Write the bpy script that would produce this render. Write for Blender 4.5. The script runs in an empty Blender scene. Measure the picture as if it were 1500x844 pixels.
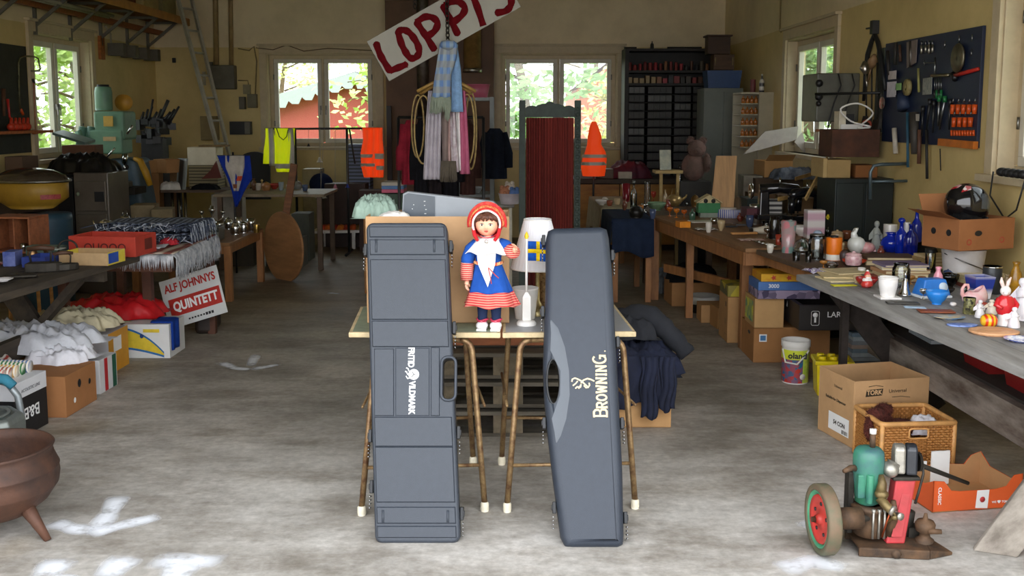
# flea market in a workshop
import bpy,math,random
import mathutils
Matrix=mathutils.Matrix;Vc=mathutils.Vector;EN=enumerate
from math import sin,cos,sqrt,hypot,radians as rad
PI=math.pi
scn=bpy.context.scene
COL=scn.collection
CH,CF,CCX,CCY,CHZ=1.62,1500.0,750.0,350.0,168.0
PITCH=math.atan((CCY-CHZ)/CF)
CPI,SPI=cos(PITCH),sin(PITCH)
def ray(x,y):
 a=(x-CCX)/CF;b=(CCY-y)/CF
 return(a,CPI+b*SPI,-SPI+b*CPI)
def atZ(x,y,z=0.0):
 d=ray(x,y);t=(z-CH)/d[2];return Vc((d[0]*t,d[1]*t,z))
def atY(x,y,Y):
 d=ray(x,y);t=Y/d[1];return Vc((d[0]*t,Y,CH+d[2]*t))
def atX(x,y,X):
 d=ray(x,y);t=X/d[0];return Vc((X,d[1]*t,CH+d[2]*t))
def mpp(Y):return Y/CF
def lin(c):
 c=c.lstrip('#');o=[]
 for i in(0,2,4):
  v=int(c[i:i+2],16)/255
  o.append(v/12.92 if v<=.04045 else((v+.055)/1.055)**2.4)
 return o
_M={}
def mat(col,ro=.6,metal=0.0,var=.18,scale=9.0,bump=0.0,stretch=(1,1,1),col2=None,coat=0.0,kind='noise',bs=None,spec=.5,trans=0.0,emit=0.0):
 key=(col,ro,metal,var,scale,bump,stretch,col2,coat,kind,bs,spec,trans,emit)
 if key in _M:return _M[key]
 m=bpy.data.materials.new('mat_'+col.strip('#'));m.use_nodes=True
 nt=m.node_tree;N=nt.nodes;L=nt.links
 b=N['Principled BSDF']
 tc=N.new('ShaderNodeTexCoord');mp=N.new('ShaderNodeMapping');mp.inputs['Scale'].default_value=stretch
 L.new(tc.outputs['Object'],mp.inputs['Vector'])
 c=lin(col)
 if col2:a1=c;a2=lin(col2)
 else:a1=[x*(1-var)for x in c];a2=[min(1,x*(1+var))for x in c]
 if kind=='noise':
  t=N.new('ShaderNodeTexNoise');t.inputs['Scale'].default_value=scale;t.inputs['Detail'].default_value=5;t.inputs['Roughness'].default_value=.65;out=t.outputs['Fac']
 elif kind=='wave':
  t=N.new('ShaderNodeTexWave');t.inputs['Scale'].default_value=scale;t.inputs['Distortion'].default_value=3;t.inputs['Detail'].default_value=3;t.inputs['Detail Scale'].default_value=2;out=t.outputs['Fac']
 elif kind=='bands':
  t=N.new('ShaderNodeTexWave');t.inputs['Scale'].default_value=scale;t.bands_direction='Z';out=t.outputs['Fac']
 elif kind=='bandsx':
  t=N.new('ShaderNodeTexWave');t.inputs['Scale'].default_value=scale;t.bands_direction='X';out=t.outputs['Fac']
 elif kind=='vor':
  t=N.new('ShaderNodeTexVoronoi');t.inputs['Scale'].default_value=scale;out=t.outputs['Color']
 elif kind=='weave':
  t=N.new('ShaderNodeTexBrick');t.inputs['Scale'].default_value=scale;t.inputs['Mortar Size'].default_value=.03
  t.inputs['Color1'].default_value=(1,1,1,1);t.inputs['Color2'].default_value=(.55,.55,.55,1);t.inputs['Mortar'].default_value=(0,0,0,1);out=t.outputs['Color']
 L.new(mp.outputs['Vector'],t.inputs['Vector'])
 r=N.new('ShaderNodeValToRGB');e=r.color_ramp.elements
 lo,hi=(.35,.68)if kind=='noise' else(.2,.8)
 e[0].position=lo;e[1].position=hi
 e[0].color=(*a1,1);e[1].color=(*a2,1)
 L.new(out,r.inputs['Fac']);L.new(r.outputs['Color'],b.inputs['Base Color'])
 b.inputs['Roughness'].default_value=ro;b.inputs['Metallic'].default_value=metal
 b.inputs['Specular IOR Level'].default_value=spec
 if coat:b.inputs['Coat Weight'].default_value=coat
 if trans:b.inputs['Transmission Weight'].default_value=trans;b.inputs['IOR'].default_value=1.45
 if emit:
  L.new(r.outputs['Color'],b.inputs['Emission Color']);b.inputs['Emission Strength'].default_value=emit
 if bump:
  bn=N.new('ShaderNodeBump');bn.inputs['Strength'].default_value=bump;bn.inputs['Distance'].default_value=.004
  if bs:
   t2=N.new('ShaderNodeTexNoise');t2.inputs['Scale'].default_value=bs;t2.inputs['Detail'].default_value=4
   L.new(mp.outputs['Vector'],t2.inputs['Vector']);L.new(t2.outputs['Fac'],bn.inputs['Height'])
  else:L.new(out,bn.inputs['Height'])
  L.new(bn.outputs['Normal'],b.inputs['Normal'])
 _M[key]=m;return m
def glass(tint='#e8f0ee',ro=.02,k=.75,refl='#ffffff'):
 key=('glass',tint,ro,k)
 if key in _M:return _M[key]
 m=bpy.data.materials.new('glass_'+tint.strip('#'));m.use_nodes=True
 nt=m.node_tree;N=nt.nodes;L=nt.links;N.remove(N['Principled BSDF'])
 tr=N.new('ShaderNodeBsdfTransparent');tr.inputs['Color'].default_value=(*lin(tint),1)
 gl=N.new('ShaderNodeBsdfGlossy');gl.inputs['Roughness'].default_value=ro
 fr=N.new('ShaderNodeFresnel');fr.inputs['IOR'].default_value=1.45
 mx=N.new('ShaderNodeMixShader');ma=N.new('ShaderNodeMath');ma.operation='MULTIPLY_ADD';ma.inputs[1].default_value=k;ma.inputs[2].default_value=.03
 L.new(fr.outputs[0],ma.inputs[0]);L.new(ma.outputs[0],mx.inputs[0]);L.new(tr.outputs[0],mx.inputs[1]);L.new(gl.outputs[0],mx.inputs[2])
 L.new(mx.outputs[0],N['Material Output'].inputs['Surface'])
 _M[key]=m;return m
def pls(c,r=.4,**k):return mat(c,ro=r,var=.06,scale=20,**k)
def pt(c,r=.5):return mat(c,ro=r,var=.12,scale=14)
def met(c='#9a9a98',r=.35,v=.2):return mat(c,ro=r,metal=1,var=v,scale=25)
def wood(c,c2=None,r=.6,st=(1,8,8),sc=4):return mat(c,ro=r,var=.28,scale=sc,stretch=st,col2=c2,bump=.15)
def cloth(c,v=.15,c2=None,sc=14):return mat(c,ro=.95,var=v,scale=sc,bump=.3,bs=90,spec=.15,col2=c2)
def card(c='#a87c50',v=.08):return mat(c,ro=.85,var=v,scale=6,spec=.2)
def cer(c,v=.04):return mat(c,ro=.18,var=v,scale=12,coat=.3)
BLACK=mat('#1c1c1d',ro=.5,var=.2);DARK=mat('#2b2824',ro=.7,var=.25)
WHITE=mat('#e9e6e0',ro=.45,var=.04)
class MB:
 def __init__(s):s.v=[];s.f=[];s.m=[];s.s=[];s.T=Matrix()
 def at(s,loc=(0,0,0),rot=(0,0,0),sc=(1,1,1)):
  Euler=mathutils.Euler
  s.T=Matrix.Translation(loc)@Euler(rot).to_matrix().to_4x4()@Matrix.Diagonal((*sc,1));return s
 def add(s,vs,fs,m=0,sm=False):
  b=len(s.v);T=s.T
  s.v.extend((T@Vc(v))[:]for v in vs)
  for f in fs:s.f.append(tuple(b+i for i in f));s.m.append(m);s.s.append(sm)
  return s
 def box(s,c,d,m=0,tz=0,tap=1.0,tapy=None):
  x,y,z=c;a,b,h=d[0]/2,d[1]/2,d[2]/2
  ty=tap if tapy is None else tapy
  vs=[]
  for k in(-1,1):
   q=tap if k>0 else 1;w=ty if k>0 else 1
   for i,j in((-1,-1),(1,-1),(1,1),(-1,1)):vs.append((x+i*a*q,y+j*b*w,z+k*h))
  vs=[Vc(v)for v in vs]
  if tz:
   R=Matrix.Rotation(tz,3,'Z');c0=Vc((x,y,z));vs=[c0+R@(v-c0)for v in vs]
  return s.add(vs,[(3,2,1,0),(4,5,6,7),(0,1,5,4),(1,2,6,5),(2,3,7,6),(3,0,4,7)],m)
 def beam(s,p,q,w,h=None,m=0,up=(0,0,1)):
  p=Vc(p);q=Vc(q);h=h or w;d=(q-p).normalized();u=Vc(up)
  if abs(d.dot(u))>.99:u=Vc((0,1,0))
  sx=d.cross(u).normalized();uu=sx.cross(d)
  vs=[]
  for e in(p,q):
   for i,j in((-1,-1),(1,-1),(1,1),(-1,1)):vs.append(e+sx*i*w/2+uu*j*h/2)
  return s.add(vs,[(0,1,2,3),(7,6,5,4),(4,5,1,0),(5,6,2,1),(6,7,3,2),(7,4,0,3)],m)
 def tu(s,pts,r,n=8,m=0,closed=False,sm=True,cap=True):
  P=[Vc(p)for p in pts];K=len(P)
  R=list(r)if isinstance(r,(list,tuple))else[r]*K
  vs=[];nrm=None
  for i in range(K):
   if closed:t=(P[(i+1)%K]-P[i-1])
   else:t=(P[min(i+1,K-1)]-P[max(i-1,0)])
   t=t.normalized()if t.length>1e-9 else Vc((0,0,1))
   if nrm is None:
    nrm=t.cross(Vc((0,0,1)))if abs(t.z)<.95 else t.cross(Vc((0,1,0)))
   nrm=(nrm-t*nrm.dot(t))
   nrm=nrm.normalized()if nrm.length>1e-6 else t.orthogonal().normalized()
   bn=t.cross(nrm)
   for k in range(n):
    a=2*PI*k/n;vs.append(P[i]+(nrm*cos(a)+bn*sin(a))*R[i])
  fs=[]
  for i in range(K if closed else K-1):
   j=(i+1)%K
   for k in range(n):fs.append((i*n+k,i*n+(k+1)%n,j*n+(k+1)%n,j*n+k))
  if not closed and cap:fs.append(tuple(range(n-1,-1,-1)));fs.append(tuple((K-1)*n+k for k in range(n)))
  return s.add(vs,fs,m,sm)
 def lt(s,prof,n=24,m=0,c=(0,0,0),sm=True,sx=1,sy=1,wob=0,seed=0,flute=0,nf=0):
  vs=[];fs=[];rings=[]
  rnd=random.Random(seed)
  for(r,z)in prof:
   if r<1e-5:rings.append([len(vs)]);vs.append((c[0],c[1],c[2]+z))
   else:
    ring=[]
    for k in range(n):
     a=2*PI*k/n;rr=r*(1+wob*(rnd.random()-.5)+flute*cos(nf*a))
     ring.append(len(vs));vs.append((c[0]+rr*cos(a)*sx,c[1]+rr*sin(a)*sy,c[2]+z))
    rings.append(ring)
  for A,B in zip(rings,rings[1:]):
   if len(A)==1 and len(B)==1:continue
   for k in range(n):
    k2=(k+1)%n
    if len(A)==1:fs.append((A[0],B[k2],B[k])[::-1])
    elif len(B)==1:fs.append((A[k],A[k2],B[0]))
    else:fs.append((A[k],A[k2],B[k2],B[k]))
  return s.add(vs,fs,m,sm)
 def ball(s,c,r,m=0,n=16,k=10,sm=True):
  if not isinstance(r,(tuple,list)):r=(r,r,r)
  pr=[(sin(PI*i/k),-cos(PI*i/k)*r[2])for i in range(k+1)]
  return s.lt(pr,n,m,c,sm,sx=r[0],sy=r[1])
 def prism(s,poly,z0,z1,m=0,sm=False):
  n=len(poly);vs=[(x,y,z0)for x,y in poly]+[(x,y,z1)for x,y in poly]
  fs=[tuple(range(n-1,-1,-1)),tuple(range(n,2*n))]+[(i,(i+1)%n,n+(i+1)%n,n+i)for i in range(n)]
  return s.add(vs,fs,m,sm)
 def grid(s,fn,nu,nv,m=0,sm=True,th=0.0):
  vs=[fn(i/nu,j/nv)for j in range(nv+1)for i in range(nu+1)]
  W=nu+1
  fs=[(j*W+i,j*W+i+1,(j+1)*W+i+1,(j+1)*W+i)for j in range(nv)for i in range(nu)]
  return s.add(vs,fs,m,sm)
 def quad(s,a,b,c,d,m=0):return s.add([a,b,c,d],[(0,1,2,3)],m)
 def slab(s,a,b,c,d,t,m=0):
  t=Vc(t);q=[Vc(x)for x in(a,b,c,d)]
  return s.add(q+[x+t for x in q],[(3,2,1,0),(4,5,6,7),(0,1,5,4),(1,2,6,5),(2,3,7,6),(3,0,4,7)],m)
 def bd(s,name,mats,parent=None,loc=(0,0,0),rz=0,bev=0,solid=0,sub=0,rot=None,seg=2):
  me=bpy.data.meshes.new(name)
  me.from_pydata(s.v,[],s.f)
  if not isinstance(mats,(list,tuple)):mats=[mats]
  for x in mats:me.materials.append(x)
  me.polygons.foreach_set('material_index',s.m)
  me.polygons.foreach_set('use_smooth',s.s)
  me.validate();me.update()
  o=bpy.data.objects.new(name,me);COL.objects.link(o)
  o.location=loc;o.rotation_euler=rot if rot else(0,0,rz)
  if parent:o.parent=parent
  if solid:
   d=o.modifiers.new('solid','SOLIDIFY');d.thickness=solid;d.offset=0
  if sub:
   d=o.modifiers.new('sub','SUBSURF');d.levels=sub;d.render_levels=sub
  if bev:
   d=o.modifiers.new('bev','BEVEL');d.width=bev;d.segments=seg;d.limit_method='ANGLE';d.angle_limit=.6
  return o
def BX(*a,**k):return MB().box(*a,**k)
def TU(*a,**k):return MB().tu(*a,**k)
def LA(*a,**k):return MB().lt(*a,**k)
def BE(*a,**k):return MB().beam(*a,**k)
def AD(*a,**k):return MB().add(*a,**k)
def SL(*a,**k):return MB().slab(*a,**k)
def GR(*a,**k):return MB().grid(*a,**k)
def BA(*a,**k):return MB().ball(*a,**k)
def tag(o,label=None,cat=None,group=None,kind=None):
 if label:o['label']=label
 if cat:o['category']=cat
 if group:o['group']=group
 if kind:o['kind']=kind
 return o
def TH(name,label,cat,loc=(0,0,0),rz=0,group=None,rot=None):
 o=bpy.data.objects.new(name,None);COL.objects.link(o);o.empty_display_size=.1
 o.location=loc;o.rotation_euler=rot if rot else(0,0,rz);return tag(o,label,cat,group)
def SO(mb,name,label,cat,mats,loc=(0,0,0),rz=0,group=None,kind=None,**k):
 return tag(mb.bd(name,mats,None,loc,rz,**k),label,cat,group,kind)
def struct(mb,name,mats,parent=None,**k):
 o=mb.bd(name,mats,parent,**k)
 if not parent:o['kind']='structure'
 return o
def dup(root,loc,rz=None,label=None,group=None,rot=None):
 r=root.copy();COL.objects.link(r);r.location=loc
 if rz is not None:r.rotation_euler=(0,0,rz)
 if rot:r.rotation_euler=rot
 if label:r['label']=label
 if group:r['group']=group
 for ch in list(root.children):
  c=ch.copy();COL.objects.link(c);c.parent=r
  for g in list(ch.children):
   d=g.copy();COL.objects.link(d);d.parent=c
 return r
def text(body,size,name,m,parent,loc,rot=(PI/2,0,0),ext=.0006,sx=1.0,bold=0.0,shear=0,sp=1.0,center=True,sy=1.0):
 cu=bpy.data.curves.new(name,'FONT');cu.body=body;cu.size=size;cu.extrude=ext;cu.offset=bold
 cu.align_x='CENTER' if center else 'LEFT';cu.align_y='CENTER';cu.shear=shear;cu.space_character=sp;cu.resolution_u=3
 tmp=bpy.data.objects.new('tmp',cu);COL.objects.link(tmp)
 dg=bpy.context.evaluated_depsgraph_get();dg.update()
 me=bpy.data.meshes.new_from_object(tmp.evaluated_get(dg));bpy.data.objects.remove(tmp)
 me.materials.clear();me.materials.append(m)
 me.transform(Matrix.Diagonal((sx,sy,1,1)))
 o=bpy.data.objects.new(name,me);COL.objects.link(o)
 o.location=loc;o.rotation_euler=rot
 if parent:o.parent=parent
 return o
def strokes(lines,w,z0=0,z1=.0008,mb=None,m=0):
 mb=mb or MB()
 for pts in lines:
  P=[Vc((*p,0))for p in pts]
  n=len(P)
  for i in range(n-1):
   a,b=P[i],P[i+1];t=(b-a).normalized()*.5;q=Vc((-t.y,t.x,0));w0,w1=[w*(1+.10*sin(j*1.3+n))for j in(i,i+1)]
   z1+=.00012;mb.add([(v.x,v.y,z1)for v in(a-q*w0,b-q*w1,b+q*w1,a+q*w0)],[(0,1,2,3)],m)
   mb.add([(b.x+w1*.5*cos(k*PI/5),b.y+w1*.5*sin(k*PI/5),z1+.00006)for k in range(10)],[tuple(range(10))],m)if i<n-2 else None
 return mb
def arc(cx,cy,rx,ry,a0,a1,n=12):
 return[(cx+rx*cos(rad(a0+(a1-a0)*i/n)),cy+ry*sin(rad(a0+(a1-a0)*i/n)))for i in range(n+1)]
def rrect(w,h,r,n=4):
 out=[]
 for cx,cy,a in((w/2-r,h/2-r,0),(-w/2+r,h/2-r,90),(-w/2+r,-h/2+r,180),(w/2-r,-h/2+r,270)):
  out+=arc(cx,cy,r,r,a,a+90,n)
 return out
PF=dict(vase=[(0,0),(.45,0),(.5,.02),(.85,.25),(1,.45),(.8,.68),(.4,.84),(.42,.92),(.6,1),(.5,1),(.33,.85),(.7,.66),(.9,.45),(.4,.05),(0,.04)],bottle=[(0,0),(.9,0),(1,.03),(1,.55),(.85,.66),(.35,.78),(.3,.95),(.38,.96),(.38,1),(.25,1),(.22,.8),(.8,.6),(.85,.05),(0,.04)],jar=[(0,0),(.92,0),(1,.04),(1,.78),(.85,.86),(.85,1),(.78,1),(.78,.85),(.93,.76),(.93,.06),(0,.05)],cyl=[(0,0),(.96,0),(1,.03),(1,.97),(.97,1),(0,1)],cup=[(0,0),(.6,0),(.62,.04),(.75,.1),(.97,.6),(1,1),(.93,1),(.9,.6),(.68,.12),(0,.1)],tumbler=[(0,0),(.8,0),(.83,.03),(1,1),(.93,1),(.78,.08),(0,.07)],bowl=[(0,0),(.4,0),(.42,.12),(.7,.35),(.92,.7),(1,1),(.95,1),(.86,.72),(.64,.42),(.3,.22),(0,.2)],plate=[(0,0),(.5,0),(.55,.2),(.95,.75),(1,.95),(.97,1),(.6,.5),(.5,.35),(0,.3)],goblet=[(0,0),(.6,0),(.62,.03),(.15,.08),(.1,.45),(.2,.5),(.8,.65),(1,.85),(.9,1),(.85,1),(.93,.85),(.72,.68),(0,.55)],ball=[(0,0),(.4,.02),(.75,.13),(.95,.3),(1,.5),(.95,.7),(.75,.87),(.4,.98),(0,1)],bell=[(0,.96),(.15,.96),(.3,.9),(.42,.7),(.55,.35),(.8,.1),(1,0),(.95,0),(.5,.3),(.3,.8),(0,.88)],lidjar=[(0,0),(.85,0),(1,.1),(1,.6),(.9,.7),(.95,.72),(.95,.78),(.6,.88),(.15,.92),(.18,.97),(.1,1),(0,1)],pot=[(0,0),(.7,0),(.9,.15),(1,.45),(.9,.72),(.65,.82),(.68,.86),(.3,.94),(.12,.96),(.14,1),(0,1)],candle=[(0,0),(1,0),(1,.04),(.4,.08),(.2,.15),(.35,.3),(.2,.4),(.2,.7),(.35,.8),(.55,.86),(.55,.92),(.3,.92),(.3,1),(0,1)],figure=[(0,0),(.9,0),(1,.06),(.85,.25),(.6,.45),(.5,.55),(.62,.66),(.4,.74),(.22,.78),(.42,.85),(.44,.92),(.3,.98),(0,1)],ring=[(0,0),(1,0),(1,1),(0,1)],)
def prof(k,R,H):return[(r*R,z*H)for r,z in PF[k]]
GRNG=random.Random(7)
def place(px,py,z,wpx,hpx,dy=0):
 """loc, radius and height for a thing whose base centre is seen at px,py on a surface of height z"""
 p=atZ(px,py,z);k=mpp(p.y)
 return p,wpx*k/2,hpx*k*1.02
def lat(kind,px,py,z,wpx,hpx,m,name,label,cat,group=None,extra=None,n=24,**k):
 p,R,H=place(px,py-wpx*.12,z,wpx,hpx)
 mb=LA(prof(kind,R,H),n,0,**k)
 mats=[m]if not isinstance(m,list)else m
 if extra:extra(mb,R,H)
 return SO(mb,name,label,cat,mats,p+Vc((0,0,.001)),0,group)
def CT(name,label,W,D,Hh,col,loc,rz=0,open_=True,flaps=(0,0,0,0),cat='box',col_in=None,t=.004,holes=True,group=None,tilt=None):
 """open box: panels + optional flaps (angles in deg from vertical-outward; 0 = none)"""
 r=TH(name,label,cat,loc,rz,group,rot=tilt)
 m=card(col)if isinstance(col,str)else col;mi=card(col_in)if col_in else m
 mb=MB()
 mb.box((0,0,t/2+.001),(W,D,t),1)
 mb.box((0,-D/2+t/2,Hh/2),(W,t,Hh));mb.box((0,D/2-t/2,Hh/2),(W,t,Hh))
 mb.box((-W/2+t/2,0,Hh/2),(t,D-2*t,Hh));mb.box((W/2-t/2,0,Hh/2),(t,D-2*t,Hh))
 if not open_:mb.box((0,0,Hh-t/2),(W-.002,D-.002,t))
 mb.bd('body',[m,mi],r,bev=.0015,seg=1)
 ln=[D/2,D/2,W/2,W/2]
 for i,a in EN(flaps):
  if not a:continue
  a=rad(a);f=MB();Lf=min(ln[i]if i<2 else ln[i],.16)
  Lf=min(D,W)*.45
  if i<2:
   s=-1 if i==0 else 1;w=W
   f.slab((-w/2+.004,s*(D/2),Hh),(w/2-.004,s*(D/2),Hh),(w/2-.01,s*(D/2+sin(a)*Lf),Hh+cos(a)*Lf),(-w/2+.01,s*(D/2+sin(a)*Lf),Hh+cos(a)*Lf),(0,.003*s,0.002))
  else:
   s=-1 if i==2 else 1
   f.slab((s*W/2,-D/2+.004,Hh),(s*W/2,D/2-.004,Hh),(s*(W/2+sin(a)*Lf),D/2-.01,Hh+cos(a)*Lf),(s*(W/2+sin(a)*Lf),-D/2+.01,Hh+cos(a)*Lf),(.003*s,0,.002))
  f.bd('flap',[m],r)
 return r
def heap(W,D,H,seed=0,nu=26,nv=20,fold=.35,freq=5):
 """crumpled cloth pile, base on z=0"""
 rnd=random.Random(seed);ph=[rnd.random()*6.28 for _ in range(8)]
 fr=[freq*(.6+rnd.random())for _ in range(6)];mb=MB()
 def fn(u,v):
  x=(u-.5)*2;y=(v-.5)*2
  r=max(abs(x),abs(y))**1.0*.5+hypot(x,y)*.5
  env=max(0,1-r**3.2)
  w=.5+.5*sin(fr[0]*x+fr[1]*y+ph[0]+1.3*sin(fr[2]*y+ph[1]))
  w2=.5+.5*sin(fr[3]*y*1.3-fr[4]*x+ph[2]+1.1*sin(fr[5]*x+ph[3]))
  rg=1-abs(sin(fr[1]*1.7*x+fr[2]*1.1*y+ph[6]+1.2*sin(fr[0]*.8*y+ph[7])));rg2=1-abs(sin(fr[5]*2.3*y-fr[3]*1.4*x+ph[1]+.9*sin(fr[4]*x)))
  z=H*env**.5*(1-fold+fold*(.38*w+.2*w2+.27*rg+.15*rg2))
  k=1+.07*sin(7*math.atan2(y,x)+ph[4])+.04*sin(13*math.atan2(y,x)+ph[5])
  return(x*W/2*k,y*D/2*k,z if r<1 else 0)
 mb.grid(fn,nu,nv)
 return mb
def book(W,D,T,c,mb=None,z=0,rz=0,cx=0,cy=0,page=1):
 mb=mb or MB();mb.at((cx,cy,z),(0,0,rz))
 mb.box((0,0,.0015),(W,D,.003));mb.box((0,0,T-.0015),(W,D,.003));mb.box((-W/2+.0015,0,T/2),(.003,D,T-.006));mb.box((.002,0,T/2),(W-.008,D-.008,T-.006),1)
 mb.at();return mb
PAGES=mat('#d9c9a0',ro=.9,var=.1,scale=90,stretch=(.2,.2,9))
def books(px,py,z,specs,label0=None,group=None):
 """stack of books; specs=(W,D,T,colour,rz,label)"""
 p=atZ(px,py,z);zz=z+.001
 for(W,D,T,c,rz,lb)in specs:
  mb=book(W,D,T,c)
  SO(mb,'book',lb,'book',[pt(c,.6),PAGES],(p.x,p.y,zz),rz,group)
  zz+=T+.0008
 return zz
def straight_leg(p,q,w,h=None):
 mb=BE(p,q,w,h);return mb
def WT(name,label,corners,z,th,legs,cm,cl,lw=.06,apron=0,cat='table',inset=.05,planks=0):
 """table from 4 top corners (xy), straight legs down to floor"""
 r=TH(name,label,cat,(0,0,0))
 c=[Vc((x,y,z-th))for x,y in corners]
 mb=MB()
 if planks:
  for i in range(planks):
   a=i/planks+.004;b=(i+1)/planks-.004
   L=lambda t,P,Q:P+(Q-P)*t
   mb.slab(L(a,c[0],c[1]),L(b,c[0],c[1]),L(b,c[3],c[2]),L(a,c[3],c[2]),(0,0,th))
 else:mb.slab(c[0],c[1],c[2],c[3],(0,0,th))
 mb.bd('tabletop',cm,r,bev=.004)
 cen=sum(c,Vc())/4
 lp=[]
 for i in range(4):
  d=(cen-c[i]);d.z=0;d.normalize();p=c[i]+d*inset*1.4;lp.append(p)
  if i in legs:straight_leg(p-Vc((0,0,.0)),(p.x,p.y,.001),lw).bd('leg',cl,r,bev=.003)
 if apron:
  m2=MB()
  for i in range(4):
   a,b=lp[i],lp[(i+1)%4];m2.beam(a-Vc((0,0,apron/2+.001)),b-Vc((0,0,apron/2+.001)),.022,apron)
  m2.bd('apron',cl,r)
 return r
def dn3(P,k=5):
 o=[]
 for i in range(len(P)-1):
  p0=P[max(i-1,0)];p1=P[i];p2=P[i+1];p3=P[min(i+2,len(P)-1)]
  for j in range(k):
   t=j/k;o.append(tuple(.5*((2*p1[q])+(-p0[q]+p2[q])*t+(2*p0[q]-5*p1[q]+4*p2[q]-p3[q])*t*t+(-p0[q]+3*p1[q]-3*p2[q]+p3[q])*t**3)for q in(0,1,2)))
 return o+[P[-1]]
WS=3.9;EXPO=0.2;VT='Standard';LK='None'
XL,XR,YB,YF,ZC=-4.64,2.76,13.5,2.7,4.1
def wallmat():
 m=bpy.data.materials.new('wall_paint');m.use_nodes=True;nt=m.node_tree;N=nt.nodes;L=nt.links;b=N['Principled BSDF']
 g=N.new('ShaderNodeNewGeometry');sx=N.new('ShaderNodeSeparateXYZ');L.new(g.outputs['Position'],sx.inputs[0])
 n=N.new('ShaderNodeTexNoise');n.inputs['Scale'].default_value=1.1;n.inputs['Detail'].default_value=8;n.inputs['Roughness'].default_value=.7;L.new(g.outputs['Position'],n.inputs['Vector'])
 ma=N.new('ShaderNodeMath');ma.operation='MULTIPLY_ADD';ma.inputs[1].default_value=.03;L.new(n.outputs['Fac'],ma.inputs[0]);L.new(sx.outputs['Z'],ma.inputs[2])
 gt=N.new('ShaderNodeMath');gt.operation='GREATER_THAN';gt.inputs[1].default_value=2.50;L.new(ma.outputs[0],gt.inputs[0])
 mx=N.new('ShaderNodeMix');mx.data_type='RGBA';mx.inputs[6].default_value=(*lin('dcc486'),1);mx.inputs[7].default_value=(*lin('ecdab4'),1);L.new(gt.outputs[0],mx.inputs[0])
 r=N.new('ShaderNodeValToRGB');r.color_ramp.elements[0].position=.3;r.color_ramp.elements[0].color=(.78,.76,.72,1);r.color_ramp.elements[1].position=.62;r.color_ramp.elements[1].color=(1,1,1,1);L.new(n.outputs['Fac'],r.inputs[0])
 mu=N.new('ShaderNodeMix');mu.data_type='RGBA';mu.blend_type='MULTIPLY';mu.inputs[0].default_value=1;L.new(mx.outputs[2],mu.inputs[6]);L.new(r.outputs[0],mu.inputs[7])
 L.new(mu.outputs[2],b.inputs['Base Color']);b.inputs['Roughness'].default_value=.55
 return m
WALL=wallmat()
def floormat():
 m=bpy.data.materials.new('concrete_floor');m.use_nodes=True;nt=m.node_tree;N=nt.nodes;L=nt.links;b=N['Principled BSDF']
 g=N.new('ShaderNodeNewGeometry');
 def noise(sc,det,st,ro=.65):
  mp=N.new('ShaderNodeMapping');mp.inputs['Scale'].default_value=st;L.new(g.outputs['Position'],mp.inputs[0])
  t=N.new('ShaderNodeTexNoise');t.inputs['Scale'].default_value=sc;t.inputs['Detail'].default_value=det;t.inputs['Roughness'].default_value=ro;L.new(mp.outputs[0],t.inputs['Vector']);return t.outputs['Fac']
 n1=noise(1.3,10,(1,1,1),.72);n2=noise(26,6,(1,1,1));n3=noise(2.2,7,(.55,1.3,1),.75);n4=noise(.7,3,(1,1,1))
 def ramp(f,p0,c0,p1,c1):
  r=N.new('ShaderNodeValToRGB');e=r.color_ramp.elements;e[0].position=p0;e[1].position=p1;e[0].color=(*c0,1);e[1].color=(*c1,1);L.new(f,r.inputs[0]);return r.outputs[0]
 def mul(a,c,f=1.0,mode='MULTIPLY'):
  x=N.new('ShaderNodeMix');x.data_type='RGBA';x.blend_type=mode;x.inputs[0].default_value=f;L.new(a,x.inputs[6]);L.new(c,x.inputs[7]);return x.outputs[2]
 base=ramp(n1,.34,lin('9b958c'),.64,lin('dcd8d2'))
 c=mul(base,ramp(n3,.36,(.58,.55,.51),.57,(1.0,1.0,1.0)))
 c=mul(c,ramp(n2,.3,(.78,.78,.77),.7,(1.12,1.12,1.12)))
 c=mul(c,ramp(n4,.62,(1,1,1),.75,(1.0,.9,.72)))
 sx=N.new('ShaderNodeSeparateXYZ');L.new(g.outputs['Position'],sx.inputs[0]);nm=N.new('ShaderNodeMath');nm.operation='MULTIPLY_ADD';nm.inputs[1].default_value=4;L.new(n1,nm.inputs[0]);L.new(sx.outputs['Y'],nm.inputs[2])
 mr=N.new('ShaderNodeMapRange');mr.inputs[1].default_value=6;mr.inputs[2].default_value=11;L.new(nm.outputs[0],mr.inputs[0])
 c=mul(c,ramp(mr.outputs[0],0,(1,1,1),1,(.5,.43,.32)))  # browner dirt deeper inside, darkened further to paint in the light falloff
 L.new(c,b.inputs['Base Color']);
 rr=N.new('ShaderNodeMapRange');rr.inputs[3].default_value=.42;rr.inputs[4].default_value=.75;L.new(n1,rr.inputs[0]);L.new(rr.outputs[0],b.inputs['Roughness'])
 bn=N.new('ShaderNodeBump');bn.inputs['Strength'].default_value=.12;bn.inputs['Distance'].default_value=.01;L.new(n2,bn.inputs['Height']);L.new(bn.outputs[0],b.inputs['Normal'])
 b.inputs['Specular IOR Level'].default_value=.35
 return m
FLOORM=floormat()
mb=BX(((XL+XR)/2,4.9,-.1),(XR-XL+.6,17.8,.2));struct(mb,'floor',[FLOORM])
mb=BX(((XL+XR)/2,(YB+YF)/2,ZC+.1),(XR-XL+.6,YB-YF+.8,.2));struct(mb,'ceiling',[mat('8f8468',ro=.8)])
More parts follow.
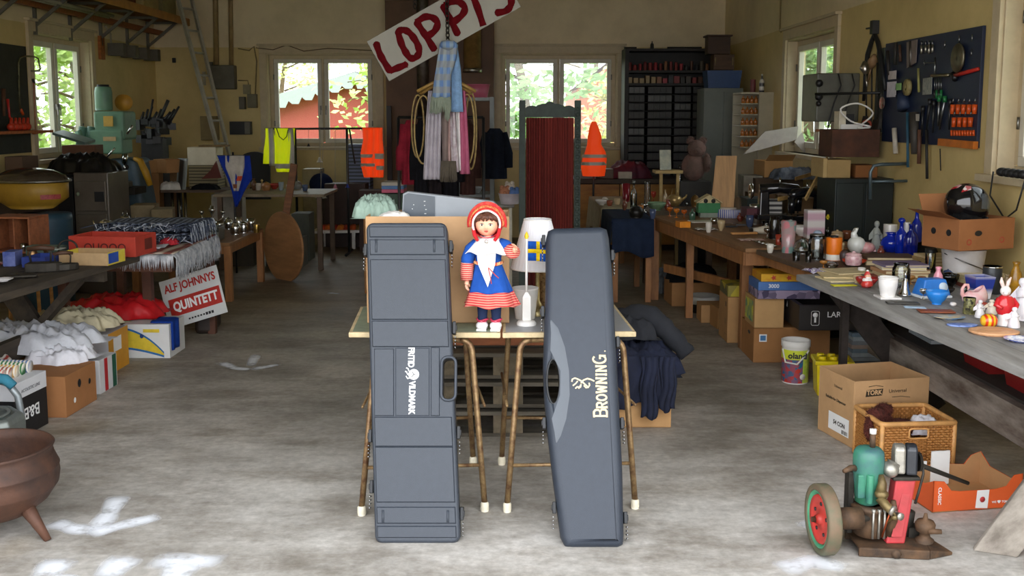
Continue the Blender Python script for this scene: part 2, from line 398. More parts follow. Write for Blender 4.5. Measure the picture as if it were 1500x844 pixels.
def holed(name,Wd,Hh,holes,loc,rz,t=.18):
 mb=MB();x=0
 for(a,b,z0,z1)in sorted(holes):
  if a>x:mb.box(((x+a)/2,t/2,Hh/2),(a-x,t,Hh))
  mb.box(((a+b)/2,t/2,z0/2),(b-a,t,z0))if z0>0 else None
  mb.box(((a+b)/2,t/2,(z1+Hh)/2),(b-a,t,Hh-z1));x=b
 if x<Wd:mb.box(((x+Wd)/2,t/2,Hh/2),(Wd-x,t,Hh))
 return struct(mb,name,[WALL],loc=loc,rz=rz)
W1=(-3.19,-1.77,1.20,2.41);W2=(-.15,1.37,1.20,2.41)
holed('wall_back',XR-XL,ZC,[(W1[0]-XL,W1[1]-XL,W1[2],W1[3]),(W2[0]-XL,W2[1]-XL,W2[2],W2[3])],(XL,YB,0),0)
W3=(10.02,11.40,1.18,2.42);W4=(8.83,10.40,1.25,2.36);W5=(4.3,5.84,1.28,2.45)
holed('wall_left',YB-YF,ZC,[(W3[0]-YF,W3[1]-YF,W3[2],W3[3])],(XL,YF,0),PI/2)
holed('wall_right',YB-YF,ZC,[(YB-W4[1],YB-W4[0],W4[2],W4[3]),(YB-W5[1],YB-W5[0],W5[2],W5[3])],(XR,YB,0),-PI/2)
holed('wall_front',XR-XL,ZC,[(.4,5.5,0,3.0)],(XR,YF,0),PI)
SASH=mat('c9b795',ro=.5,var=.08);SASHW=mat('d9d2c2',ro=.45,var=.06)
PANE=glass('#f4f8f7',.01,.5)
def window(n,W,H,loc,rz,inner=SASHW,outer=SASH,split=True):
 r=TH('window_%d'%n,None,None,loc,rz);r['kind']='structure'
 mb=MB();c=.095
 mb.box((0,-.015,H+c/2),(W+2*c,.03,c));mb.box((-W/2-c/2,-.015,H/2),(c,.03,H));mb.box((W/2+c/2,-.015,H/2),(c,.03,H))
 mb.box((0,-.03,H+c+.012),(W+2*c+.04,.06,.025))
 for s in(-1,1):mb.box((s*(W/2-.008),.05,H/2),(.016,.11,H))
 mb.box((0,.05,H-.008),(W-.034,.11,.016))
 mb.bd('casing',outer,r,bev=.004)
 mb=BX((0,.02,-.02),(W+2*c+.05,.18,.04));mb.bd('sill',outer,r,bev=.004)
 mb=MB();f=.05;y=.12
 mb.box((0,y,f/2),(W-.034,.06,f));mb.box((0,y,H-f/2-.016),(W-.034,.06,f))
 for s in(-1,1):mb.box((s*(W/2-.016-f/2),y,H/2),(f,.06,H-2*f-.016))
 mb.box((0,y,H/2),(.03,.06,H-2*f-.016));mb.bd('window_frame',outer,r,bev=.003)
 w2=(W-.034-2*f-.03)/2
 for s in(-1,1):
  cx=s*(.015+w2/2);sh=MB();g=.055;z0=f+.001;z1=H-f-.017
  sh.box((cx,y-.012,z0+g/2),(w2-.004,.05,g));sh.box((cx,y-.012,z1-g/2),(w2-.004,.05,g))
  for q in(-1,1):sh.box((cx+q*(w2/2-.002-g/2),y-.012,(z0+z1)/2),(g,.05,z1-z0-2*g))
  so=sh.bd('sash',inner,r,bev=.004)
  p=MB();p.box((cx,y,(z0+z1)/2),(w2-2*g,.004,z1-z0-2*g));p.bd('pane',PANE,so)
  h=MB();h.box((cx-s*(w2/2-.02),y-.047,H*.42),(.018,.02,.06));h.beam((cx-s*(w2/2-.02),y-.062,H*.42),(cx-s*(w2/2-.02),y-.062,H*.42-.09),.012)
  h.bd('handle',met('8c8a84'),so,bev=.002)
  h=MB();
  for zz in(.25,.75):h.tu([(cx+s*(w2/2-.0),y-.045,H*zz-.035),(cx+s*(w2/2),y-.045,H*zz+.035)],.008,8)
  h.bd('hinge',met('8c8a84'),so)
 return r
window(1,W1[1]-W1[0],W1[3]-W1[2],((W1[0]+W1[1])/2,YB,W1[2]),0)
window(2,W2[1]-W2[0],W2[3]-W2[2],((W2[0]+W2[1])/2,YB,W2[2]),0)
window(3,W3[1]-W3[0],W3[3]-W3[2],(XL,(W3[0]+W3[1])/2,W3[2]),PI/2)
window(4,W4[1]-W4[0],W4[3]-W4[2],(XR,(W4[0]+W4[1])/2,W4[2]),-PI/2)
window(5,W5[1]-W5[0],W5[3]-W5[2],(XR,(W5[0]+W5[1])/2,W5[2]),-PI/2)
mb=BX((-.92,YB-.14,1.53),(1.38,.28,3.06));o=struct(mb,'trim_1',[mat('6b4c36',ro=.6,var=.2,scale=3)],bev=.006)
mb=BX((-.92,YB-.12,3.08+.5),(1.36,.24,1.0));struct(mb,'trim_2',[WALL])
mb=TU([(-1.13,YB-.36,1.2),(-1.13,YB-.36,4.09)],.075,16);SO(mb,'duct_pipe','grey vertical duct pipe on the brown chimney breast','pipe',[met('77706a',.5)])
mb=TU([(-.5,YB-.38,2.17),(-.5,YB-.38,4.09)],.11,18);mb.tu([(-.5,YB-.38,2.15),(-.5,YB-.38,2.2)],.125,18,1)
SO(mb,'stove_pipe','wide ochre painted pipe ending in a rim beside the chimney breast','pipe',[mat('8a6a3c',ro=.5,var=.3),met('b9b6b0')])
def spraymat():
 m=bpy.data.materials.new('spray_paint_and_glare');m.use_nodes=True;nt=m.node_tree;N=nt.nodes;L=nt.links;b=N['Principled BSDF']
 b.inputs['Base Color'].default_value=(*lin('eef2f8'),1);b.inputs['Roughness'].default_value=.6
 a=N.new('ShaderNodeAttribute');a.attribute_name='edge';n=N.new('ShaderNodeTexNoise');n.inputs['Scale'].default_value=14;n.inputs['Detail'].default_value=6
 g=N.new('ShaderNodeNewGeometry');L.new(g.outputs['Position'],n.inputs['Vector'])
 mr=N.new('ShaderNodeMapRange');mr.inputs[1].default_value=.2;mr.inputs[2].default_value=.5;L.new(n.outputs['Fac'],mr.inputs[0])
 mu=N.new('ShaderNodeMath');mu.operation='MULTIPLY';L.new(a.outputs['Fac'],mu.inputs[0]);L.new(mr.outputs[0],mu.inputs[1]);tr=N.new('ShaderNodeBsdfTransparent');mx=N.new('ShaderNodeMixShader');df=N.new('ShaderNodeBsdfDiffuse');df.inputs[0].default_value=(*lin('f2f5fa'),1);N.remove(b);L.new(mu.outputs[0],mx.inputs[0]);L.new(tr.outputs[0],mx.inputs[1]);L.new(df.outputs[0],mx.inputs[2]);L.new(mx.outputs[0],N['Material Output'].inputs['Surface'])
 return m
SPRAY=spraymat()
def spray(name,label,lines,w,fade=1.0):
 verts=[];faces=[];al=[]
 for k,pts in EN(lines):
  P=[atZ(x,y,0)for x,y in pts];Q=[]
  for a,b in zip(P,P[1:]):
   for i in range(6):Q.append(a.lerp(b,i/6))
  Q.append(P[-1]);b0=len(verts);prof_=[0,.7,1,1,.7,0]
  for i,p in EN(Q):
   t=(Q[min(i+1,len(Q)-1)]-Q[max(i-1,0)]).normalized();n=Vc((-t.y,t.x,0))
   e=min(1,i/1.5,(len(Q)-1-i)/1.5)
   for j in range(6):
    verts.append((p+n*w*((j/5)-.5)*(.95+.12*sin(i)))[:2]+(.0015+.0004*k,));al.append(prof_[j]*e*fade)
  for i in range(len(Q)-1):
   for j in range(5):
    a=b0+i*6+j;faces.append((a,a+1,a+7,a+6))
 me=bpy.data.meshes.new(name);me.from_pydata(verts,[],faces);me.materials.append(SPRAY)
 at=me.attributes.new('edge','FLOAT','POINT')
 at.data.foreach_set('value',al)
 o=bpy.data.objects.new(name,me);COL.objects.link(o)
 return tag(o,label,'floor marking')
spray('floor_arrow','white sprayed arrow on the concrete in front of the iron cauldron',[[(176,726),(158,755),(136,786)],[(74,766),(105,774),(134,780)],[(128,784),(180,770),(236,757)]],.11)
spray('floor_arrow','smaller faded white arrow on the concrete further inside',[[(376,519),(366,538)],[(322,531),(345,540),(368,542)],[(366,542),(412,534)]],.09,.8)
spray('floor_lettering','white sprayed letters UT at the doorway edge of the floor',[[(92,818),(60,850)],[(60,852),(130,858)],[(190,814),(150,850)],[(218,822),(330,824)],[(272,824),(250,856)]],.15)
spray('floor_marking','white sprayed smear on the concrete around the engine wheel',[[(1140,836),(1190,822),(1240,834)],[(1178,776),(1215,760)]],.13,.75)  # second stroke paints a glare of light on the floor
spray('floor_marking','short faded white dash on the floor left of the folding tables',[[(478,429),(500,431)]],.08,.8)
mb=BX((0,24,-.35),(90,20.2,.3));mb.box((-27,4,-.35),(44.6,19.8,.3));mb.box((25.5,4,-.35),(44.6,19.8,.3))
struct(mb,'outside_lawn',[mat('7c9a4a',ro=.95,var=.3,scale=2)])
mb=BX((0,-12,-.35),(90,15.9,.3));struct(mb,'outside_yard',[mat('9a9384',ro=.95,var=.2,scale=2)])
RED=mat('c8605a',ro=.7,col2='b5504a',kind='bandsx',scale=9);TRIMW=mat('b4b7ba',ro=.6,var=.04)
r=TH('red_cottage','red timber cottage with white scalloped bargeboards seen through the window','house',(-4.6,26,-.2))
mb=MB();ax,az,hw,ez=0.73,2.78,3.6,1.45
P=[(-hw+.2,0),(hw-.2,0),(hw-.2,ez),(ax,az-.12),(-hw+.2,ez)]
mb.add([(x,0,z)for x,z in P]+[(x,5,z)for x,z in P],[(0,1,2,3,4),(9,8,7,6,5),(0,5,6,1),(1,6,7,2),(4,9,5,0)]);mb.bd('wall_panel',RED,r)
mb=MB()
for s,ex in((-1,-hw-.3),(1,hw+.3)):mb.slab((ax,-.4,az),(ax,5.2,az),(ex,5.2,ez-.05),(ex,-.4,ez-.05),(0,0,.1))
mb.bd('roof',mat('6a6d70',ro=.7),r)
mb=MB()
for s,ex in((-1,-hw-.3),(1,hw+.3)):
 n=14
 for i in range(n):
  a=i/n;b=(i+1)/n;L=lambda t:(ax+(ex-ax)*t,az+.08+(ez+.03-az)*t)
  (x0,z0),(x1,z1)=L(a),L(b);xm,zm=(x0+x1)/2,(z0+z1)/2
  mb.add([(x0,-.45,z0),(x1,-.45,z1),(x1,-.45,z1-.24),(xm+(x1-x0)*.25,-.45,zm-.36),(xm-(x1-x0)*.25,-.45,zm-.36),(x0,-.45,z0-.24)],[(0,1,2,3,4,5)if s>0 else(5,4,3,2,1,0)])
mb.bd('bargeboard',TRIMW,r,solid=.03)
r=TH('red_barn','red board barn with pale corrugated roof seen through the other window','barn',(2.9,24,-.2))
mb=MB();P=[(-1.4,0),(3.5,0),(3.5,2.2),(-.2,3.3),(-1.4,2.4)]
mb.add([(x,0,z)for x,z in P]+[(x,5,z)for x,z in P],[(0,1,2,3,4),(9,8,7,6,5),(0,5,6,1),(1,6,7,2),(4,9,5,0)]);mb.bd('wall_panel',mat('d57a50',ro=.7,col2='c0604a',kind='bandsx',scale=7),r)
mb=SL((-.35,-.5,3.45),(-.35,5,3.45),(4,5,1.7),(4,-.5,1.7),(0,0,.08));mb.slab((-.35,-.5,3.45),(-.35,5,3.45),(-1.8,5,2.4),(-1.8,-.5,2.4),(0,0,.08));mb.bd('roof',mat('d6d6d2',ro=.5,col2='a9aba8',kind='bandsx',scale=6),r)
BARK=mat('6f5c48',ro=.95,var=.35,scale=6)
def tree(loc,h,rad,seed,label,c,n=900,trunk=.12,zlo=.25,ls=.10):
 r=TH('garden_tree',label,'tree',loc);rnd=random.Random(seed)
 mb=MB();pts=[(.15*sin(i*1.7+seed),.15*cos(i*1.3),h*i/6)for i in range(7)]
 mb.tu(pts,[trunk*(1-.12*i)for i in range(7)],8)
 for i in range(12):
  z=h*(zlo+(.95-zlo)*i/12);a=i*2.4;L=rad*(.5+.4*rnd.random())
  mb.tu([(0,0,z),(cos(a)*L*.5,sin(a)*L*.5,z+.15*L),(cos(a)*L,sin(a)*L,z+.1*L)],[trunk*.3,trunk*.2,.01],5)
 mb.bd('trunk',BARK,r)
 mb=MB();cl=[]
 for i in range(26):
  a=rnd.random()*6.28;rr=rad*(rnd.random()**.6);z=h*(zlo+(1-zlo)*rnd.random());k=1-.55*((z/h-zlo)/(1-zlo))**2
  cl.append((cos(a)*rr*k,sin(a)*rr*k,z,rad*(.18+.25*rnd.random())))
 for i in range(int(n*1.8)):
  x,y,z,s=cl[rnd.randrange(26)]
  c0=Vc((x+rnd.gauss(0,s*.6),y+rnd.gauss(0,s*.6),z+rnd.gauss(0,s*.35)))
  d1=Vc((rnd.gauss(0,1),rnd.gauss(0,1),rnd.gauss(0,.5))).normalized()*ls;d2=d1.orthogonal().normalized()*ls*.6
  mb.add([c0-d1,c0+d2*.8,c0+d1,c0-d2*.8],[(0,1,2,3)])
 mb.bd('foliage',c,r);return r
G1=mat('b9d27a',ro=.8,var=.35,scale=3);G2=mat('cbdc88',ro=.8,var=.3,scale=3);G3=mat('8fb070',ro=.8,var=.3,scale=3);G4=mat('e0d88a',ro=.8,var=.3,scale=3)
tree((-7.8,35.5,-.2),6.2,2.8,1,'bright green tree behind the left slope of the cottage roof',G2,1500)
tree((-4.2,38.5,-.2),7.6,2.6,2,'tall pale tree behind the cottage gable seen above its peak',G1,1300,zlo=.4)
tree((-2.9,21.5,-.2),3.2,1.0,3,'slim young tree in front of the red cottage wall',G2,170,trunk=.05,zlo=.2,ls=.1)
tree((.15,19,-.2),4.8,1.6,4,'pine tree with a thick grey trunk outside the back window',G3,900,trunk=.13,zlo=.3,ls=.12)
tree((2.8,33.5,-.2),6.5,2.6,5,'light green tree behind the barn',G2,1300)
tree((2.1,22.2,-.2),2.8,.9,6,'yellowing bush in front of the red barn',G4,600,trunk=.03,zlo=.15,ls=.09)
tree((-11.7,25.5,-.2),6.0,2.8,7,'leafy tree outside the side window above the machines',G2,1500)
tree((-8.0,19,-.2),3.2,1.3,8,'low green shrub tree close outside the side window',G1,700,ls=.12)
tree((6.9,21.5,-.2),6.0,2.0,9,'dense green tree outside the tall casement beside the tool board',G1,1500)
tree((4.7,16.8,-.2),4.0,.9,10,'narrow green tree beside the dense one outside the casement',G3,700)
tree((7.6,13.0,-.2),5.0,1.6,11,'green tree outside the nearest window by the helmet box',G1,900)
w=bpy.data.worlds.new('sky');scn.world=w;w.use_nodes=True;nt=w.node_tree;bg=nt.nodes['Background']
tc=nt.nodes.new('ShaderNodeTexCoord');sx=nt.nodes.new('ShaderNodeSeparateXYZ');rp=nt.nodes.new('ShaderNodeValToRGB')
nt.links.new(tc.outputs['Generated'],sx.inputs[0]);nt.links.new(sx.outputs['Z'],rp.inputs[0]);nt.links.new(rp.outputs[0],bg.inputs['Color'])
rp.color_ramp.elements[0].color=(.97,.98,1,1);rp.color_ramp.elements[1].color=(.9,.95,1.03,1);bg.inputs['Strength'].default_value=WS
su=bpy.data.lights.new('sun','SUN');su.energy=1.6;su.angle=.6;su.color=(1,.96,.88)
so=bpy.data.objects.new('sun',su);so.rotation_euler=(rad(38),0,rad(-160));COL.objects.link(so)
def portal(loc,rot,sx_,sy_):
 l=bpy.data.lights.new('portal','AREA');l.shape='RECTANGLE';l.size=sx_;l.size_y=sy_;l.energy=1
 o=bpy.data.objects.new('portal',l);o.location=loc;o.rotation_euler=rot;COL.objects.link(o);l.cycles.is_portal=True;return o
portal((-.04,YF-.2,1.5),(PI/2,0,PI),5.2,3.0)
for(a,b,z0,z1)in(W1,W2):portal(((a+b)/2,YB+.2,(z0+z1)/2),(PI/2,0,0),b-a,z1-z0)
for(a,b,z0,z1)in(W4,W5):portal((XR+.2,(a+b)/2,(z0+z1)/2),(PI/2,0,-PI/2),b-a,z1-z0)
a,b,z0,z1=W3;portal((XL-.2,(a+b)/2,(z0+z1)/2),(PI/2,0,PI/2),b-a,z1-z0)
cd=bpy.data.cameras.new('camera');cd.sensor_width=36;cd.lens=36*CF/1500;cd.shift_y=-(422-CCY)/1500;cd.clip_end=200;cd.clip_start=.02
co=bpy.data.objects.new('camera',cd);co.location=(0,0,CH);co.rotation_euler=(PI/2-PITCH,0,0);COL.objects.link(co);scn.camera=co
scn.view_settings.view_transform=VT;scn.view_settings.look=LK;scn.view_settings.exposure=EXPO
scn.cycles.max_bounces=8;scn.cycles.diffuse_bounces=5;scn.cycles.glossy_bounces=3;scn.cycles.transmission_bounces=6;scn.cycles.transparent_max_bounces=16
scn.cycles.caustics_reflective=False;scn.cycles.caustics_refractive=False;scn.cycles.sample_clamp_indirect=6
EDGEW=mat('c9b48c',ro=.6,var=.2,scale=20);TOPG=mat('7f8a74',ro=.5,var=.2,scale=8);TOPGREY=mat('8f9092',ro=.4,var=.08)
BRASS=mat('a88c62',ro=.42,metal=.5,var=.4,scale=30,col2='694a34');CAPW=mat('efe6cd',ro=.5,var=.05)
TZ=.74
def fold_table(label,c,mtop):
 """c: front-left, front-right, back-right, back-left corners"""
 r=TH('folding_table',label,'table',(0,0,0),group=None)
 t=.022;cs=[Vc((x,y,TZ-t))for x,y in c]
 cen=sum(cs,Vc())/4
 mb=MB();ins=[p+(cen-p).normalized()*.018 for p in cs]
 mb.slab(*[p+Vc((0,0,.004))for p in ins],(0,0,t-.0035));mb.bd('tabletop',mtop,r,bev=.002)
 mb=MB()
 for i in range(4):
  a,b=cs[i],cs[(i+1)%4];o=(cen-(a+b)/2).normalized()*.009
  d=(b-a).normalized()*.0005
  mb.beam(a+o+Vc((0,0,t/2))-d,b+o+Vc((0,0,t/2))+d,.018,t)
 mb.bd('edge_strip',EDGEW,r,bev=.004)
 return r
FL,FR=(-.665,4.092),(.507,4.105);BL,BR=(-.70,4.66),(.478,4.72)
ml=-.047;mr=-.038
t1=fold_table('left folding table with green worn top under the large carton',[FL,(ml,4.08),(ml-.005,4.70),BL],TOPG)
t2=fold_table('right folding table with grey top carrying lamp and small flag',[(mr,4.08),FR,BR,(mr-.005,4.70)],TOPGREY)
def loops(r,fl,fr,rl,rr,name='leg'):
 """front and rear tubular frames with crossing legs; feet points given; tops under the table"""
 for(a,b,ya,zt)in((fl,fr,4.13,.705),(rl,rr,4.60,.705)):
  L=[]
  tops=[Vc((a[0]+(.05 if a[0]<b[0]else-.05),ya,zt)),Vc((b[0]-.05,ya,zt))]
  for ft,tp,sg in((a,tops[0],1),(b,tops[1],-1)):
   base=Vc((ft[0],ft[1],.03));k=tp+Vc((0,(base.y-tp.y)*.08,-.04))
   pts=[base,base.lerp(k,.5),k]
   for i in range(1,5):
    q=i/4;pts.append(k.lerp(tp,q)+Vc((sg*.03*q*q,0,.0)))
   mb=TU(pts,.0125,10);o=mb.bd(name,BRASS,r)
   mb=LA([(0,0),(.016,0),(.018,.01),(.017,.035),(.0128,.04)],14,0,(0,0,0));mb.bd('foot_cap',CAPW,o,loc=(base.x,base.y,.001))
  mb=TU([tops[0]+Vc((.02,0,0)),tops[1]-Vc((.02,0,0))],.011,8);mb.bd('crossbar',BRASS,r)
 for(f,q)in((fl,rl),(fr,rr)):
  pass
def mid(p,z,top):
 t=z/.70;return Vc((p[0]+(top[0]-p[0])*t,p[1]+(top[1]-p[1])*t,z))
f1=(atZ(530,755).xy,atZ(710,749).xy);r1=(atZ(556,690).xy,atZ(693,681).xy)
f2=(atZ(743,750).xy,atZ(930,745).xy);r2=(atZ(735,681).xy,atZ(880,684).xy)
for r,F_,R_ in((t1,f1,r1),(t2,f2,r2)):
 for(a,b,yt,ins)in((F_[0],F_[1],4.12,.055),(R_[0],R_[1],4.56,.035)):
  tp=[Vc((a[0]+ins,yt,.70)),Vc((b[0]-ins,yt,.70))]
  for ft,tq,sg in((a,tp[0],1),(b,tp[1],-1)):
   base=Vc((ft[0],ft[1],.03));k=base.lerp(tq,.93);pts=[base,base.lerp(k,.5),k]
   for i in range(1,6):
    s_=i/5;pts.append(Vc((k.x+sg*.045*s_**2+(tq.x-k.x)*s_,k.y+(tq.y-k.y)*s_,k.z+(.703-k.z)*sin(s_*PI/2))))
   mb=TU(pts,.0125,10);o=mb.bd('leg',BRASS,r)
   mb=LA([(0,0),(.016,0),(.018,.01),(.017,.034),(.0128,.04)],14);mb.bd('foot_cap',CAPW,o,loc=(base.x,base.y,.001))
  mb=TU([tp[0]+Vc((.04,0,.003)),tp[1]+Vc((-.04,0,.003))],.0115,8);mb.bd('crossbar',BRASS,r)
  q=.24 if yt<4.3 else .30
  mb=MB();A=Vc((a[0],a[1],.03)).lerp(tp[0],q);B=Vc((b[0],b[1],.03)).lerp(tp[1],q);mb.tu([A,B],.008,8);mb.bd('stretcher',BRASS,r)
 for s in(0,1):
  A=Vc((*F_[s],.03)).lerp(Vc((F_[s][0],4.12,.70)),.60);B=Vc((*R_[s],.03)).lerp(Vc((R_[s][0],4.56,.70)),.62)
  mb=TU([A,B],.006,6);mb.bd('brace',BRASS,r)
CASE=mat('373d46',ro=.5,var=.05,scale=40,bump=.25,bs=420,spec=.5);CASE2=mat('2f3641',ro=.52,var=.05,scale=30,bump=.25,bs=420)
CASEB=mat('1b1d20',ro=.45,var=.1);STEEL=met('c4c6c8',.25);LETW=mat('f4f4f2',ro=.5,var=.02);LETC=mat('e3cfa0',ro=.5,var=.05)
def shell(prof_,y0,y1,bev,m,name,parent,hole=None,r=0):
 """outline prof_ (xz) extruded from y0 to y1 (y1 is the outer face) with a sloped shoulder bev"""
 n=len(prof_);cx=sum(p[0]for p in prof_)/n;cz=sum(p[1]for p in prof_)/n
 mb=MB();rings=[];s=-1 if y1<y0 else 1
 def off(d):
  o=[]
  for i in range(n):
   p0,p1,p2=[Vc(prof_[j%n])for j in(i-1,i,i+1)]
   t=(p2-p0).normalized();nn=Vc((-t.y,t.x));o.append(p1+nn*d)
  return o
 steps=[(0,y0),(0,y1-s*bev*1.1),(bev*.08,y1-s*bev*.7),(bev*.3,y1-s*bev*.32),(bev*.62,y1-s*bev*.08),(bev*1.0,y1)]
 vs=[]
 for d,y in steps:
  vs+=[(q.x,y,q.y)for q in off(d)]
 fs=[]
 for k in range(len(steps)-1):
  for i in range(n):
   a=k*n+i;b=k*n+(i+1)%n;fs.append((a,b,b+n,a+n)if s<0 else(b,a,a+n,b+n))
 k=(len(steps)-1)*n
 if hole:
  hv=len(vs);vs+=[(x,y1,z)for x,z in hole];vs+=[(x,y0,z)for x,z in hole]
 fs.append(tuple(range(k,k+n))if s<0 else tuple(range(k+n-1,k-1,-1)))
 fs.append(tuple(range(n-1,-1,-1))if s<0 else tuple(range(n)))
 mb.add(vs,fs,0,False)
 o=mb.bd(name,m,parent)
 return o
def ccw(P):
 a=sum(P[i-1][0]*P[i][1]-P[i][0]*P[i-1][1]for i in range(len(P)));return P if a>0 else P[::-1]
def cut(o,cutter):
 """boolean applied directly so that no helper object stays in the scene"""
 d=o.modifiers.new('cut','BOOLEAN');d.object=cutter;d.solver='EXACT'
 dg=bpy.context.evaluated_depsgraph_get();dg.update()
 me=bpy.data.meshes.new_from_object(o.evaluated_get(dg));o.modifiers.clear();o.data=me
def hole_cut(objs,poly):
 mb=MB();n=len(poly);mb.add([(x,-.3,z)for x,z in poly]+[(x,.3,z)for x,z in poly],[tuple(range(n)),tuple(range(2*n-1,n-1,-1))]+[(i,n+i,n+(i+1)%n,(i+1)%n)for i in range(n)])
 c=mb.bd('cutter',CASEB,objs[0].parent)
 for o in objs:cut(o,c)
 bpy.data.objects.remove(c)
def lean_frame(bottom_px,top_px,thick):
 """the case stands on the floor and rests on the table edge; returns root location, tilt"""
 return None
def lean(pxb,pxt,th,ytab,zt=.74):
 B=atZ(*pxb,0)
 a=.1
 for _ in range(60):
  back0=B.y+th*cos(a);zb=-th*sin(a)*-1
  yb=back0+(zt-th*sin(a))*math.tan(a)
  a+=(ytab-.003-yb)*.5
 n=Vc((0,-cos(a),-sin(a)*-1));
 return B,a
def onplane(px,py,B,a):
 """pixel to local coordinates (x, s) in the leaning front plane through B"""
 d=Vc(ray(px,py));n=Vc((0,cos(a),-sin(a)));o=Vc((0,0,CH))
 t=(B-o).dot(n)/d.dot(n);p=o+d*t
 return(p.x,(p-Vc((p.x,B.y,B.z))).dot(Vc((0,sin(a),cos(a)))))
TH1=.115
B1,a1=lean((611,798),(600,325),TH1,4.07)
def L1(px,py):x,s=onplane(px,py,B1,a1);return(x-B1.x,s)
r=TH('rifle_case','large dark grey ribbed hard gun case with white writing, leaning on the tables','gun case',(B1.x,B1.y,.004),rot=(-a1,0,0))
gc1=r
tl,tr_,bl_,br_=L1(536,327),L1(655,326),L1(548,797),L1(674,795)
x0t,x1t,Ht=tl[0],tr_[0],(tl[1]+tr_[1])/2;x0b,x1b=bl_[0],br_[0]
def X0(s):return x0b+(x0t-x0b)*s/Ht
def X1(s):return x1b+(x1t-x1b)*s/Ht
def outl(x0b,x1b,x0t,x1t,Ht,c=.03):
 P=[]
 for(cx,cz,a)in((x1t-c,Ht-c,0),(x0t+c,Ht-c,90),(x0b+c,c,180),(x1b-c,c,270)):P+=arc(cx,cz,c,c,a,a+90,5)
 return P
O=outl(x0b,x1b,x0t,x1t,Ht)
s1=shell(O,TH1*.5-.004,0.006,.014,CASE,'front_shell',r);s2=shell(O,TH1*.5+.004,TH1,.02,CASEB,'rear_shell',r)
sw=.012
O2=outl(x0b+sw*.2,x1b-sw*.2,x0t+sw*.2,x1t-sw*.2,Ht-.003,c=.028)
seam=MB();n=len(O2);seam.add([(x,TH1*.5-.0045,z)for x,z in O2]+[(x,TH1*.5+.0045,z)for x,z in O2],[(i,(i+1)%n,n+(i+1)%n,n+i)for i in range(n)]);sm=seam.bd('seam_gasket',BLACK,r)
hc=L1(657,556);hh=abs(L1(657,526)[1]-L1(657,586)[1]);
HP=[(hc[0]+x,hc[1]+z)for x,z in rrect(.048,hh,.02,4)]
hole_cut([s1,s2],HP)
ribs=[L1(600,y)[1]for y in(352,378,474,508,615,653,742,768)]
mb=MB()
def band(sa,sb,ya=.0062,yb=.0,ins=.012):
 mb=MB();lo,hi=min(sa,sb),max(sa,sb);b=.004
 P=[(X0(lo)+ins,lo),(X1(lo)-ins,lo),(X1(hi)-ins,hi),(X0(hi)+ins,hi)]
 Q=[(P[0][0]+b,lo+b),(P[1][0]-b,lo+b),(P[2][0]-b,hi-b),(P[3][0]+b,hi-b)]
 mb.add([(x,ya,z)for x,z in P]+[(x,yb,z)for x,z in Q],[(0,1,5,4),(1,2,6,5),(2,3,7,6),(3,0,4,7),(4,5,6,7)]);mb.bd('rib_panel',CASE,r)
S=lambda y:L1(600,y)[1]
for a_,b_ in((790,772),(769,744),(738,656),(612,656),(471,510),(470,381),(375,352),(349,333)):band(S(a_),S(b_))
mb=MB()
P1=[L1(572,514),L1(572,612)];
def patch(xa,xb,ya,yb,d0=.0062,d1=.001):
 A=[L1(xa,yb),L1(xb,yb),L1(xb,ya),L1(xa,ya)];b=.003
 Q=[(A[0][0]+b,A[0][1]+b),(A[1][0]-b,A[1][1]+b),(A[2][0]-b,A[2][1]-b),(A[3][0]+b,A[3][1]-b)]
 mb.add([(x,d0,z)for x,z in A]+[(x,d1,z)for x,z in Q],[(0,1,5,4),(1,2,6,5),(2,3,7,6),(3,0,4,7),(4,5,6,7)])
patch(548,577,512,611);patch(631,644,510,611);patch(579,629,511,611,.0062,.003)
mb.bd('logo_panel',CASE,r)
for x,u,v in((551,352,371),(636,352,371),(561,749,767),(656,749,767)):
 a_,b_=L1(x,u),L1(x,v);mb=TU([(a_[0],.001,a_[1]),(b_[0],.001,b_[1])],.005,8);mb.bd('grip_rib',CASE,r)
mb=MB();n=len(HP)
R1=[(hc[0]+x,hc[1]+z)for x,z in rrect(.064,hh+.018,.028,4)]
mb.tu([(x,.003,z)for x,z in[((a[0]+b[0])/2,(a[1]+b[1])/2)for a,b in zip(HP,R1)]],.006,6,closed=True)
mb.bd('handle_rim',CASE,r)
def latch(parent,x,z,side,y=TH1/2,h=.05):
 m=MB();m.box((x+side*.008,y-.004,z),(.014,.05,h));m.box((x+side*.015,y-.012,z),(.008,.026,h*.5),0);o=m.bd('latch',CASEB,parent,bev=.003)
 m=MB()
 for k in range(4):m.tu([(x+side*.013,y-.03,z-h/2-.012-k*.014),(x+side*.013,y+.02,z-h/2-.012-k*.014)],.003,6)
 m.bd('hinge_pin',STEEL,o)
for(px,py,sd)in((537,365,-1),(541,640,-1),(546,715,-1),(657,360,1),(662,480,1),(669,635,1),(673,755,1)):
 x,s=L1(px,py);latch(r,(X0(s)-.001)if sd<0 else(X1(s)+.001),s,sd)
lx,lz=L1(602,560)
def vtext(body,px,py,size,m,name,parent,L,y=.0025,rz=-PI/2,bold=.0,sx=1.0,font_sp=1.0,sy=1.0):
 x,s=L(px,py)
 o=text(body,size,name,m,parent,(x,y,s),(PI/2,0,0),.0006,sx=sx,bold=bold,sp=font_sp,sy=sy)
 o.rotation_euler=(Matrix.Rotation(PI/2,3,'X')@Matrix.Rotation(rz,3,'Z')).to_euler();return o
vtext('FRITID',602,525,.033,LETW,'lettering',r,L1,bold=.0012,sx=.82)
vtext('VILDMARK',603,584,.033,LETW,'lettering',r,L1,bold=.0012,sx=.80)
x,s=L1(606,550)
mb=MB();mb.at((x,.0028,s),(PI/2,0,0));mb.add([(.021*cos(t*PI/10),.021*sin(t*PI/10),0)for t in range(20)],[tuple(range(20))])
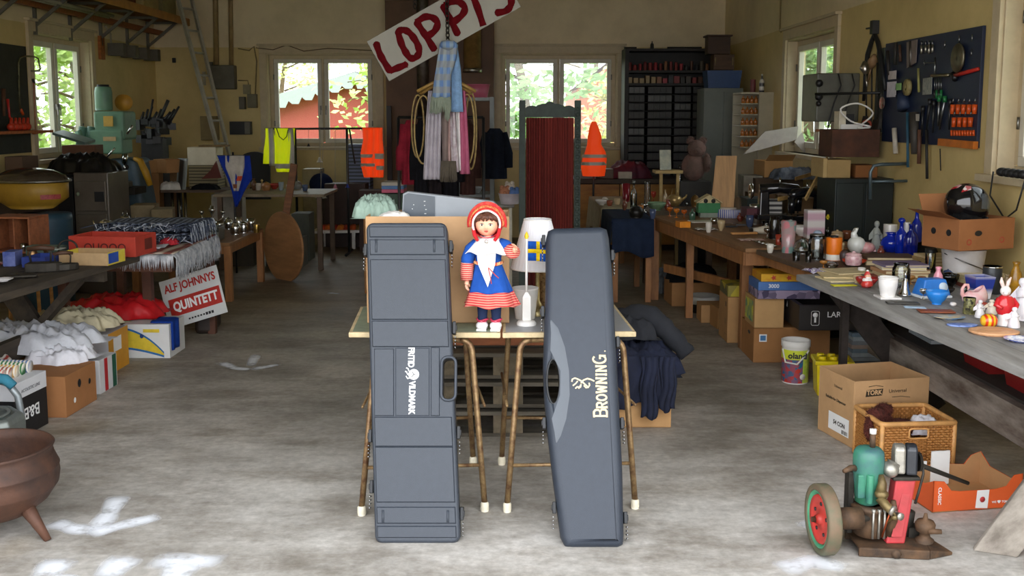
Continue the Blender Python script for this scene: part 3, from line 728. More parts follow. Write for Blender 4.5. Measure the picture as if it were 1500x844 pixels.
strokes([[(-.01,-.012),(-.024,-.016),(-.03,-.006)],[(-.012,-.002),(-.024,0),(-.028,.01),(-.034,.012)],[(-.01,.008),(-.02,.014),(-.022,.022),(-.03,.026)]],.004,0,.0,mb)
mb.at((x,.0024,s),(PI/2,0,0));strokes([[(-.008,-.01),(.0,0),(-.006,.01)],[(0,0),(.008,.002)]],.003,0,.0004,mb,1);mb.at()
mb.bd('moose_emblem',[LETW,CASEB],r)
TH2=.12
B2,a2=lean((866,805),(850,333),TH2,4.075)
def L2(px,py):x,s=onplane(px,py,B2,a2);return(x-B2.x,s)
r=TH('shotgun_case','slim dark grey tapering hard gun case with cream antlered emblem, leaning on the right table','gun case',(B2.x,B2.y,.004),rot=(-a2,0,0))
pts=[(822,790),(828,804),(840,806),(905,806),(914,800),(915,785),(913,690),(908,590),(902,480),(898,400),(893,348),(890,336),(880,332),(812,334),(803,338),(800,350),(800,400),(799,450),(797,500),(796,540),(798,590),(803,640),(810,700)]
O=[L2(*p)for p in pts];O=ccw(O)
mn=min(p[1]for p in O);O=[(x,z-mn)for x,z in O]
def dens(P,k=2):
 o=[]
 for a,b in zip(P,P[1:]+P[:1]):
  for i in range(k):o.append((a[0]+(b[0]-a[0])*i/k,a[1]+(b[1]-a[1])*i/k))
 return o
s1=shell(O,TH2*.5-.003,0,.034,CASE2,'front_shell',r);s2=shell(O,TH2*.5+.003,TH2,.03,CASEB,'rear_shell',r)
for p in s1.data.polygons:p.use_smooth=len(p.vertices)==4
hx,hz=L2(810,560);hx+=.002
HP=[(hx+(.0255)*cos(t*PI/12),hz+.088*sin(t*PI/12))for t in range(24)]
hole_cut([s1,s2],HP)
mb=TU([(x,.004,z)for x,z in HP],.0045,6,closed=True);mb.bd('handle_rim',CASEB,r)
mb=MB();C0=L2(797,500);
A=[L2(808,470),L2(818,482),L2(828,510),L2(834,545),L2(835,580),L2(830,615),L2(822,640),L2(816,650)]
B_=[(X,z)for X,z in[L2(806,474),L2(805,490),L2(804,515),L2(803,545),L2(804,580),L2(806,615),L2(810,635),L2(814,648)]]
A2=[];B3=[]
mb=MB()
for(a,b)in zip(A,B_):A2.append((a[0]-.004,-.0012,a[1]));B3.append((b[0]+.006,-.0012,b[1]))
n=len(A2);A3=[(p[0]+.005,.001,p[2])for p in A2]
HR=[]
for p in B3:
 z=p[2];q=(z-hz)/.094;x=p[0]
 if abs(q)<1:x=max(x,hx+.0305*sqrt(1-q*q))
 HR.append((min(x,A2[len(HR)][0]-.001),-.0012,z))
mb.add(HR+A2+A3,[(i,n+i,n+i+1,i+1)for i in range(n-1)]+[(n+i,2*n+i,2*n+i+1,n+i+1)for i in range(n-1)],0,True)
mb.bd('handle_plate',mat('50565e',ro=.35,var=.04),r)
for(px,py,sd)in((802,350,-1),(797,455,-1),(800,620,-1),(812,745,-1),(893,372,1),(899,500,1),(906,620,1),(913,760,1)):
 x,s=L2(px,py)
 xs=[]
 for a,b in zip(O,O[1:]+O[:1]):
  if(a[1]-s)*(b[1]-s)<=0 and a[1]!=b[1]:xs.append(a[0]+(b[0]-a[0])*(s-a[1])/(b[1]-a[1]))
 xx=(min(xs)if sd<0 else max(xs));latch(r,xx+sd*.001,s,sd,TH2/2,.045)
LB=lambda px,py:L2(px,py)
GLY=dict(B=(.9,[[(.15,0),(.15,1)],[(0,1),(.6,1),(.8,.88),(.8,.62),(.6,.52),(.15,.52)],[(.6,.52),(.85,.4),(.85,.12),(.65,0),(0,0)]]),R=(1,[[(.15,0),(.15,1)],[(0,1),(.6,1),(.8,.88),(.8,.6),(.6,.48),(.15,.48)],[(.5,.48),(.82,0)],[(0,0),(.34,0)],[(.7,0),(1,0)]]),O=(.95,[arc(.45,.5,.4,.5,0,360,14)]),W=(1.25,[[(0,1),(.3,1)],[(.12,1),(.33,0),(.6,.85),(.87,0),(1.08,1)],[(.9,1),(1.2,1)]]),N=(1.1,[[(0,0),(.32,0)],[(.16,0),(.16,1)],[(0,1),(.2,1),(.82,0),(.82,1)],[(.66,1),(1,1)]]),I=(.45,[[(0,0),(.36,0)],[(.18,0),(.18,1)],[(0,1),(.36,1)]]),G=(1.1,[arc(.5,.5,.45,.5,50,330,14),[(.5,.45),(1,.45)],[(.88,.45),(.88,0)]]))
x0,s0=L2(889,613);x1_,s1_=L2(887,519);W_=s1_-s0;tot=sum(GLY[q][0]*(1.3 if q in 'BG' else 1)for q in 'BROWNING')+.8;u_=W_/tot;pos=0
for i,q in EN('BROWNING'):
 k=1.3 if q in 'BG' else 1.0;hgt=.050 if q in 'BG' else .038;mb=MB();mb.at((x0+(x1_-x0)*pos/tot,-.0008,s0+u_*pos),(PI/2,0,0))
 strokes([[(-b_*hgt,a_*u_*k)for a_,b_ in l]for l in GLY[q][1]],.0072,0,0,mb);mb.at();mb.bd('lettering',LETC,r);pos+=GLY[q][0]*k+.1
x,s_=L2(888,516);mb=MB();mb.at((x0-.002,-.0008,s_),(PI/2,0,0));strokes([[(-.002,0),(.002,0),(.0,.001)]],.004,0,0,mb);mb.at();mb.bd('lettering',LETC,r)
mb=MB();mb.at((0,-.0008,0),(PI/2,0,0))
strokes([[L2(820+a_/6.82,500+b_/6.82)for a_,b_ in l]for l in([(120,415),(125,390),(150,378),(178,388),(215,408),(250,440),(285,470),(297,450),(292,425)],[(210,430),(235,400),(275,384),(310,392),(345,410)],[(130,455),(160,432),(178,408)],[(155,484),(172,466),(205,470),(212,440)],[(186,484),(206,455)],[(240,452),(262,476),(290,470)])],.0056,0,0,mb)
mb.at();mb.bd('antler_emblem',[LETC],r)
A_=atZ(545,470,TZ);W_=.68
cl=(-.615,4.30);cr=(-.012,4.30)
CW=cr[0]-cl[0];ch=.455
bx=CT('cardboard_carton','large plain brown carton standing on the left folding table behind the doll',CW,.30,ch,'c09a72',((cl[0]+cr[0])/2,4.425,TZ+.001),0,True,(0,0,0,0),col_in='a07c56')
PF_=mat('8d9298',ro=.35,var=.06)
r=TH('portfolio_case','grey plastic artist portfolio with a darker flap lying slanted on the carton','portfolio',(0,0,0))
YP=4.41
def q3(px,py,Y=YP):return atY(px,py,Y)
mb=MB();P=[q3(588,331),q3(735,334),q3(728,300),q3(722,295),q3(597,281),q3(590,284)]
n=6;mb.add([p[:]for p in P]+[(p+Vc((0,.05,0)))[:]for p in P],[tuple(range(n)),tuple(range(2*n-1,n-1,-1))]+[(i,n+i,n+(i+1)%n,(i+1)%n)for i in range(n)]);mb.bd('shell',PF_,r,bev=.004)
mb=MB();P=[q3(590,329,YP-.004),q3(637,329,YP-.004),q3(637,288,YP-.004),q3(598,283,YP-.004),q3(592,286,YP-.004)];mb.add([p[:]for p in P]+[(p+Vc((0,.003,0)))[:]for p in P],[(0,1,2,3,4)]+[(i,5+i,5+(i+1)%5,(i+1)%5)for i in range(5)]);mb.bd('dark_flap',mat('50575f',ro=.3,var=.06),r)
mb=MB()
for i,(x,y,w_)in EN(((622,295,7),(622,301,5),(624,307,6),(623,313,8),(606,300,4),(604,306,4))):
 p=q3(x,y,YP-.0055);mb.box(p,(w_*.0029*.35,.001,.002))
mb.bd('print_mark',LETW,r)
GREEN=cloth('8fa497')
mb=heap(.19,.2,.11,3,60,44,.4,14);SO(mb,'yarn_bundle','pale green frayed woollen cloth poking out of the carton top','cloth',[GREEN],(-.60,4.49,TZ+ch-.02))
mb=heap(.13,.10,.04,5);SO(mb,'folded_cloth','small white cloth tucked against the green wool on the carton','cloth',[WHITE],(-.50,4.345,TZ+ch-.018))
mb=GR(lambda u,v:((cl[0]+.012)+u*(CW-.024),4.29+v*.27,TZ+ch-.035+.012*sin(u*17)*cos(v*11)),30,12);SO(mb,'textile_fill','grey green textiles filling the large plain carton','cloth',[GREEN],solid=.006)
YL=4.50
pl=Vc((atY(775,400,YL).x,YL,TZ))
r=TH('table_lamp','white pleated shade lamp on the right folding table','lamp',pl+Vc((.036,-.03,.001)))
k=mpp(YL)
mb=MB();H0,H1=.205,.425
n=72;pr=[(.078,H1),(.122,H0)]
vs=[];fs=[]
for j in range(9):
 t=j/8;z=H1+(H0-H1)*t;rr=.058+(.118-.058)*t
 for i in range(n):a=2*PI*i/n;q=rr*(1+.012*(i%2));vs.append((q*cos(a),q*sin(a),z))
for j in range(8):
 for i in range(n):fs.append((j*n+i,(j+1)*n+i,(j+1)*n+(i+1)%n,j*n+(i+1)%n))
mb.add(vs,fs,0,False);sh=mb.bd('lamp_shade',mat('f1f1f5',ro=.8,var=.02),r,solid=.0015)
for q,z_ in((.119,H0+.003),(.059,H1-.002)):mb=TU([(q*cos(a*PI/20),q*sin(a*PI/20),z_)for a in range(40)],.003,6,closed=True);mb.bd('shade_trim',WHITE,sh)
mb=LA([(0,0),(.06,0),(.062,.012),(.03,.03),(.012,.06),(.009,.2),(.014,.21),(.014,.27),(0,.27)],20);mb.bd('lamp_base',met('b7a678',.4),r)
pv=Vc((atY(797,420,4.60).x,4.60,TZ))
lm=mat('8a6a42',ro=.8,kind='vor',scale=90,col2='c9a775',bump=.4)
mb=LA([(0,0),(.075,0),(.08,.03),(.08,.18),(.076,.19),(.07,.19),(.07,.03),(0,.02)],28);SO(mb,'cork_vase','brown speckled cylinder pot behind the pleated lamp','vase',[lm],pv+Vc((.05,.02,.001)))
pv=Vc((atY(759,450,4.45).x,4.40,TZ));mb=LA([(0,0),(.042,0),(.058,.13),(.06,.135),(.054,.135),(.04,.01),(0,.008)],28);SO(mb,'flower_pot','small white pot between the doll and the toy flagpole','pot',[WHITE],pv+Vc((.03,-.02,.001)))
pf=atZ(769,455,TZ);pf=Vc((pf.x+.002,4.24,TZ))
r=TH('table_flag','miniature blue and yellow Swedish flag on a white wooden pole','flag',pf+Vc((0,0,.001)),rz=rad(6))
mb=LA([(0,0),(.041,0),(.042,.008),(.036,.016),(.016,.021),(0,.021)],28);mb.bd('foot',WHITE,r)
mb=BX((0,0,.07),(.036,.02,.1));mb.add([(-.018,-.01,.12),(.018,-.01,.12),(.018,.01,.12),(-.018,.01,.12),(-.005,-.005,.14),(.005,-.005,.14),(.005,.005,.14),(-.005,.005,.14)],[(0,1,5,4),(1,2,6,5),(2,3,7,6),(3,0,4,7),(4,5,6,7)]);mb.bd('post_base',WHITE,r,bev=.002)
mb=TU([(0,0,.13),(0,0,.365)],.0052,10);mb.bd('flag_pole',WHITE,r)
mb=LA([(0,0),(.006,.002),(.0095,.012),(.007,.022),(0,.034)],14,0,(0,0,.363));mb.bd('finial',mat('e8c21c',ro=.35,var=.05),r)
mb=MB();fw,fh=.115,.083
def fl(u,v):return(.006+u*fw,.006*sin(u*7),.355-fh+v*fh-.006*u)
xs=[0,5/16,7/16,1];zs=[0,.4,.6,1]
BLUEF='1f56b0'
for i in range(3):
 for j in range(3):
  mm=1 if(i==1 or j==1)else 0;K=6
  for q in range(K):
   u0=xs[i]+(xs[i+1]-xs[i])*q/K;u1=xs[i]+(xs[i+1]-xs[i])*(q+1)/K
   mb.add([fl(u0,zs[j]),fl(u1,zs[j]),fl(u1,zs[j+1]),fl(u0,zs[j+1])],[(0,1,2,3)],mm,True)
mb.bd('flag_cloth',[cloth('1d54ae'),cloth('f0cb1a')],r,solid=.0012)
def skin_chain(name,chains,m,parent,sub=2,loc=(0,0,0),rot=None):
 """chains: list of [(x,y,z,r),...]; vertices with equal coordinates are merged"""
 vs=[];ed=[];rad=[];idx={}
 for ch in chains:
  prev=None
  for(x,y,z,r_)in ch:
   key=(round(x,5),round(y,5),round(z,5))
   if key not in idx:idx[key]=len(vs);vs.append((x,y,z));rad.append(r_)
   i=idx[key]
   if prev is not None and prev!=i:ed.append((prev,i))
   prev=i
 me=bpy.data.meshes.new(name);me.from_pydata(vs,ed,[]);me.materials.append(m)
 o=bpy.data.objects.new(name,me);COL.objects.link(o)
 md=o.modifiers.new('skin','SKIN');md.use_smooth_shade=True
 for i,rr in EN(rad):
  sv=me.skin_vertices[0].data[i];q=rr if isinstance(rr,tuple)else(rr,rr);sv.radius=q
 me.skin_vertices[0].data[0].use_root=True
 s_=o.modifiers.new('sub','SUBSURF');s_.levels=sub;s_.render_levels=sub
 dg=bpy.context.evaluated_depsgraph_get();dg.update()
 m2=bpy.data.meshes.new_from_object(o.evaluated_get(dg));o.modifiers.clear();o.data=m2
 o.location=loc
 if rot:o.rotation_euler=rot
 if parent:o.parent=parent
 return o
SKIN=mat('f0b394',ro=.45,var=.04);HAIR=mat('5b3322',ro=.5,var=.4,scale=60,stretch=(1,1,.2));DRED=cloth('c22a30');DBLUE=cloth('2451a3');DNAVY=cloth('273250');DWHITE=cloth('eeeaea',.04)
pd=atZ(721,470,TZ);pd=Vc((pd.x-.012,4.165,TZ+.001))
doll=TH('costume_doll','doll in a blue dress with red cap, white shawl and striped hem','doll',pd,rz=rad(-4))
S_=.515/.52
for s,xx in((-1,-.024),(1,.030)):
 mb=BA((xx,-.018,.016),(.0235,.040,.0165),0,16,10);mb.box((xx,-.018,.003),(.038,.066,.006));mb.bd('shoe',mat('f3eff0',ro=.5,var=.03),doll)
 mb=TU([(xx+.0215*cos(t*PI/8),.001+.021*sin(t*PI/8),.036+.003*sin(t))for t in range(16)],.0035,6,closed=True)
 mb.tu([(xx-.018,-.018,.034),(xx,-.034,.030),(xx+.018,-.018,.034)],.0028,6);mb.bd('shoe_lace',mat('d0405a',ro=.6),doll)
 mb=TU([(xx,.002,.018),(xx,.002,.05),(xx*.95,.004,.10),(xx*.9,.004,.15)],[.019,.0185,.023,.027],14);mb.bd('stocking',DNAVY,doll)
mb=MB()
def skirt(u,v):
 a=2*PI*u;z=.095+v*.165;r_=.103-.052*v**.8;w_=(1-v)*.08
 q=r_*(1+w_*sin(a*7+1)+.5*w_*sin(a*11));dx=.012*(1-v)
 return(q*cos(a)*1.0+dx,q*.72*sin(a),z+.004*sin(a*5)*(1-v))
mb.grid(lambda u,v:skirt(u,.32+.68*v),72,12,0)
mb.bd('dress_skirt',DBLUE,doll,solid=.002)
mb=GR(lambda u,v:tuple(c*(1.006 if i<2 else 1)for i,c in EN(skirt(u,.33*v))),72,6,0)
mb.bd('hem_band',mat('c22a30',ro=.85,col2='e08a78',kind='bands',scale=34),doll,solid=.003)
mb=LA([(.052,.255),(.05,.28),(.056,.31),(.055,.335),(.04,.352),(.024,.36),(.02,.37)],32,0,sy=.75);mb.bd('dress_bodice',DBLUE,doll)
mb=TU([(.053*cos(t*PI/16),.0405*sin(t*PI/16),.262+.003*sin(t*.4+1))for t in range(32)],.007,8,closed=True);mb.bd('woven_belt',mat('cf3a30',ro=.8,col2='f0d08c',kind='vor',scale=160),doll)
def arm(name_,P,m,rads):
 mb=TU(P,rads,14);return mb.bd(name_,m,doll)
STR=mat('c01f28',ro=.85,col2='e3a08c',kind='bands',scale=40)
arm('sleeve',[(-.042,0,.34),(-.066,-.004,.315),(-.080,-.008,.275),(-.082,-.01,.25)],DBLUE,[.022,.026,.026,.024])
arm('cuff',[(-.081,-.009,.262),(-.083,-.012,.225),(-.083,-.014,.195)],STR,[.0255,.026,.024])
arm('sleeve',[(.042,0,.34),(.066,-.006,.33),(.083,-.018,.312)],DBLUE,[.022,.026,.026])
arm('cuff',[(.078,-.014,.316),(.096,-.035,.31),(.104,-.05,.312)],STR,[.026,.028,.025])
def hand(W0,dirv,palmn,side,s=1.0):
 """small doll hand: palm, four curled fingers, thumb"""
 d=Vc(dirv).normalized();n=Vc(palmn).normalized();x=d.cross(n).normalized()*side;W0=Vc(W0)
 P=lambda a,b,c:(W0+d*a*s+x*b*s+n*c*s)[:]
 ch=[[P(-.012,0,0)+(.0095,),P(.004,0,0)+(.0105,),P(.016,0,.001)+(.0105,)]]
 o=[skin_chain('hand',ch,SKIN,doll)]
 for k,(b,L)in EN(((-.0078,.0135),(-.0026,.0155),(.0026,.015),(.0075,.0120))):
  c=[[P(.014,b,0)+(.0033,),P(.022,b*1.05,.001)+(.0032,),P(.022+L*.5,b*1.08,.005)+(.003,),P(.022+L*.8,b*1.1,.010)+(.0026,)]]
  skin_chain('finger',c,SKIN,o[0],1)
 c=[[P(.004,-.008,.001)+(.0042,),P(.011,-.0135,.004)+(.004,),P(.019,-.0155,.008)+(.0033,)]]
 skin_chain('thumb',c,SKIN,o[0],1)
hand((-.083,-.014,.188),(-.05,-.25,-1),(.9,-.3,0),1)
hand((.107,-.056,.318),(.05,-.5,.9),(-.6,-.7,-.2),-1)
hx_,hz_=-.004,.412
mb=TU([(0,0,.35),(0,-.002,.375)],[.017,.017],14);mb.bd('neck',SKIN,doll)
def face(u,v):
 th=PI*v;ph=2*PI*u
 x=sin(th)*cos(ph);y=sin(th)*sin(ph);z=-cos(th)
 rx,ry,rz_=.046,.045,.047
 k=1.0
 if z<0:k=1-.16*(-z)**1.5;
 X,Y_,Z_=x*rx*k,y*ry*k,z*rz_
 if y<0:
  X*=1.0
  nose=math.exp(-((X/.0055)**2+((Z_+.008)/.006)**2));ck=math.exp(-(((abs(X)-.022)/.013)**2+((Z_+.014)/.012)**2));chin=math.exp(-((X/.01)**2+((Z_+.036)/.007)**2));eye=math.exp(-(((abs(X)-.016)/.008)**2+((Z_-.003)/.006)**2))
  Y_-=.0075*nose+.004*ck+.004*chin-.003*eye
 return(hx_+X,Y_-.002,hz_+Z_)
mb=GR(face,64,48);hd=mb.bd('head',mat('f2b292',ro=.4,var=.03),doll)
EYEW=mat('f6f2ee',ro=.2,var=.01);IRIS=mat('3a2a22',ro=.2,var=.05);LIP=mat('c2443e',ro=.35,var=.05);BROW=mat('6a4028',ro=.7)
for s in(-1,1):
 mb=BA((hx_+s*.0165,-.0415,hz_+.003),(.0068,.004,.0048),0,14,8);mb.ball((hx_+s*.0165,-.0446,hz_+.003),(.0037,.002,.0042),1,12,6);mb.bd('eye',[EYEW,IRIS],hd)
 mb=TU([(hx_+s*.0095,-.0455,hz_+.0065),(hx_+s*.016,-.0462,hz_+.0090),(hx_+s*.024,-.0425,hz_+.0065)],.0011,5);mb.bd('eyelash',IRIS,hd)
 mb=BA((hx_+s*.024,-.0375,hz_-.013),(.008,.0038,.006),0,12,8);mb.bd('cheek_blush',mat('ef9c83',ro=.5,var=.05),hd)
 mb=BA((hx_+s*.0465,.0,hz_-.004),(.004,.008,.011),0,10,8);mb.bd('ear',SKIN,hd)
mb=TU([(hx_-.008,-.0435,hz_-.0215),(hx_-.003,-.0462,hz_-.0205),(hx_+.003,-.0462,hz_-.0205),(hx_+.008,-.0435,hz_-.0215)],[.0008,.0019,.0019,.0008],6);mb.tu([(hx_-.006,-.044,hz_-.0228),(hx_,-.0458,hz_-.0245),(hx_+.006,-.044,hz_-.0228)],[.0008,.0018,.0008],6);mb.bd('mouth',LIP,hd)
mb=MB();rnd=random.Random(4)
for i in range(46):
 a=-PI/2+(i/45-.5)*2.5;r0=.049
 x0,y0=hx_+r0*cos(a)*.95,r0*sin(a)*.97
 zt=hz_+.040;zb=hz_+.016+.012*abs(sin(i*.37))-.03*max(0,abs(i-22.5)/22.5-.55)*2
 sw_=.006*sin(i*.9)
 mb.tu([(hx_+.028*cos(a),.03*sin(a),hz_+.05),(x0,y0,hz_+.034),(x0*1.02+sw_,y0*1.03,(zt+zb)/2-.005),(x0+sw_*1.6,y0*1.0,zb)],[.004,.0048,.004,.0015],6)
mb.bd('hair',HAIR,doll)
mb=MB()
def bon(u,v):
 a=2*PI*u;q=v
 R_=.0545+.006*sin(PI*min(1,q*1.2));x=cos(a);z=sin(a)
 y=-.026+q*.078;sh_=sqrt(max(0,1-max(0,(q-.35)/.65)**2.4))
 zz=z*R_*sh_*(1.0 if z>0 else .92);
 return(hx_+x*R_*sh_*1.0,y-.012*max(0,-z)*(1-q),hz_+.003+zz)
mb.grid(bon,48,14);mb.bd('bonnet',DRED,doll,solid=.002)
mb=MB()
def crown(u,v):
 a=rad(-12)+rad(204)*u;
 R_=.053+.024*v;y=-.030+.022*v
 k=1.0+.10*sin(a)*v
 return(hx_+cos(a)*R_*(1.0),y,hz_+.006+sin(a)*R_*k)
mb.grid(crown,40,6);
mb.grid(lambda u,v:(hx_+cos(rad(-12)+rad(204)*u)*(.077-.03*v),-.008+.03*v,hz_+.006+sin(rad(-12)+rad(204)*u)*(.083-.03*v)),40,5)
mb.bd('cap_crown',mat('d0262c',ro=.8,col2='e2503f',kind='vor',scale=60),doll,solid=.002)
mb=GR(lambda u,v:(hx_+cos(rad(-8)+rad(196)*u)*(.062+.006*v),-.0335+.010*v,hz_+.006+sin(rad(-8)+rad(196)*u)*(.064+.008*v)),40,3);mb.bd('gold_ribbon',mat('e0975a',ro=.5,col2='cf3a2c',kind='vor',scale=200),doll,solid=.0015)
mb=TU([(hx_+.0525*cos(rad(-25+230*i/30)),-.033+.004*sin(i),hz_+.004+.053*sin(rad(-25+230*i/30)))for i in range(31)],.0042,6);mb.bd('lace_edge',DWHITE,doll)
for s in(-1,1):
 mb=TU([(hx_+s*.051,-.03,hz_-.012),(hx_+s*.046,-.038,hz_-.036),(hx_+s*.032,-.046,hz_-.058)],[.0075,.0075,.006],8);mb.bd('cap_tie',DRED,doll)
mb=MB()
def shawl(u,v):
 a=PI*(1+u)+0.0;a=rad(180+(u)*180)
 r0=.026+v*.058;x=cos(a)*r0*1.12;y=sin(a)*r0*.78-.002
 z=.366-.062*v**1.15-.006*sin(u*PI*6)*v
 return(x,y,z)
mb.grid(shawl,40,8)
mb.grid(lambda u,v:(lambda a,r0:(cos(a)*r0*1.1,sin(a)*r0*.8,.368-.05*v))(rad(180*u),.026+v*.05),30,6)
mb.add([(-.040,-.052,.31),(.034,-.052,.31),(.030,-.049,.262),(.003,-.060,.175),(-.035,-.049,.262)],[(0,4,3,2,1)])
mb.bd('shawl',DWHITE,doll,solid=.0022)
mb=BA((-.002,-.058,.352),(.008,.004,.008),0,10,8);mb.bd('brooch',met('d8d2c8',.3),doll)
mb=TU([(.004,-.052,.25),(.014,-.066,.215),(.018,-.072,.19)],.0018,6);mb.tu([(.006,-.052,.25),(.03,-.066,.226),(.046,-.068,.212)],.0018,6);mb.bd('belt_tassel',mat('c24a3c',ro=.8),doll)
doll.scale=(1.06,1.06,1.05)
WEATH=mat('9b9996',ro=.8,col2='76736f',scale=3,stretch=(6,.6,6),bump=.3);WDARK=mat('2d2520',ro=.85,var=.35,scale=4,bump=.2,stretch=(5,.8,5));PEEL=mat('4a3c32',ro=.8,col2='8b8279',scale=6,stretch=(1,.5,2),bump=.3)
ORW=mat('9c6a3e',ro=.55,var=.25,scale=5,stretch=(4,4,1));ORT=mat('8c6540',ro=.5,var=.25,scale=4,stretch=(4,.7,1));DKT=mat('5c4836',ro=.6,var=.3,scale=5)
r=TH('picnic_table','long weathered grey plank table crowded with ceramics, glass and books','table')
P0,P1=Vc((1.575,5.62,TZ-.035)),Vc((1.80,3.25,TZ-.035));W0=Vc((.80,.07,0))
for i in range(5):
 a=W0*(i/5)+W0.normalized()*.003;b=W0*((i+1)/5)-W0.normalized()*.003
 mb=SL(P0+a,P1+a,P1+b,P0+b,(0,0,.035));mb.bd('plank',WEATH,r,bev=.003)
for yy,xx in((5.44,1.765),(3.42,1.92)):
 mb=BE((xx-.04,yy,TZ-.07),(xx+.62,yy+.05,TZ-.07),.045,.068);mb.bd('cross_beam',WDARK,r)
 mb=BE((xx+.015,yy-.05,TZ-.036),(xx+.015,yy-.05,.001),.035,.045);mb.bd('leg',WDARK,r)
 mb=BE((xx+.0,yy,TZ-.05),(xx+.56,yy+.03,.01),.035,.13,up=(1,0,1));mb.bd('leg',WDARK,r)
mb=BE((2.06,5.75,.345),(2.13,3.3,.345),.045,.155);mb.bd('stretcher_plank',PEEL,r)
mb=SL((2.083,5.75,.405),(2.153,3.3,.405),(2.45,3.3,.405),(2.38,5.75,.405),(0,0,.03));mb.bd('seat_plank',WDARK,r)
mt=WT('trestle_table','dark topped table between the plank table and the orange legged one',[(1.60,6.66),(1.745,5.69),(2.70,5.74),(2.70,6.70)],TZ,.03,(2,3),DKT,ORW,.05,.06)
ot=WT('wooden_table','long table with orange brown legs and rails covered in glassware and tools',[(1.235,8.95),(1.545,6.72),(2.40,6.78),(1.95,9.0)],TZ,.028,(0,2,3),ORT,ORW,.07,.09,inset=.03)
for(x,y,s_)in((1.42,8.1,.055),(1.625,7.02,.075)):mb=BE((x,y,TZ-.03),(x,y,.001),s_);mb.bd('leg',ORW,ot)
mb=BE((1.30,8.6,.33),(1.9,7.3,.33),.03,.07);mb.bd('stretcher',ORW,ot)
def V(kind,px,py,w,h,m,name,label,cat,z=TZ,group=None,n=24,ex=None,**k):
 return lat(kind,px,py,z,w,h,m,name,label,cat,group,ex,n,**k)
def Bx(px,py,w,h,d,m,name,label,cat,z=TZ,rz=0,group=None,bev=.003,hh=None):
 """solid small block-like thing (closed carton, tin, radio): px,py = front bottom centre"""
 p=atZ(px,py,z);k=mpp(p.y);mb=BX((0,0,h*k/2),(w*k,d,h*k));
 return SO(mb,name,label,cat,m if isinstance(m,list)else[m],(p.x,p.y+d/2,z+.001),rz,group,bev=bev)
GL=glass('#f8fbfa',.1,1.2);GLD=glass('#6a6f72',.05,.9);SILV=met('c9c9c6',.18,.1);BLUEG=mat('0b2bb0',ro=.06,var=.1,coat=.6);PINKC=cer('edb3b0');WC=cer('ece9ea')
def sheetp(px,py,w,d,m,name,label,cat,rz=0,th=.002,z=TZ,bend=0,group=None):
 p=atZ(px,py,z);k=mpp(p.y);mb=MB()
 mb.grid(lambda u,v:((u-.5)*w*k,(v-.5)*d,.001+th+bend*(sin(u*9+v*3)**2)),12,8);
 return SO(mb,name,label,cat,[m],(p.x,p.y,z),rz,group,solid=th)
sheetp(1198,399,34,.14,mat('6b4f8f',ro=.9,col2='e9e4ee',kind='vor',scale=60),'napkin','purple and white patterned napkin at the far corner of the plank table','napkin',.2,.003,bend=.012)
zz=TZ
for i,(px,py,w,c,rz)in EN(((1240,412,66,'d8c79a',.15),(1236,409,60,'cdb88a',-.1),(1246,405,62,'c4b38c',.25))):
 p=atZ(px,py,TZ);k=mpp(p.y);mb=BX((0,0,.004),(w*k,.19,.007));SO(mb,'magazine',('thick beige magazine lowest of the pile beside the red bowl','beige magazine in the middle of the pile beside the red bowl','worn tan magazine topmost of the pile beside the red bowl')[i],'magazine',[mat(c,ro=.8,var=.1)],(p.x,p.y+.05,TZ+.001+i*.0085),rz)
sheetp(1236,419,36,.05,pt('e4dd35',.6),'plastic_folder','flat yellow plastic folder sticking out under the beige magazines','folder',.1,.003)
V('bowl',1269,425,33,14,cer('9c2626'),'ceramic_bowl','low dark red ceramic bowl on the plank table edge','bowl')
def santa(mb,R,H):
 mb.ball((0,0,H*.42),(R*.8,R*.7,H*.22),1);mb.ball((0,-R*.3,H*.7),(R*.5,R*.45,H*.17),2)
 mb.lt([(R*.55,0),(R*.5,H*.1),(R*.2,H*.3),(0,H*.32)],12,0,(0,0,H*.76));mb.ball((0,0,H*1.08),R*.2,1);mb.ball((0,-R*.5,H*.6),(R*.45,R*.3,H*.12),1)
V('figure',1270,421,18,20,[cer('c93a34'),cer('f0ece8'),cer('e9b597')],'santa_figurine','small red and white gnome figurine standing in the red bowl','figurine',z=TZ+.022,ex=santa)
def sqfoot(mb,R,H):mb.box((0,0,H*.04),(R*2.2,R*2.2,H*.08));mb.lt([(R*.98,H*.9),(R*1.04,H*.92),(R*1.04,H),(R*.95,H)],24)
V('cup',1300,440,28,31,[cer('f4f1ee')],'planter_cup','white footed porcelain cup on a square base near the table edge','cup',ex=sqfoot)
V('jar',1319,425,26,36,GL,'glass_decanter','clear glass decanter between the white cup and the blue scales','decanter',n=12)
V('bell',1325,436,22,27,SILV,'dinner_bell','silver coloured dinner bell in front of the clear decanter','bell',ex=lambda mb,R,H:mb.tu([(0,0,H*.9),(0,0,H*1.35)],[R*.2,R*.12],8))
V('cup',1312,418,9,12,cer('5a4a68'),'tiny_vase','tiny purple glass vase behind the silver bell','vase')
p=atZ(1310,407,TZ)
books(1318,410,TZ,[(.26,.19,.022,'8e4a3a',.15,'book with a red cover lowest of the pile behind the white cup'),(.24,.18,.02,'cdb891',-.05,'cream book second from the bottom behind the white cup'),(.25,.18,.018,'a97f5c',.1,'brown book in the pile behind the white cup'),(.23,.17,.016,'d9cfb8',-.12,'pale book under the topmost of the pile behind the white cup'),(.24,.17,.012,'776a86',.05,'book with purple grey cover topmost of the pile behind the white cup')],group='books piled behind the white cup')
books(1300,385,TZ,[(.34,.2,.025,'c7ad84',.05,'large tan book under the brown one by the blue vase'),(.30,.19,.018,'5d4636',-.05,'large dark brown book lying in front of the blue vase')],group='books in front of the blue vase')
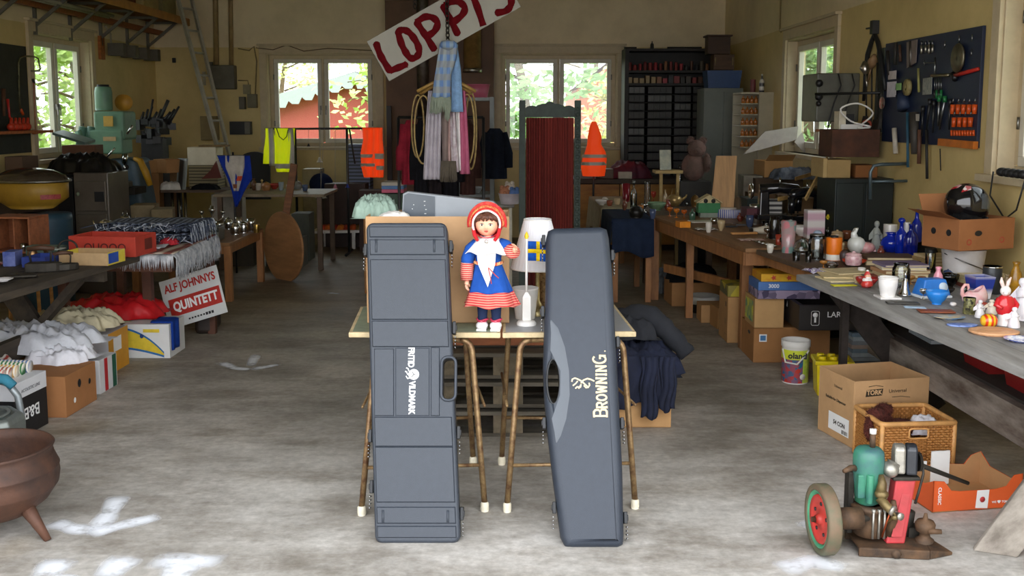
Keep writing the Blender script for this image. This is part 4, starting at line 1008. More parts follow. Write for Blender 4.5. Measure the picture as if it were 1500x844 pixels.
books(1374,392,TZ,[(.24,.17,.02,'b99a68',.1,'tan book lowest of the pile left of the white bucket'),(.23,.17,.018,'c3a877',-.08,'ochre book second of the pile left of the white bucket'),(.24,.16,.02,'a78a5c',.04,'brown cloth book third of the pile left of the white bucket'),(.22,.16,.015,'cdb78b',.15,'pale yellow book topmost of the pile left of the white bucket')],group='books piled by the white bucket')
books(1444,421,TZ,[(.24,.17,.022,'8a3a2c',.02,'red brown book under the others in front of the white bucket'),(.25,.18,.02,'cdbb8e',.12,'beige book second from the top in front of the white bucket'),(.23,.17,.018,'d6c9a4',-.05,'light cream book topmost in front of the white bucket')],group='books in front of the white bucket')
p,R,H=place(1362,400,TZ,15,36)
r=TH('pencil_jar','glass tube jar holding coloured pencils with black and white bands','jar',p+Vc((0,0,.001)))
mb=LA(prof('jar',R,H),20);mb.bd('glass_body',GL,r)
mb=LA([(R*1.02,H*.82),(R*1.06,H*.84),(R*1.06,H*1.0),(0,H*1.0)],20);mb.bd('lid',[BLACK],r)
for i,c in EN(('c97a3a','d9a066','a8452f','3f6fa0','e0c05a')):
 mb=MB();a=i*1.256;mb.tu([(R*.5*cos(a),R*.5*sin(a),H*.06),(R*.6*cos(a+.4),R*.6*sin(a+.4),H*.66)],R*.14,6);mb.bd('pencil',pt(c),r)
def kscale():
 p,R,H=place(1366,436,TZ,44,27)
 r=TH('kitchen_scale','bright blue plastic kitchen scale with white foot','scale',p+Vc((0,.02,.001)),.15)
 mb=AD([(-.075,-.05,.012),(.075,-.05,.012),(.075,.05,.012),(-.075,.05,.012),(-.055,-.035,H),(.055,-.035,H),(.055,.035,H),(-.055,.035,H)],[(3,2,1,0),(4,5,6,7),(0,1,5,4),(1,2,6,5),(2,3,7,6),(3,0,4,7)]);mb.bd('housing',pls('2a78cf'),r,bev=.006)
 mb=BX((0,0,.006),(.16,.11,.012));mb.bd('foot',pls('e8eef2'),r,bev=.003)
 mb=LA([(0,0),(.022,0),(.022,.004),(0,.004)],20);d=mb.bd('dial',pls('cfe0ee'),r);d.rotation_euler=(PI/2-.3,0,0);d.location=(.035,-.045,H*.6)
kscale()
V('vase',1373,431,15,38,cer('ec9fb0'),'ribbed_vase','slim pink ribbed vase in front of the blue scale','vase',flute=.03,nf=14,n=56)
V('bowl',1372,450,33,20,pls('2c86dd',.25),'plastic_bowl','bright blue round bowl in front of the scale','bowl')
V('cyl',1381,436,13,9,pls('7a2530',.3),'jam_jar_lid','dark red lid behind the blue bowl','lid')
def lidx(mb,R,H):mb.lt([(R*.7,H*.98),(R*.72,H*1.02),(R*.3,H*1.12),(R*.12,H*1.15),(0,H*1.15)],20)
V('bowl',1390,424,28,19,GLD,'glass_compote','smoky glass lidded compote left of the black canister','bowl',ex=lidx,flute=.03,nf=10,n=40)
V('bowl',1386,434,24,9,cer('26231f'),'dark_bowl','small black bowl under the smoky compote','bowl')
V('cyl',1452,433,27,40,[pls('2f3338',.35),SILV],'canister','tall black canister with silver rim behind the pink swan','canister',ex=lambda mb,R,H:mb.lt([(R*.99,H*.94),(R*1.03,H*.95),(R*1.03,H*1.0),(0,H*1.0)],24,1))
p,R,H=place(1434,436,TZ,30,32)
mb=MB();
mb.add([(-R*.7,-R*.7,0),(R*.7,-R*.7,0),(R*.7,R*.7,0),(-R*.7,R*.7,0),(-R,-R,H),(R,-R,H),(R,R,H),(-R,R,H)],[(3,2,1,0),(0,1,5,4),(1,2,6,5),(2,3,7,6),(3,0,4,7)])
SO(mb,'square_planter','square white flower pot with a deep blue rim behind the swan','pot',[mat('f0eef2',ro=.2,col2='2c3f9a',kind='bands',scale=2.2,coat=.3)],p+Vc((0,0,.001)),.1,solid=.006)
p,R,H=place(1426,447,TZ,40,32)
r=TH('swan_planter','pink and white porcelain swan planter with curved neck','figurine',p+Vc((0,0,.001)))
mb=MB()
def swan(u,v):
 a=2*PI*u;z=v*H*.62;k=sin(PI*(.18+.62*v))*1.05;x=cos(a)*R*.85*k+v*R*.12;y=sin(a)*R*.6*k
 up=H*.28*max(0,cos(a))*v**3
 return(x,y,z+up)
mb.grid(swan,32,10);mb.bd('body',mat('f2d3d2',ro=.2,col2='f0aeb2',scale=30,coat=.3),r,solid=.005)
mb=TU([(-R*.62,0,H*.3),(-R*.88,0,H*.5),(-R*.9,0,H*.75),(-R*.72,0,H*.93),(-R*.5,0,H*.92),(-R*.42,0,H*.78),(-R*.5,0,H*.68)],[R*.2,R*.16,R*.12,R*.11,R*.12,R*.09,R*.03],10);mb.bd('neck',PINKC,r)
mb=LA([(0,0),(R*.45,0),(R*.4,H*.06),(0,H*.06)],24);mb.bd('foot',PINKC,r)
V('cyl',1419,462,17,24,[mat('2c2a22',ro=.3,col2='8d8a58',kind='vor',scale=90)],'tea_tin','small dark floral tea tin in front of the swan','tin',ex=lambda mb,R,H:mb.lt([(R*1.01,H*.8),(R*1.05,H*.82),(R*1.05,H),(0,H)],24))
def angel(mb,R,H):
 for s in(-1,1):mb.grid(lambda u,v:(s*(R*.2+u*R*1.0),R*.35,H*(.45+.35*v*(1-u*.5)-.1*u)),5,5);mb.tu([(s*R*.3,0,H*.66),(s*R*.6,-R*.3,H*.55),(0,-R*.6,H*.58)],R*.14,6)
V('figure',1435,467,15,26,[WC],'angel_figurine','white praying angel figurine right of the dark floral tin','figurine',ex=angel)
V('figure',1452,462,17,21,[cer('f6e9d6')],'angel_figurine','cream angel figurine behind the red and yellow ball candle','figurine',ex=angel)
V('figure',1485,482,18,30,[cer('f3eef4')],'lady_figurine','white glazed lady figurine closest to the picture edge on the plank table','figurine',ex=angel)
p,R,H=place(1471,476,TZ,34,70)
r=TH('rabbit_figurine','tall white porcelain rabbit in a red jacket carrying things','figurine',p+Vc((0,0,.001)))
RB=cer('f7f1ee');RR=cer('d02c34')
mb=LA([(0,0),(R*.8,0),(R*.85,H*.04),(R*.5,H*.1),(R*.55,H*.25),(R*.6,H*.35)],20);mb.bd('legs_base',RB,r)
mb=LA([(R*.6,H*.22),(R*.78,H*.3),(R*.8,H*.45),(R*.62,H*.58),(R*.3,H*.63),(0,H*.64)],20,0,sy=.8);mb.bd('jacket',RR,r)
mb=BA((-.1*R,-R*.1,H*.72),(R*.45,R*.42,H*.11));mb.ball((-.25*R,-R*.5,H*.69),(R*.22,R*.22,H*.05));mb.bd('head',RB,r)
for s in(-1,1):
 mb=TU([(s*R*.15-.1*R,0,H*.78),(s*R*.3-.1*R,.1*R,H*.9),(s*R*.42,.1*R,H*1.0)],[R*.14,R*.18,R*.05],8);mb.bd('ear',cer('f3d9d2'),r)
 mb=TU([(s*R*.6,0,H*.55),(s*R*.95,-R*.2,H*.42),(s*R*.6,-R*.7,H*.38)],[R*.22,R*.2,R*.16],8);mb.bd('arm',RR,r)
 mb=TU([(s*R*.3,-R*.1,H*.04),(s*R*.3,-R*.5,H*.03)],[R*.24,R*.18],8);mb.bd('foot',RB,r)
V('figure',1496,472,30,62,[cer('ece8ee')],'shepherd_figurine','large pale porcelain figure at the picture edge behind the rabbit','figurine',ex=angel)
V('ball',1448,483,25,20,mat('d63a1a',ro=.25,col2='f0c22c',kind='bandsx',scale=16,coat=.4),'ball_candle','round red and yellow striped candle in front of the rabbit','candle',flute=.02,nf=8,n=40)
p=atZ(1459,492,TZ);k=mpp(p.y)
mb=LA([(0,0),(.085,0),(.098,.006),(.098,.012),(.09,.014),(.075,.009),(.055,.010),(.05,.013),(.03,.012),(0,.010)],40,0,sx=1.0,sy=.8);SO(mb,'bread_board','round light wooden serving board with carved rings','board',[mat('dba578',ro=.5,var=.15,scale=6,stretch=(1,8,8))],p+Vc((.01,.04,.001)))
p=atZ(1411,478,TZ);mb=LA([(0,0),(.06,0),(.066,.004),(.06,.006),(0,.004)],32,0,sy=.55);SO(mb,'trivet','flat blue oval trivet with scalloped edge','trivet',[mat('5b78c4',ro=.4,col2='8aa2dc',kind='vor',scale=50)],p+Vc((0,.01,.001)))
p=atZ(1391,468,TZ);mb=LA(prof('plate',.068,.012),36,0,sy=.6);SO(mb,'picture_plate','oval plate with gold rim and blue landscape picture','plate',[mat('c9b27c',ro=.3,col2='4b8fc4',scale=14)],p+Vc((0,.0,.001)))
sheetp(1371,458,50,.07,mat('8b4a30',ro=.5,var=.15),'wallet','flat brown leather wallet near the table edge','wallet',-.12,.006)
sheetp(1340,451,30,.05,pt('bcd6ee'),'greeting_card','pale blue card lying by the brown wallet','card',-.2,.0015)
sheetp(1322,445,46,.06,mat('4c4a46',ro=.6),'metal_tray','small dull metal tray in front of the white cup','tray',-.15,.004)
V('ball',1396,450,10,6,cer('f0e9e6'),'china_bird','tiny white china bird left of the pink swan','figurine')
p=atZ(1492,503,TZ);mb=LA(prof('plate',.06,.012),36);SO(mb,'china_saucer','blue and white saucer at the front edge near the round board','saucer',[mat('f1f1f6',ro=.2,col2='3b57b8',kind='vor',scale=60)],p+Vc((.02,.03,.001)))
V('vase',1486,436,20,50,mat('b9861c',ro=.3,col2='6d4a12',scale=20,coat=.3),'amber_vase','amber brown glazed vase at the picture edge behind the rabbit','vase')
V('jar',1196,384,25,36,[GL,met('8f8d88')],'cookie_jar','clear ribbed glass cookie jar left of the orange canister','jar',flute=.03,nf=12,n=48,ex=lambda mb,R,H:mb.lt([(R*.8,H),(R*.85,H*1.04),(0,H*1.06)],24,1))
V('cyl',1221,384,23,33,[pls('ee7a16',.4),pls('e9e2d6'),BLACK],'orange_canister','orange plastic canister with a white label band','canister',ex=lambda mb,R,H:(mb.lt([(R*1.02,H*.02),(R*1.03,H*.26),(R*1.0,H*.27)],24,1),mb.lt([(R*.5,H),(R*.5,H*1.08),(0,H*1.08)],20,2)))
V('ball',1236,386,13,18,mat('4b3a3a',ro=.4),'pine_cone_candle','dark round candle behind the white swan vase','candle')
V('ball',1218,395,20,10,GL,'glass_paperweight','small clear glass paperweight beside the pink floral dish','paperweight')
V('bowl',1251,393,36,8,cer('d4482c'),'red_saucer','orange red dish holding the pink glass sugar bowl','dish')
V('lidjar',1250,391,24,20,mat('e6c4c4',ro=.15,col2='c98f98',scale=40,coat=.4),'sugar_bowl','pink floral lidded glass bowl on the red orange dish','bowl',z=TZ+.012)
def swanvase(mb,R,H):
 mb.tu([(-R*.2,0,H*.5),(-R*.5,0,H*.8),(-R*.1,0,H*1.0),(R*.2,0,H*.92)],[R*.3,R*.2,R*.16,R*.06],8);mb.grid(lambda u,v:(R*(.2+u),R*.4*sin(v*3),H*(.35+.3*u)),6,6)
V('ball',1254,374,26,24,[cer('f1f2ec')],'dove_vase','white porcelain dove shaped vase in front of the dark cabinet','vase',ex=lambda mb,R,H:(mb.tu([(-R*.1,0,H*.7),(-R*.35,0,H*1.2),(-R*.1,0,H*1.5),(-R*.45,-R*.1,H*1.42)],[R*.55,R*.32,R*.28,R*.05],10)))
def shellx(mb,R,H):
 mb.grid(lambda u,v:(R*1.05*cos(PI*(u*1.0))*(.3+.7*v),-R*.3*v+R*.3*sin(u*20)*.15*v,H*.15+H*.85*sin(PI*u)*(.3+.7*v)),30,8)
V('ball',1268,374,26,16,[mat('efc6c2',ro=.3,col2='e38f96',scale=30,coat=.3)],'conch_shell','large pink conch shell between the dove vase and the stone angel','shell',ex=shellx)
V('figure',1283,370,17,44,[mat('9fa39c',ro=.7,var=.15)],'stone_statuette','grey stone angel statuette beside the blue vase','statuette',ex=angel)
V('vase',1305,373,32,28,BLUEG,'cobalt_vase','squat round cobalt blue vase','vase')
V('cyl',1303,367,20,36,cer('e6e2dd'),'white_canister','white ceramic canister standing behind the cobalt vase','canister')
def stopper(mb,R,H):mb.ball((0,0,H*1.03),(R*.62,R*.62,H*.09))
V('bottle',1319,374,17,47,BLUEG,'cobalt_bottle','cobalt blue bottle with round stopper right of the squat vase','bottle',ex=stopper)
V('bottle',1333,378,20,47,mat('0e1f8a',ro=.06,var=.2,coat=.6),'cobalt_bottle','dark blue ribbed bottle in front of the tall one','bottle',flute=.04,nf=10,n=40)
V('bottle',1341,369,16,60,BLUEG,'cobalt_bottle','tallest cobalt blue bottle nearest the wall','bottle')
V('cyl',1327,373,9,46,cer('dcdad9'),'white_vase','narrow white vase between the blue bottles','vase')
mb=heap(.2,.16,.09,21);p=atZ(1366,368,TZ);SO(mb,'black_handbag','small black bag slumped behind the books by the white bucket','bag',[cloth('1c1a19')],(2.58,6.42,TZ+.001))
V('tumbler',1154,373,22,46,mat('7e9a94',ro=.2,col2='c77d84',kind='vor',scale=26,coat=.4),'patterned_vase','tall glass vase painted with teal and pink flowers','vase')
V('bowl',1176,350,36,14,mat('e9e4dc',ro=.3,var=.05),'white_bowl','wide pale bowl heaped with small white things behind the cake dome','bowl')
V('plate',1176,375,30,6,SILV,'cake_stand','silver cake plate on short feet under a glass dome','plate')
p,R,H=place(1174,372,TZ,24,20);mb=LA([(R,0.014),(R*.98,H*.5),(R*.6,H*.95),(R*.1,H*1.02),(R*.12,H*1.15),(0,H*1.18)],24);SO(mb,'glass_dome','clear glass dome on the silver cake plate','dome',[GL],p+Vc((0,0,.004)))
r=Bx(1195,350,26,42,.1,mat('dfd9d6',ro=.7,col2='cfa9b8',kind='bands',scale=3),'picture_box','white carton box with a pink picture behind the goods','box')
r=TH('ball_ornament','pale blue glass globe on the middle table','globe',atZ(1195,352,TZ)+Vc((0,-.04,.001)));mb=BA((0,0,.04),.036);mb.bd('glass_globe',cer('b9cbe6'),r);mb=LA([(0,0),(.025,0),(.02,.008),(0,.01)]);mb.bd('stand',WC,r)
p=atZ(1213,345,TZ);r=TH('daffodil','single yellow daffodil stem in a slim vase in front of the cabinet','flower',p+Vc((0,0,.001)))
mb=LA(prof('bottle',.02,.07),16);mb.bd('vase',GL,r);mb=TU([(0,0,.02),(.004,0,.09),(-.002,0,.13)],.002,6);mb.bd('stem',pt('5a7a3a'),r)
mb=MB();
for i in range(6):a=i*PI/3;mb.ball((.014*cos(a),.0,.135+.014*sin(a)),(.009,.004,.009),0,8,6)
mb.ball((0,-.006,.135),(.007,.01,.007),0,8,6);mb.bd('blossom',pt('e0cf2a'),r)
V('jar',1134,352,16,32,mat('191414',ro=.15,var=.3,coat=.4),'black_jar','dark glossy jar behind the lying vacuum flask','jar')
p=atZ(1114,344,TZ);mb=MB();mb.at((0,0,.032),(0,PI/2,.15));mb.lt([(0,0),(.018,.0),(.022,.03),(.031,.08),(.031,.13),(.0,.14)],20);mb.at((.0,0,.032),(0,PI/2,.15));mb.lt([(0,-.02),(.016,-.018),(.018,0)],16,1);SO(mb,'vacuum_flask','pale conical flask lying on its side on the table','flask',[cer('d8cfbc'),BLACK],p+Vc((-.06,0,.001)))
sheetp(1090,345,40,.03,wood('c08a50'),'rolling_pin_handle','wooden handled bread knife lying near the table edge','knife',.15,.016)
V('cyl',1107,330,18,28,[met('b9b4aa',.3),met('d5d1c8',.3)],'metal_canister','square shouldered brushed metal canister','canister',ex=lambda mb,R,H:mb.lt([(R*1.04,H*.86),(R*1.05,H),(0,H*1.02)],24,1))
Bx(1134,330,22,38,.08,mat('2b2625',ro=.4,col2='cfcac2',kind='bands',scale=8),'radio','small black radio with a pale front strip beside the metal canister','radio')
V('cyl',1069,323,39,12,[mat('e8e4dc',ro=.3,col2='3e56b4',kind='bandsx',scale=22)],'biscuit_tin','round white tin with blue vertical stripes','tin')
V('cyl',1066,312,26,5,cer('cabfb4'),'saucer_stack','stack of pale saucers on the striped biscuit tin','saucer',z=TZ+.055)
V('cyl',1032,318,10,14,cer('dac5ae'),'beige_mug','beige mug beside the striped biscuit tin','mug')
for i,(px,py,w,rz,c,lb)in EN(((1078,333,34,.1,'26262a','carving knife with black handle lying on a dish'),(1092,331,30,-.2,'33302c','short dark kitchen knife crossing the carving knife'),(1070,330,26,.3,'5b4a3a','brown handled fork beside the carving knife'),(1112,337,34,-.35,'2c2a28','long thin black poker lying over the table'))):
 p=atZ(px,py,TZ);k=mpp(p.y);mb=MB();L=w*k;mb.box((-L*.2,0,.006),(L*.5,.018,.012));mb.add([(L*.05,-.012,.006),(L*.5,-.002,.006),(L*.5,.004,.006),(L*.05,.012,.006),(L*.05,-.012,.008),(L*.5,-.002,.008),(L*.5,.004,.008),(L*.05,.012,.008)],[(3,2,1,0),(4,5,6,7),(0,1,5,4),(1,2,6,5),(2,3,7,6),(3,0,4,7)],1)
 SO(mb,'kitchen_knife',lb,'knife',[pt(c),SILV],p+Vc((0,0,.001+.002*i)),rz,'knives on the long table')
for i in range(5):
 p=atZ(1112+i*6,357+i*1.5,TZ);mb=BA((0,0,.01),(.016,.02,.009),0,12,6);mb.tu([(0,.015,.008),(0,.07,.012)],.003,6);SO(mb,'silver_spoon','silver spoon in the row laid out at the corner of the orange legged table','spoon',[SILV],p+Vc((0,.02,.001)),.6+i*.12,'silver spoons at the table corner')
sheetp(1100,352,36,.11,mat('d9c3b4',ro=.9,col2='b58f84',kind='vor',scale=50),'lace_doily','pinkish lace doily near the corner of the orange legged table','doily',.1,.003,bend=.004)
sheetp(1034,337,30,.10,mat('d4cfc6',ro=.6,col2='7a7670',scale=40),'cutlery_bundle','small tray cloth strewn with loose cutlery','cloth',.1,.004,bend=.01)
Bx(1002,334,17,9,.1,pt('e08a1a'),'orange_tin','flat bright orange tin at the table edge','tin',rz=.2)
sheetp(1030,326,40,.14,mat('cfc8bb',ro=.3,var=.1),'glass_tray','pale glass serving tray beside the orange tin','tray',.1,.008)
p,R,H=place(1037,318,TZ,32,24)
r=TH('bird_house','small green and cream wooden bird house with round holes','bird house',p+Vc((0,0,.04)))
mb=BX((0,0,H*.3),(R*2,.11,H*.6));mb.bd('body',pt('2f7d48'),r,bev=.003)
mb=SL((-R*1.15,-.07,H*.6),(0,-.07,H*1.05),(0,.07,H*1.05),(-R*1.15,.07,H*.6),(0,0,.008));mb.slab((0,-.07,H*1.05),(R*1.15,-.07,H*.6),(R*1.15,.07,H*.6),(0,.07,H*1.05),(0,0,.008));mb.add([(-R,-.056,H*.6),(R,-.056,H*.6),(0,-.056,H*1.03)],[(0,1,2)]);mb.bd('roof',pt('d3c18f'),r)
for s in(-.35,.35):mb=LA([(0,0),(R*.2,0),(R*.2,.003),(0,.003)],14);d=mb.bd('entrance_hole',BLACK,r);d.rotation_euler=(PI/2,0,0);d.location=(s*R,-.0575,H*.72)
mb=BX((0,0,.019),(R*1.6,.09,.038));d=SO(mb,'jewellery_box','clear plastic box under the green bird house','box',[mat('8f9a8c',ro=.3)],p+Vc((0,0,.001)))
p=atZ(1062,316,TZ);mb=heap(.24,.16,.13,31,20,14,.4,6);SO(mb,'patchwork_bag','patchwork cloth bag in red, cream and green','bag',[mat('c9a88a',ro=.9,col2='a83f30',kind='vor',scale=22)],p+Vc((0,.18,.001)))
p=atZ(1069,292,TZ);mb=SL((-.13,0,0),(.07,0,0),(.13,.19,.52),(-.05,.19,.52),(0,.018,0));SO(mb,'wooden_board','tall light wooden board leaning upright against the locker','board',[mat('c49a6c',ro=.6,var=.15,scale=6,stretch=(6,1,.6))],(1.84,8.80,TZ+.001),0)
V('vase',995,299,9,55,GL,'crystal_vase','tall slender cut crystal vase','vase')
V('cyl',948,306,9,38,GL,'glass_cylinder','straight clear glass cylinder vase on the cloth table','vase',z=TZ)
V('bottle',928,306,10,36,GL,'glass_decanter','clear decanter with ball stopper left of the glass cylinder','decanter',ex=stopper)
V('tumbler',917,297,12,26,cer('8e2330'),'ruby_vase','ruby red glass vase left of the decanter','vase')
V('bowl',962,312,28,12,mat('6f8a68',ro=.5),'green_bowl','dull green bowl at the far end of the long table','bowl')
V('ball',988,304,22,16,mat('b99a62',ro=.3,var=.3,metal=.5),'brass_teapot','round brass teapot in front of the crystal vase','teapot',ex=lambda mb,R,H:(mb.tu([(R*.8,0,H*.4),(R*1.5,0,H*.8),(R*1.6,0,H*1.0)],[R*.25,R*.15,R*.1],6),mb.tu([(-R*.5,0,H*.9),(-R*.3,0,H*1.5),(R*.3,0,H*1.5),(R*.5,0,H*.9)],R*.07,6)))
V('goblet',981,318,9,13,mat('c0641c',ro=.1,coat=.4),'amber_glass','first of the amber goblets in front of the brass teapot','goblet')
V('goblet',991,320,9,13,mat('c8721e',ro=.1,coat=.4),'amber_glass','middle amber goblet in front of the brass teapot','goblet')
V('goblet',1002,321,9,12,mat('b85a18',ro=.1,coat=.4),'amber_glass','amber goblet nearest the orange tin','goblet')
V('pot',932,322,22,18,mat('1f1c18',ro=.4,metal=.5),'iron_pot','black iron pot standing on the dark blue cloth','pot')
V('pot',1018,305,13,18,mat('7a5a2f',ro=.3,metal=.6),'copper_jug','small copper jug beside the bird house','jug')
V('candle',1010,300,9,26,mat('2a2622',ro=.4),'candlestick','dark turned candlestick behind the copper jug','candlestick')
V('candle',968,300,8,26,mat('4a2f24',ro=.4),'candlestick','brown turned candlestick behind the green bowl','candlestick')
V('goblet',939,318,8,16,cer('a86a2c'),'brown_goblet','brown stoneware goblet right of the iron pot','goblet')
V('cup',904,301,10,9,cer('c9b08a'),'beige_cup','beige cup on the pale table cloth','cup')
V('cup',893,303,9,8,cer('8f4a30'),'brown_cup','brown cup on the pale table cloth','cup')
V('bowl',881,303,20,8,cer('d7d2cc'),'white_dish','white dish at the end of the pale table cloth','dish')
V('ball',886,300,10,10,cer('e4e0da'),'china_hen','little white china hen on the pale table cloth','figurine')
V('jar',1024,318,11,16,GL,'preserve_jar','clear preserving jar right of the amber goblets','jar')
V('cup',1046,330,10,8,SILV,'silver_cup','small silver cup near the glass tray','cup')
V('cup',1122,340,12,14,GL,'glass_mug','clear glass mug left of the black jar','mug')
rnd=random.Random(11)
GM=[(cer('b9a07a'),'beige'),(cer('7c4a34'),'brown'),(GL,'clear glass'),(cer('d9d4ca'),'white'),(cer('4a5a4a'),'green'),(SILV,'silver'),(cer('a8402e'),'red'),(cer('3b4a6e'),'blue')]
sp=[(915,309,'vase',8,16,1,'beside the ruby vase'),(957,300,'goblet',8,18,6,'behind the green bowl'),(974,301,'bottle',7,22,0,'behind the green bowl and candlestick'),(1006,311,'goblet',7,14,2,'between teapot and copper jug'),(1052,318,'cup',10,10,0,'left of the striped biscuit tin'),(1094,318,'cup',11,11,3,'between the biscuit tin and metal canister'),(1120,322,'lidjar',11,16,0,'between the metal canister and radio'),(1147,344,'cup',12,12,5,'behind the flower painted vase'),(1160,338,'lidjar',14,16,3,'behind the glass dome'),(1140,360,'tumbler',9,15,6,'in front of the black jar'),(1146,366,'goblet',9,16,2,'left of the flower painted vase'),(1208,372,'cup',12,12,7,'behind the orange canister'),(1226,356,'lidjar',18,17,0,'behind the orange canister'),(1240,352,'cup',14,12,1,'behind the dove vase'),(1184,386,'tumbler',10,16,2,'left of the cookie jar'),(1290,424,'tumbler',8,12,4,'behind the white footed cup'),(1412,440,'goblet',10,18,2,'behind the swan'),(1350,418,'cup',12,11,1,'left of the blue scale'),(1388,412,'lidjar',14,16,7,'behind the smoky compote'),(1474,430,'vase',14,26,0,'behind the rabbit'),(1440,455,'cup',11,10,6,'between the two angels'),(1262,404,'cup',12,10,3,'behind the gnome figurine')]
NM={'vase':'vase','goblet':'goblet','bottle':'bottle','cup':'cup','lidjar':'lidded_jar','tumbler':'tumbler'}
for(px,py,kd,w,h,mi,lb)in sp:V(kd,px,py,w,h,GM[mi][0],NM[kd],'small %s %s %s'%(GM[mi][1],NM[kd].replace('_',' '),lb),NM[kd].replace('_',' '),n=16)
def label_quad(px_pts):pass
p=atZ(1428,412,TZ);bk=TH('white_bucket','white plastic bucket with wire handle under the fruit box','bucket',(2.43,5.46,TZ+.001))
mb=LA([(0,0),(.095,0),(.113,.16),(.118,.165),(.112,.165),(.094,.006),(0,.006)],32);mb.bd('pail',pls('b9b4b2'),bk)
mb=TU([(-.112,-.02,.14),(-.05,-.115,.11),(.04,-.118,.075),(.10,-.07,.05)],.003,6);mb.bd('wire_handle',met('777470'),bk)
bb=CT('fruit_box','brown fruit carton with hand holes carrying the black helmet',.37,.27,.165,'9a6640',(2.455,5.48,TZ+.172),rad(20),True,(0,25,70,0),col_in='7d5534')
for(x,w_,h_)in((-.06,.05,.03),):
 mb=AD([(x+w_/2*cos(t*PI/8),-.1362,.09+h_/2*sin(t*PI/8))for t in range(16)],[tuple(range(16))]);mb.bd('hand_hole',[BLACK],bb)
for y in(-.06,.05):mb=AD([(-.1862,y-.018*cos(t*PI/8),.09+.018*sin(t*PI/8))for t in range(16)],[tuple(range(16))]);mb.bd('hand_hole',[BLACK],bb)
mb=MB();
for(x,z)in((.1,.05),(-.12,.045)):mb.at((x,-.1364,z),(PI/2,0,0));mb.lt([(.012,0),(.016,0.0004)],16)
mb.at();mb.bd('printed_mark',pt('b0302a'),bb)
mb=heap(.34,.24,.07,9);SO(mb,'box_contents','blue and grey papers filling the fruit carton below the helmet','papers',[mat('56606e',ro=.8,col2='b9b09c',scale=12)],(2.455,5.48,TZ+.172+.09),rad(20))
h=TH('motorcycle_helmet','black full face motorcycle helmet with red and white decals','helmet',(2.45,5.50,TZ+.172+.165+.065),rot=(0,.12,rad(-12)));h.scale=(.88,.88,.88)
mb=MB()
def helm(u,v):
 a=2*PI*u;th=PI*(.0+v*.80);r_=.115
 x=sin(th)*cos(a);y=sin(th)*sin(a);z=cos(th)
 X=x*r_*1.12;Y_=y*r_*.93;Z_=z*r_*1.08
 if z<0:X+=.018*(-z)*(1 if x>0 else-.2)
 return(X,Y_,Z_)
mb.grid(helm,40,22);mb.bd('shell',mat('141416',ro=.12,var=.3,coat=.6),h,solid=.006)
mb=GR(lambda u,v:tuple(c*1.03 for c in helm((-.17+.34*u)%1,.36+.3*v)),18,8);mb.bd('visor',mat('50585f',ro=.06,metal=.3,var=.1,coat=.8),h)
for a_,b_ in((.50,.10),(.66,.08)):mb=GR(lambda u,v:tuple(c*1.035 for c in helm((a_+b_*u)%1,.2+.2*v*(1-.5*u))),8,6);mb.bd('decal',mat('a82830',ro=.2,col2='d8d4ce',kind='vor',scale=30),h)
mb=TU([(.11,-.07,-.07),(.135,0,-.085),(.11,.07,-.07)],.014,10);mb.bd('chin_bar',mat('18181a',ro=.2),h)
p=atZ(1168,563,0)
tb=TH('toy_bucket','white toy bucket with green and yellow printed label and handle','bucket',p+Vc((0,.06,.001)))
mb=MB();R=.082;H=.262;mb.lt([(0,0),(R*.93,0),(R*.95,.005),(R*1.0,H*.82),(R*1.02,H*.84),(R*1.06,H*.86),(R*1.06,H),(R*1.0,H),(R*.98,H*.86),(R*.9,.01),(0,.008)],36);mb.bd('pail',WHITE,tb)
mb=MB();
def lab(u0,u1,z0,z1,dr=.0012,m=0):
 mb.grid(lambda u,v:((R*(.952+.048*(z0+(z1-z0)*v)/(H*.82))+dr)*cos(u0+(u1-u0)*u),(R*(.952+.048*(z0+(z1-z0)*v)/(H*.82))+dr)*sin(u0+(u1-u0)*u),z0+(z1-z0)*v),16,4,m)
lab(rad(-200),rad(-72),.008,H*.74,.001,0);lab(rad(-72),rad(10),.008,H*.80,.001,1)
mb.bd('printed_label',[mat('2b6a8f',ro=.5,col2='c33a2e',kind='vor',scale=42),mat('a7cf3c',ro=.5,col2='e8ea6a',scale=20)],tb)
mb=MB();lab(rad(-200),rad(-72),H*.58,H*.80,.0022,0);mb.bd('label_band',[mat('d8e03c',ro=.5,var=.05)],tb)
t_=text('oland',.05,'lettering',pt('1d1d1d'),tb,(-.012,-R-.0045,H*.68),(PI/2,0,rad(-12)),.0005,bold=.0015)
mb=MB();mb.at((.022,-R-.004,.05),(PI/2,0,.25));mb.lt([(0,0),(.018,0),(.018,.001),(0,.001)],20);mb.at();mb.bd('white_badge',[WHITE],tb)
mb=TU([(-R*1.04,-.02,H*.80),(-R*.95,-R*.75,H*.52),(-R*.2,-R*1.22,H*.50),(R*.5,-R*1.05,H*.72),(R*.75,-R*.8,H*.80)],.0055,8);mb.bd('carry_handle',WHITE,tb)
p=atZ(1210,583,0)
yb=TH('brick_bin','yellow plastic building brick storage bin with round studs on the lid','storage bin',(p.x+.06,p.y+.10,.001),rz=rad(-8))
YEL=pls('e9cf10',.35)
mb=MB();W,D,Hh=.20,.17,.185;mb.add([(-W/2*.9,-D/2*.9,0),(W/2*.9,-D/2*.9,0),(W/2*.9,D/2*.9,0),(-W/2*.9,D/2*.9,0),(-W/2,-D/2,Hh),(W/2,-D/2,Hh),(W/2,D/2,Hh),(-W/2,D/2,Hh)],[(3,2,1,0),(4,5,6,7),(0,1,5,4),(1,2,6,5),(2,3,7,6),(3,0,4,7)]);mb.bd('bin_body',YEL,yb,bev=.006)
mb=BX((0,0,Hh+.013),(W+.02,D+.02,.024));lid=mb.bd('lid',YEL,yb,bev=.005)
